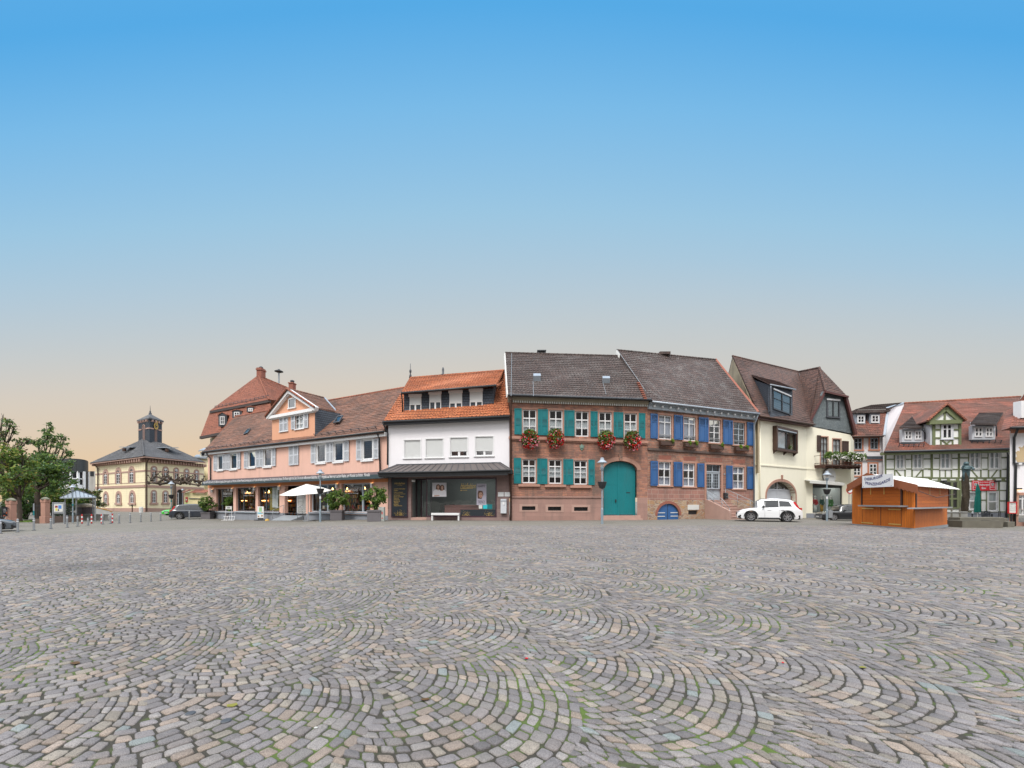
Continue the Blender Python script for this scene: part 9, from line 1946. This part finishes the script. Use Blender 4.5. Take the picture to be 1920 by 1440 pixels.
 for w_ in (wf, wr):
  for sg in (1, -1):
   mb = MB(); n = 14
   for k in range(n):
    a0, a1 = math.pi * k / n, math.pi * (k + 1) / n; r0, r1 = R_ + .05, R_ + .105; P_ = lambda r, a, y: T(w_ + r * math.cos(a), sg * y, R_ + r * math.sin(a)); y_ = hw * 1.0
    mb.face(P_(r0, a0, y_ + .006), P_(r0, a1, y_ + .006), P_(r1, a1, y_ + .004), P_(r1, a0, y_ + .004)); mb.face(P_(r0, a0, y_ + .006), P_(r0, a1, y_ + .006), P_(r0, a1, y_ - .35), P_(r0, a0, y_ - .35))
   mb.build('wheel_arch', M['rubber'], o)
   c0 = T(w_, sg * (hw - .24), R_); ax = Q @ V((0, sg, 0)); ux = Q @ V((1, 0, 0)); uz = V((0, 0, 1)); mb = MB()
   prof = [(.20, .0), (R_ * .96, .0), (R_, .04), (R_, .18), (R_ * .96, .22), (R_ * .70, .225), (R_ * .68, .19)]; N_ = 28; rings = [mb.add([c0 + ax * d + (ux * math.cos(2 * math.pi * i / N_) + uz * math.sin(2 * math.pi * i / N_)) * r for i in range(N_)]) for r, d in prof]
   for a, b in zip(rings, rings[1:]):
    for i in range(N_): mb.fi([a + i, a + (i + 1) % N_, b + (i + 1) % N_, b + i])
   wh = mb.build('wheel', M['rubber'], o, smooth=False); mb = MB(); rim = R_ * .69
   mb.cm = 1; mb.face(*[c0 + ax * .16 + (ux * math.cos(2 * math.pi * i / N_) + uz * math.sin(2 * math.pi * i / N_)) * rim for i in range(N_)]); mb.cm = 0
   for k in range(5):
    a = 2 * math.pi * k / 5 + .3
    for da in (-.13, .13): d1 = ux * math.cos(a + da * .6) + uz * math.sin(a + da * .6); d2 = ux * math.cos(a + da * 2.1) + uz * math.sin(a + da * 2.1); mb.bar(c0 + ax * .195 + d1 * rim * .12, c0 + ax * .2 + d2 * rim * .98, .045, .03)
   mb.lathe((0, 0, 0), [(.0001, 0), (.0001, .0001)], 3); 
   for i in range(N_): a0, a1 = 2 * math.pi * i / N_, 2 * math.pi * (i + 1) / N_; mb.face(*[c0 + ax * d + (ux * math.cos(a) + uz * math.sin(a)) * r for r, d, a in ((rim, .2, a0), (rim, .2, a1), (rim * .93, .185, a1), (rim * .93, .185, a0))])
   mb.build('rim', [rimc or M['rim'], M['rubber']], wh)
 # lights, mirrors, handles, plates, trim
 for sg in (1, -1):
  w0 = width(f - .12)
  mb = MB(); mb.grid([[T(x, sg * (width(x) * .97 + .012), z) for x in np.linspace(f - .5, f - .06, 6)] for z in (.66 * s, .74 * s)]); mb.grid([[T(f - .06 - .02 * k, sg * lerp(width(f - .06) * .98, .42, k / 3), z) for k in range(4)] for z in (.64 * s, .74 * s)]); mb.build('headlight', M['headlight'], o)
  mb = MB(); mb.grid([[T(x, sg * (width(x) * .965 + .014), z) for x in np.linspace(-f + .04, -f + (.30 if z > .9 * s else .16), 5)] for z in (.72 * s, .86 * s, 1.0 * s)]); mb.grid([[T(-f + .2 + .12 * k, sg * (gw(-f + .25 + .1 * k, .05 + .3 * k) + .02), lerp(1.0, 1.42, k / 2) * s) for k in range(3)], [T(-f + .34 + .12 * k, sg * (gw(-f + .35 + .1 * k, .05 + .3 * k) + .02), lerp(1.0, 1.42, k / 2) * s) for k in range(3)]]); mb.build('tail_light', M['taillight'], o)
  a = T(xd - .14, sg * (hw * .99 + .09), 1.07 * s); mb = MB(); mb.sphere(a, .1, 10, 7, (1.0, .8, .75)); mb.bar(T(xd - .14, sg * hw * .93, 1.0 * s), a, .05); mb.build('mirror', M['black'], o, smooth=True)
  for x in (xc - .38, xb - .28): MB().bar(T(x, sg * (hw * 1.0 + .012), .86 * s), T(x + .2, sg * (hw * 1.0 + .012), .86 * s), .03, .03).build('handle', M['iron'] if white else paint, o)
  MB().grid([[T(x, sg * (width(x) * 1.0 + .006), z) for x in np.linspace(wr + R_ + .08, wf - R_ - .08, 8)] for z in (ground + .0, ground + .10)]).build('sill_trim', M['black'], o)
  for x in (xc, xb): MB().bar(T(x, sg * (width(x) * 1.0 + .003), ground + .15), T(x, sg * (width(x) * .985 + .003), .95 * s), .012, .006).build('door_gap', M['black'], o)
  MB().bar(T(-f + .7, sg * gw(-f + .7, 1) * .9, roof(-f + .75) + .02), T(.4, sg * gw(.3, 1) * .9, roof(.4) + .035), .03, .03).build('roof_rail', M['black'] if not white else M['gunmetal'], o)
 MB().prism([T(f + .005, -.45, .5 * s), T(f + .005, .45, .5 * s), T(f - .02, .42, .66 * s), T(f - .02, -.42, .66 * s)], Q @ V((.02, 0, 0))).build('grille', M['black'], o)
 MB().prism([T(f + .025, -.26, .36 * s), T(f + .025, .26, .36 * s), T(f + .025, .26, .47 * s), T(f + .025, -.26, .47 * s)], Q @ V((.012, 0, 0))).build('number_plate', M['white'], o); MB().prism([T(-f - .012, -.26, .62 * s), T(-f - .012, .26, .62 * s), T(-f - .012, .26, .73 * s), T(-f - .012, -.26, .73 * s)], Q @ V((-.012, 0, 0))).build('number_plate', M['white'], o)
 for sg in (1, -1): MB().prism([T(f - .08, sg * .62, .28 * s), T(f - .16, sg * .86, .28 * s), T(f - .2, sg * .88, .42 * s), T(f - .08, sg * .7, .42 * s)], Q @ V((.08, 0, 0))).build('air_intake', M['black'], o)
 return o
def carpaint(name, col, met=.0):
 m, nt, bs = newmat(name); bs.inputs['Base Color'].default_value = col; bs.inputs['Roughness'].default_value = .28; bs.inputs['Coat Weight'].default_value = 1.0; bs.inputs['Coat Roughness'].default_value = .04; bs.inputs['Metallic'].default_value = met; return m
M['carglass'] = plain('car_glass', (.018, .022, .026, 1), .05, .2, 1, 0, spec=.8); M['rim'] = plain('alloy_rim', (.5, .5, .52, 1), .3, .05, 2, 0, metal=.7)
M['headlight'] = plain('headlight_glass', (.35, .37, .40, 1), .1, .2, 8, 0, spec=.9); M['taillight'] = plain('red_light_glass', (.45, .01, .012, 1), .15, .1, 5, 0)
def cpos(px, yb): g_ = G(px, yb); return g_
g_ = G(1455, 978.6); car('white estate car with black-spoked wheels parked in front of the cream house', (g_.x, g_.y + 1.0), math.pi - .42, carpaint('white_car_paint', (.74, .75, .77, 1)), L=4.05, kind='suv', white=True)
g_ = G(1574, 976.5); car('black car half hidden behind the orange stall', (g_.x + 1.35, g_.y + .9), math.pi - .25, carpaint('black_car_paint', (.012, .013, .016, 1)), L=4.5, Hh=1.48, kind='saloon')
g_ = G(333, 973.8); car('dark blue-grey car parked nose-in beside the salmon house', (g_.x + .9, g_.y + 1.6), .5, carpaint('dark_blue_car_paint', (.022, .028, .042, 1)), L=4.7, kind='suv')
g_ = G(312, 966.5); car('bright green car mostly hidden behind the dark car', (g_.x + .3, g_.y + 2.0), -1.75, carpaint('green_car_paint', (.04, .50, .03, 1)), L=4.0, Hh=1.45, kind='saloon')
g_ = G(3, 997); car('grey car cut off by the left edge beside the park fence', (g_.x - 1.6, g_.y - .55), .87, carpaint('grey_car_paint', (.10, .115, .135, 1), .3), L=4.2, Hh=1.45, kind='saloon')
# ================================================================== SMALL THINGS ON THE PAVING
M['litter'] = plain('paper_scrap', (.4, .4, .38, 1), .8); M['bluebit'] = plain('blue_scrap', (.03, .06, .4, 1), .6)
for px, py, m, nm, lab, s in ((987, 1236, 'petalred', 'petal', 'small red petal lying on the cobbles near the middle of the foreground', .018), (1393, 1071, 'bluebit', 'scrap', 'tiny blue scrap on the cobbles before the blue-shuttered house', .05), (1228, 1352, 'litter', 'scrap', 'tiny pale paper scrap in a cobble joint right of the middle', .012), (592, 1367, 'litter', 'scrap', 'small white scrap in the left foreground', .015), (436, 1324, 'leaf4', 'fallen_leaf', 'small yellow-green leaf in the left foreground', .04), (1468, 1244, 'petalred', 'petal', 'small red petal on the cobbles in the right foreground', .013), (1618, 1253, 'leaf4', 'fallen_leaf', 'yellow leaf on the cobbles far right of the middle', .035), (140, 1245, 'leafbrown', 'fallen_leaf', 'brown leaf on the cobbles at the left', .05), (797, 1313, 'leafbrown', 'fallen_leaf', 'dark red-brown leaf in a joint left of the middle foreground', .035), (1145, 1030, 'litter', 'scrap', 'pale scrap far out on the square before the teal gate', .08)):
 g_ = G(px, py) + V((0, 0, .006)); n = 6; tag(MB().prism([g_ + V((s * RD.uniform(.6, 1.1) * math.cos(k * 2 * math.pi / n), s * RD.uniform(.4, .8) * math.sin(k * 2 * math.pi / n), RD.uniform(0, .006))) for k in range(n)], V((0, 0, .002))).build(nm, M[m]), lab, 'leaf' if 'leaf' in nm else 'petal' if nm == 'petal' else 'litter')
for px, py, lab in ((357, 1338, 'dark round metal stud between the cobbles, the left of two'), (424, 1352, 'dark round metal stud between the cobbles, the right of two')):
 g_ = G(px, py); tag(MB().lathe(g_, [(.032, -.01), (.032, .004), (.026, .008), (.0, .009)], 16).build('ground_stud', M['gunmetal']), lab, 'stud', 'metal studs in the paving')
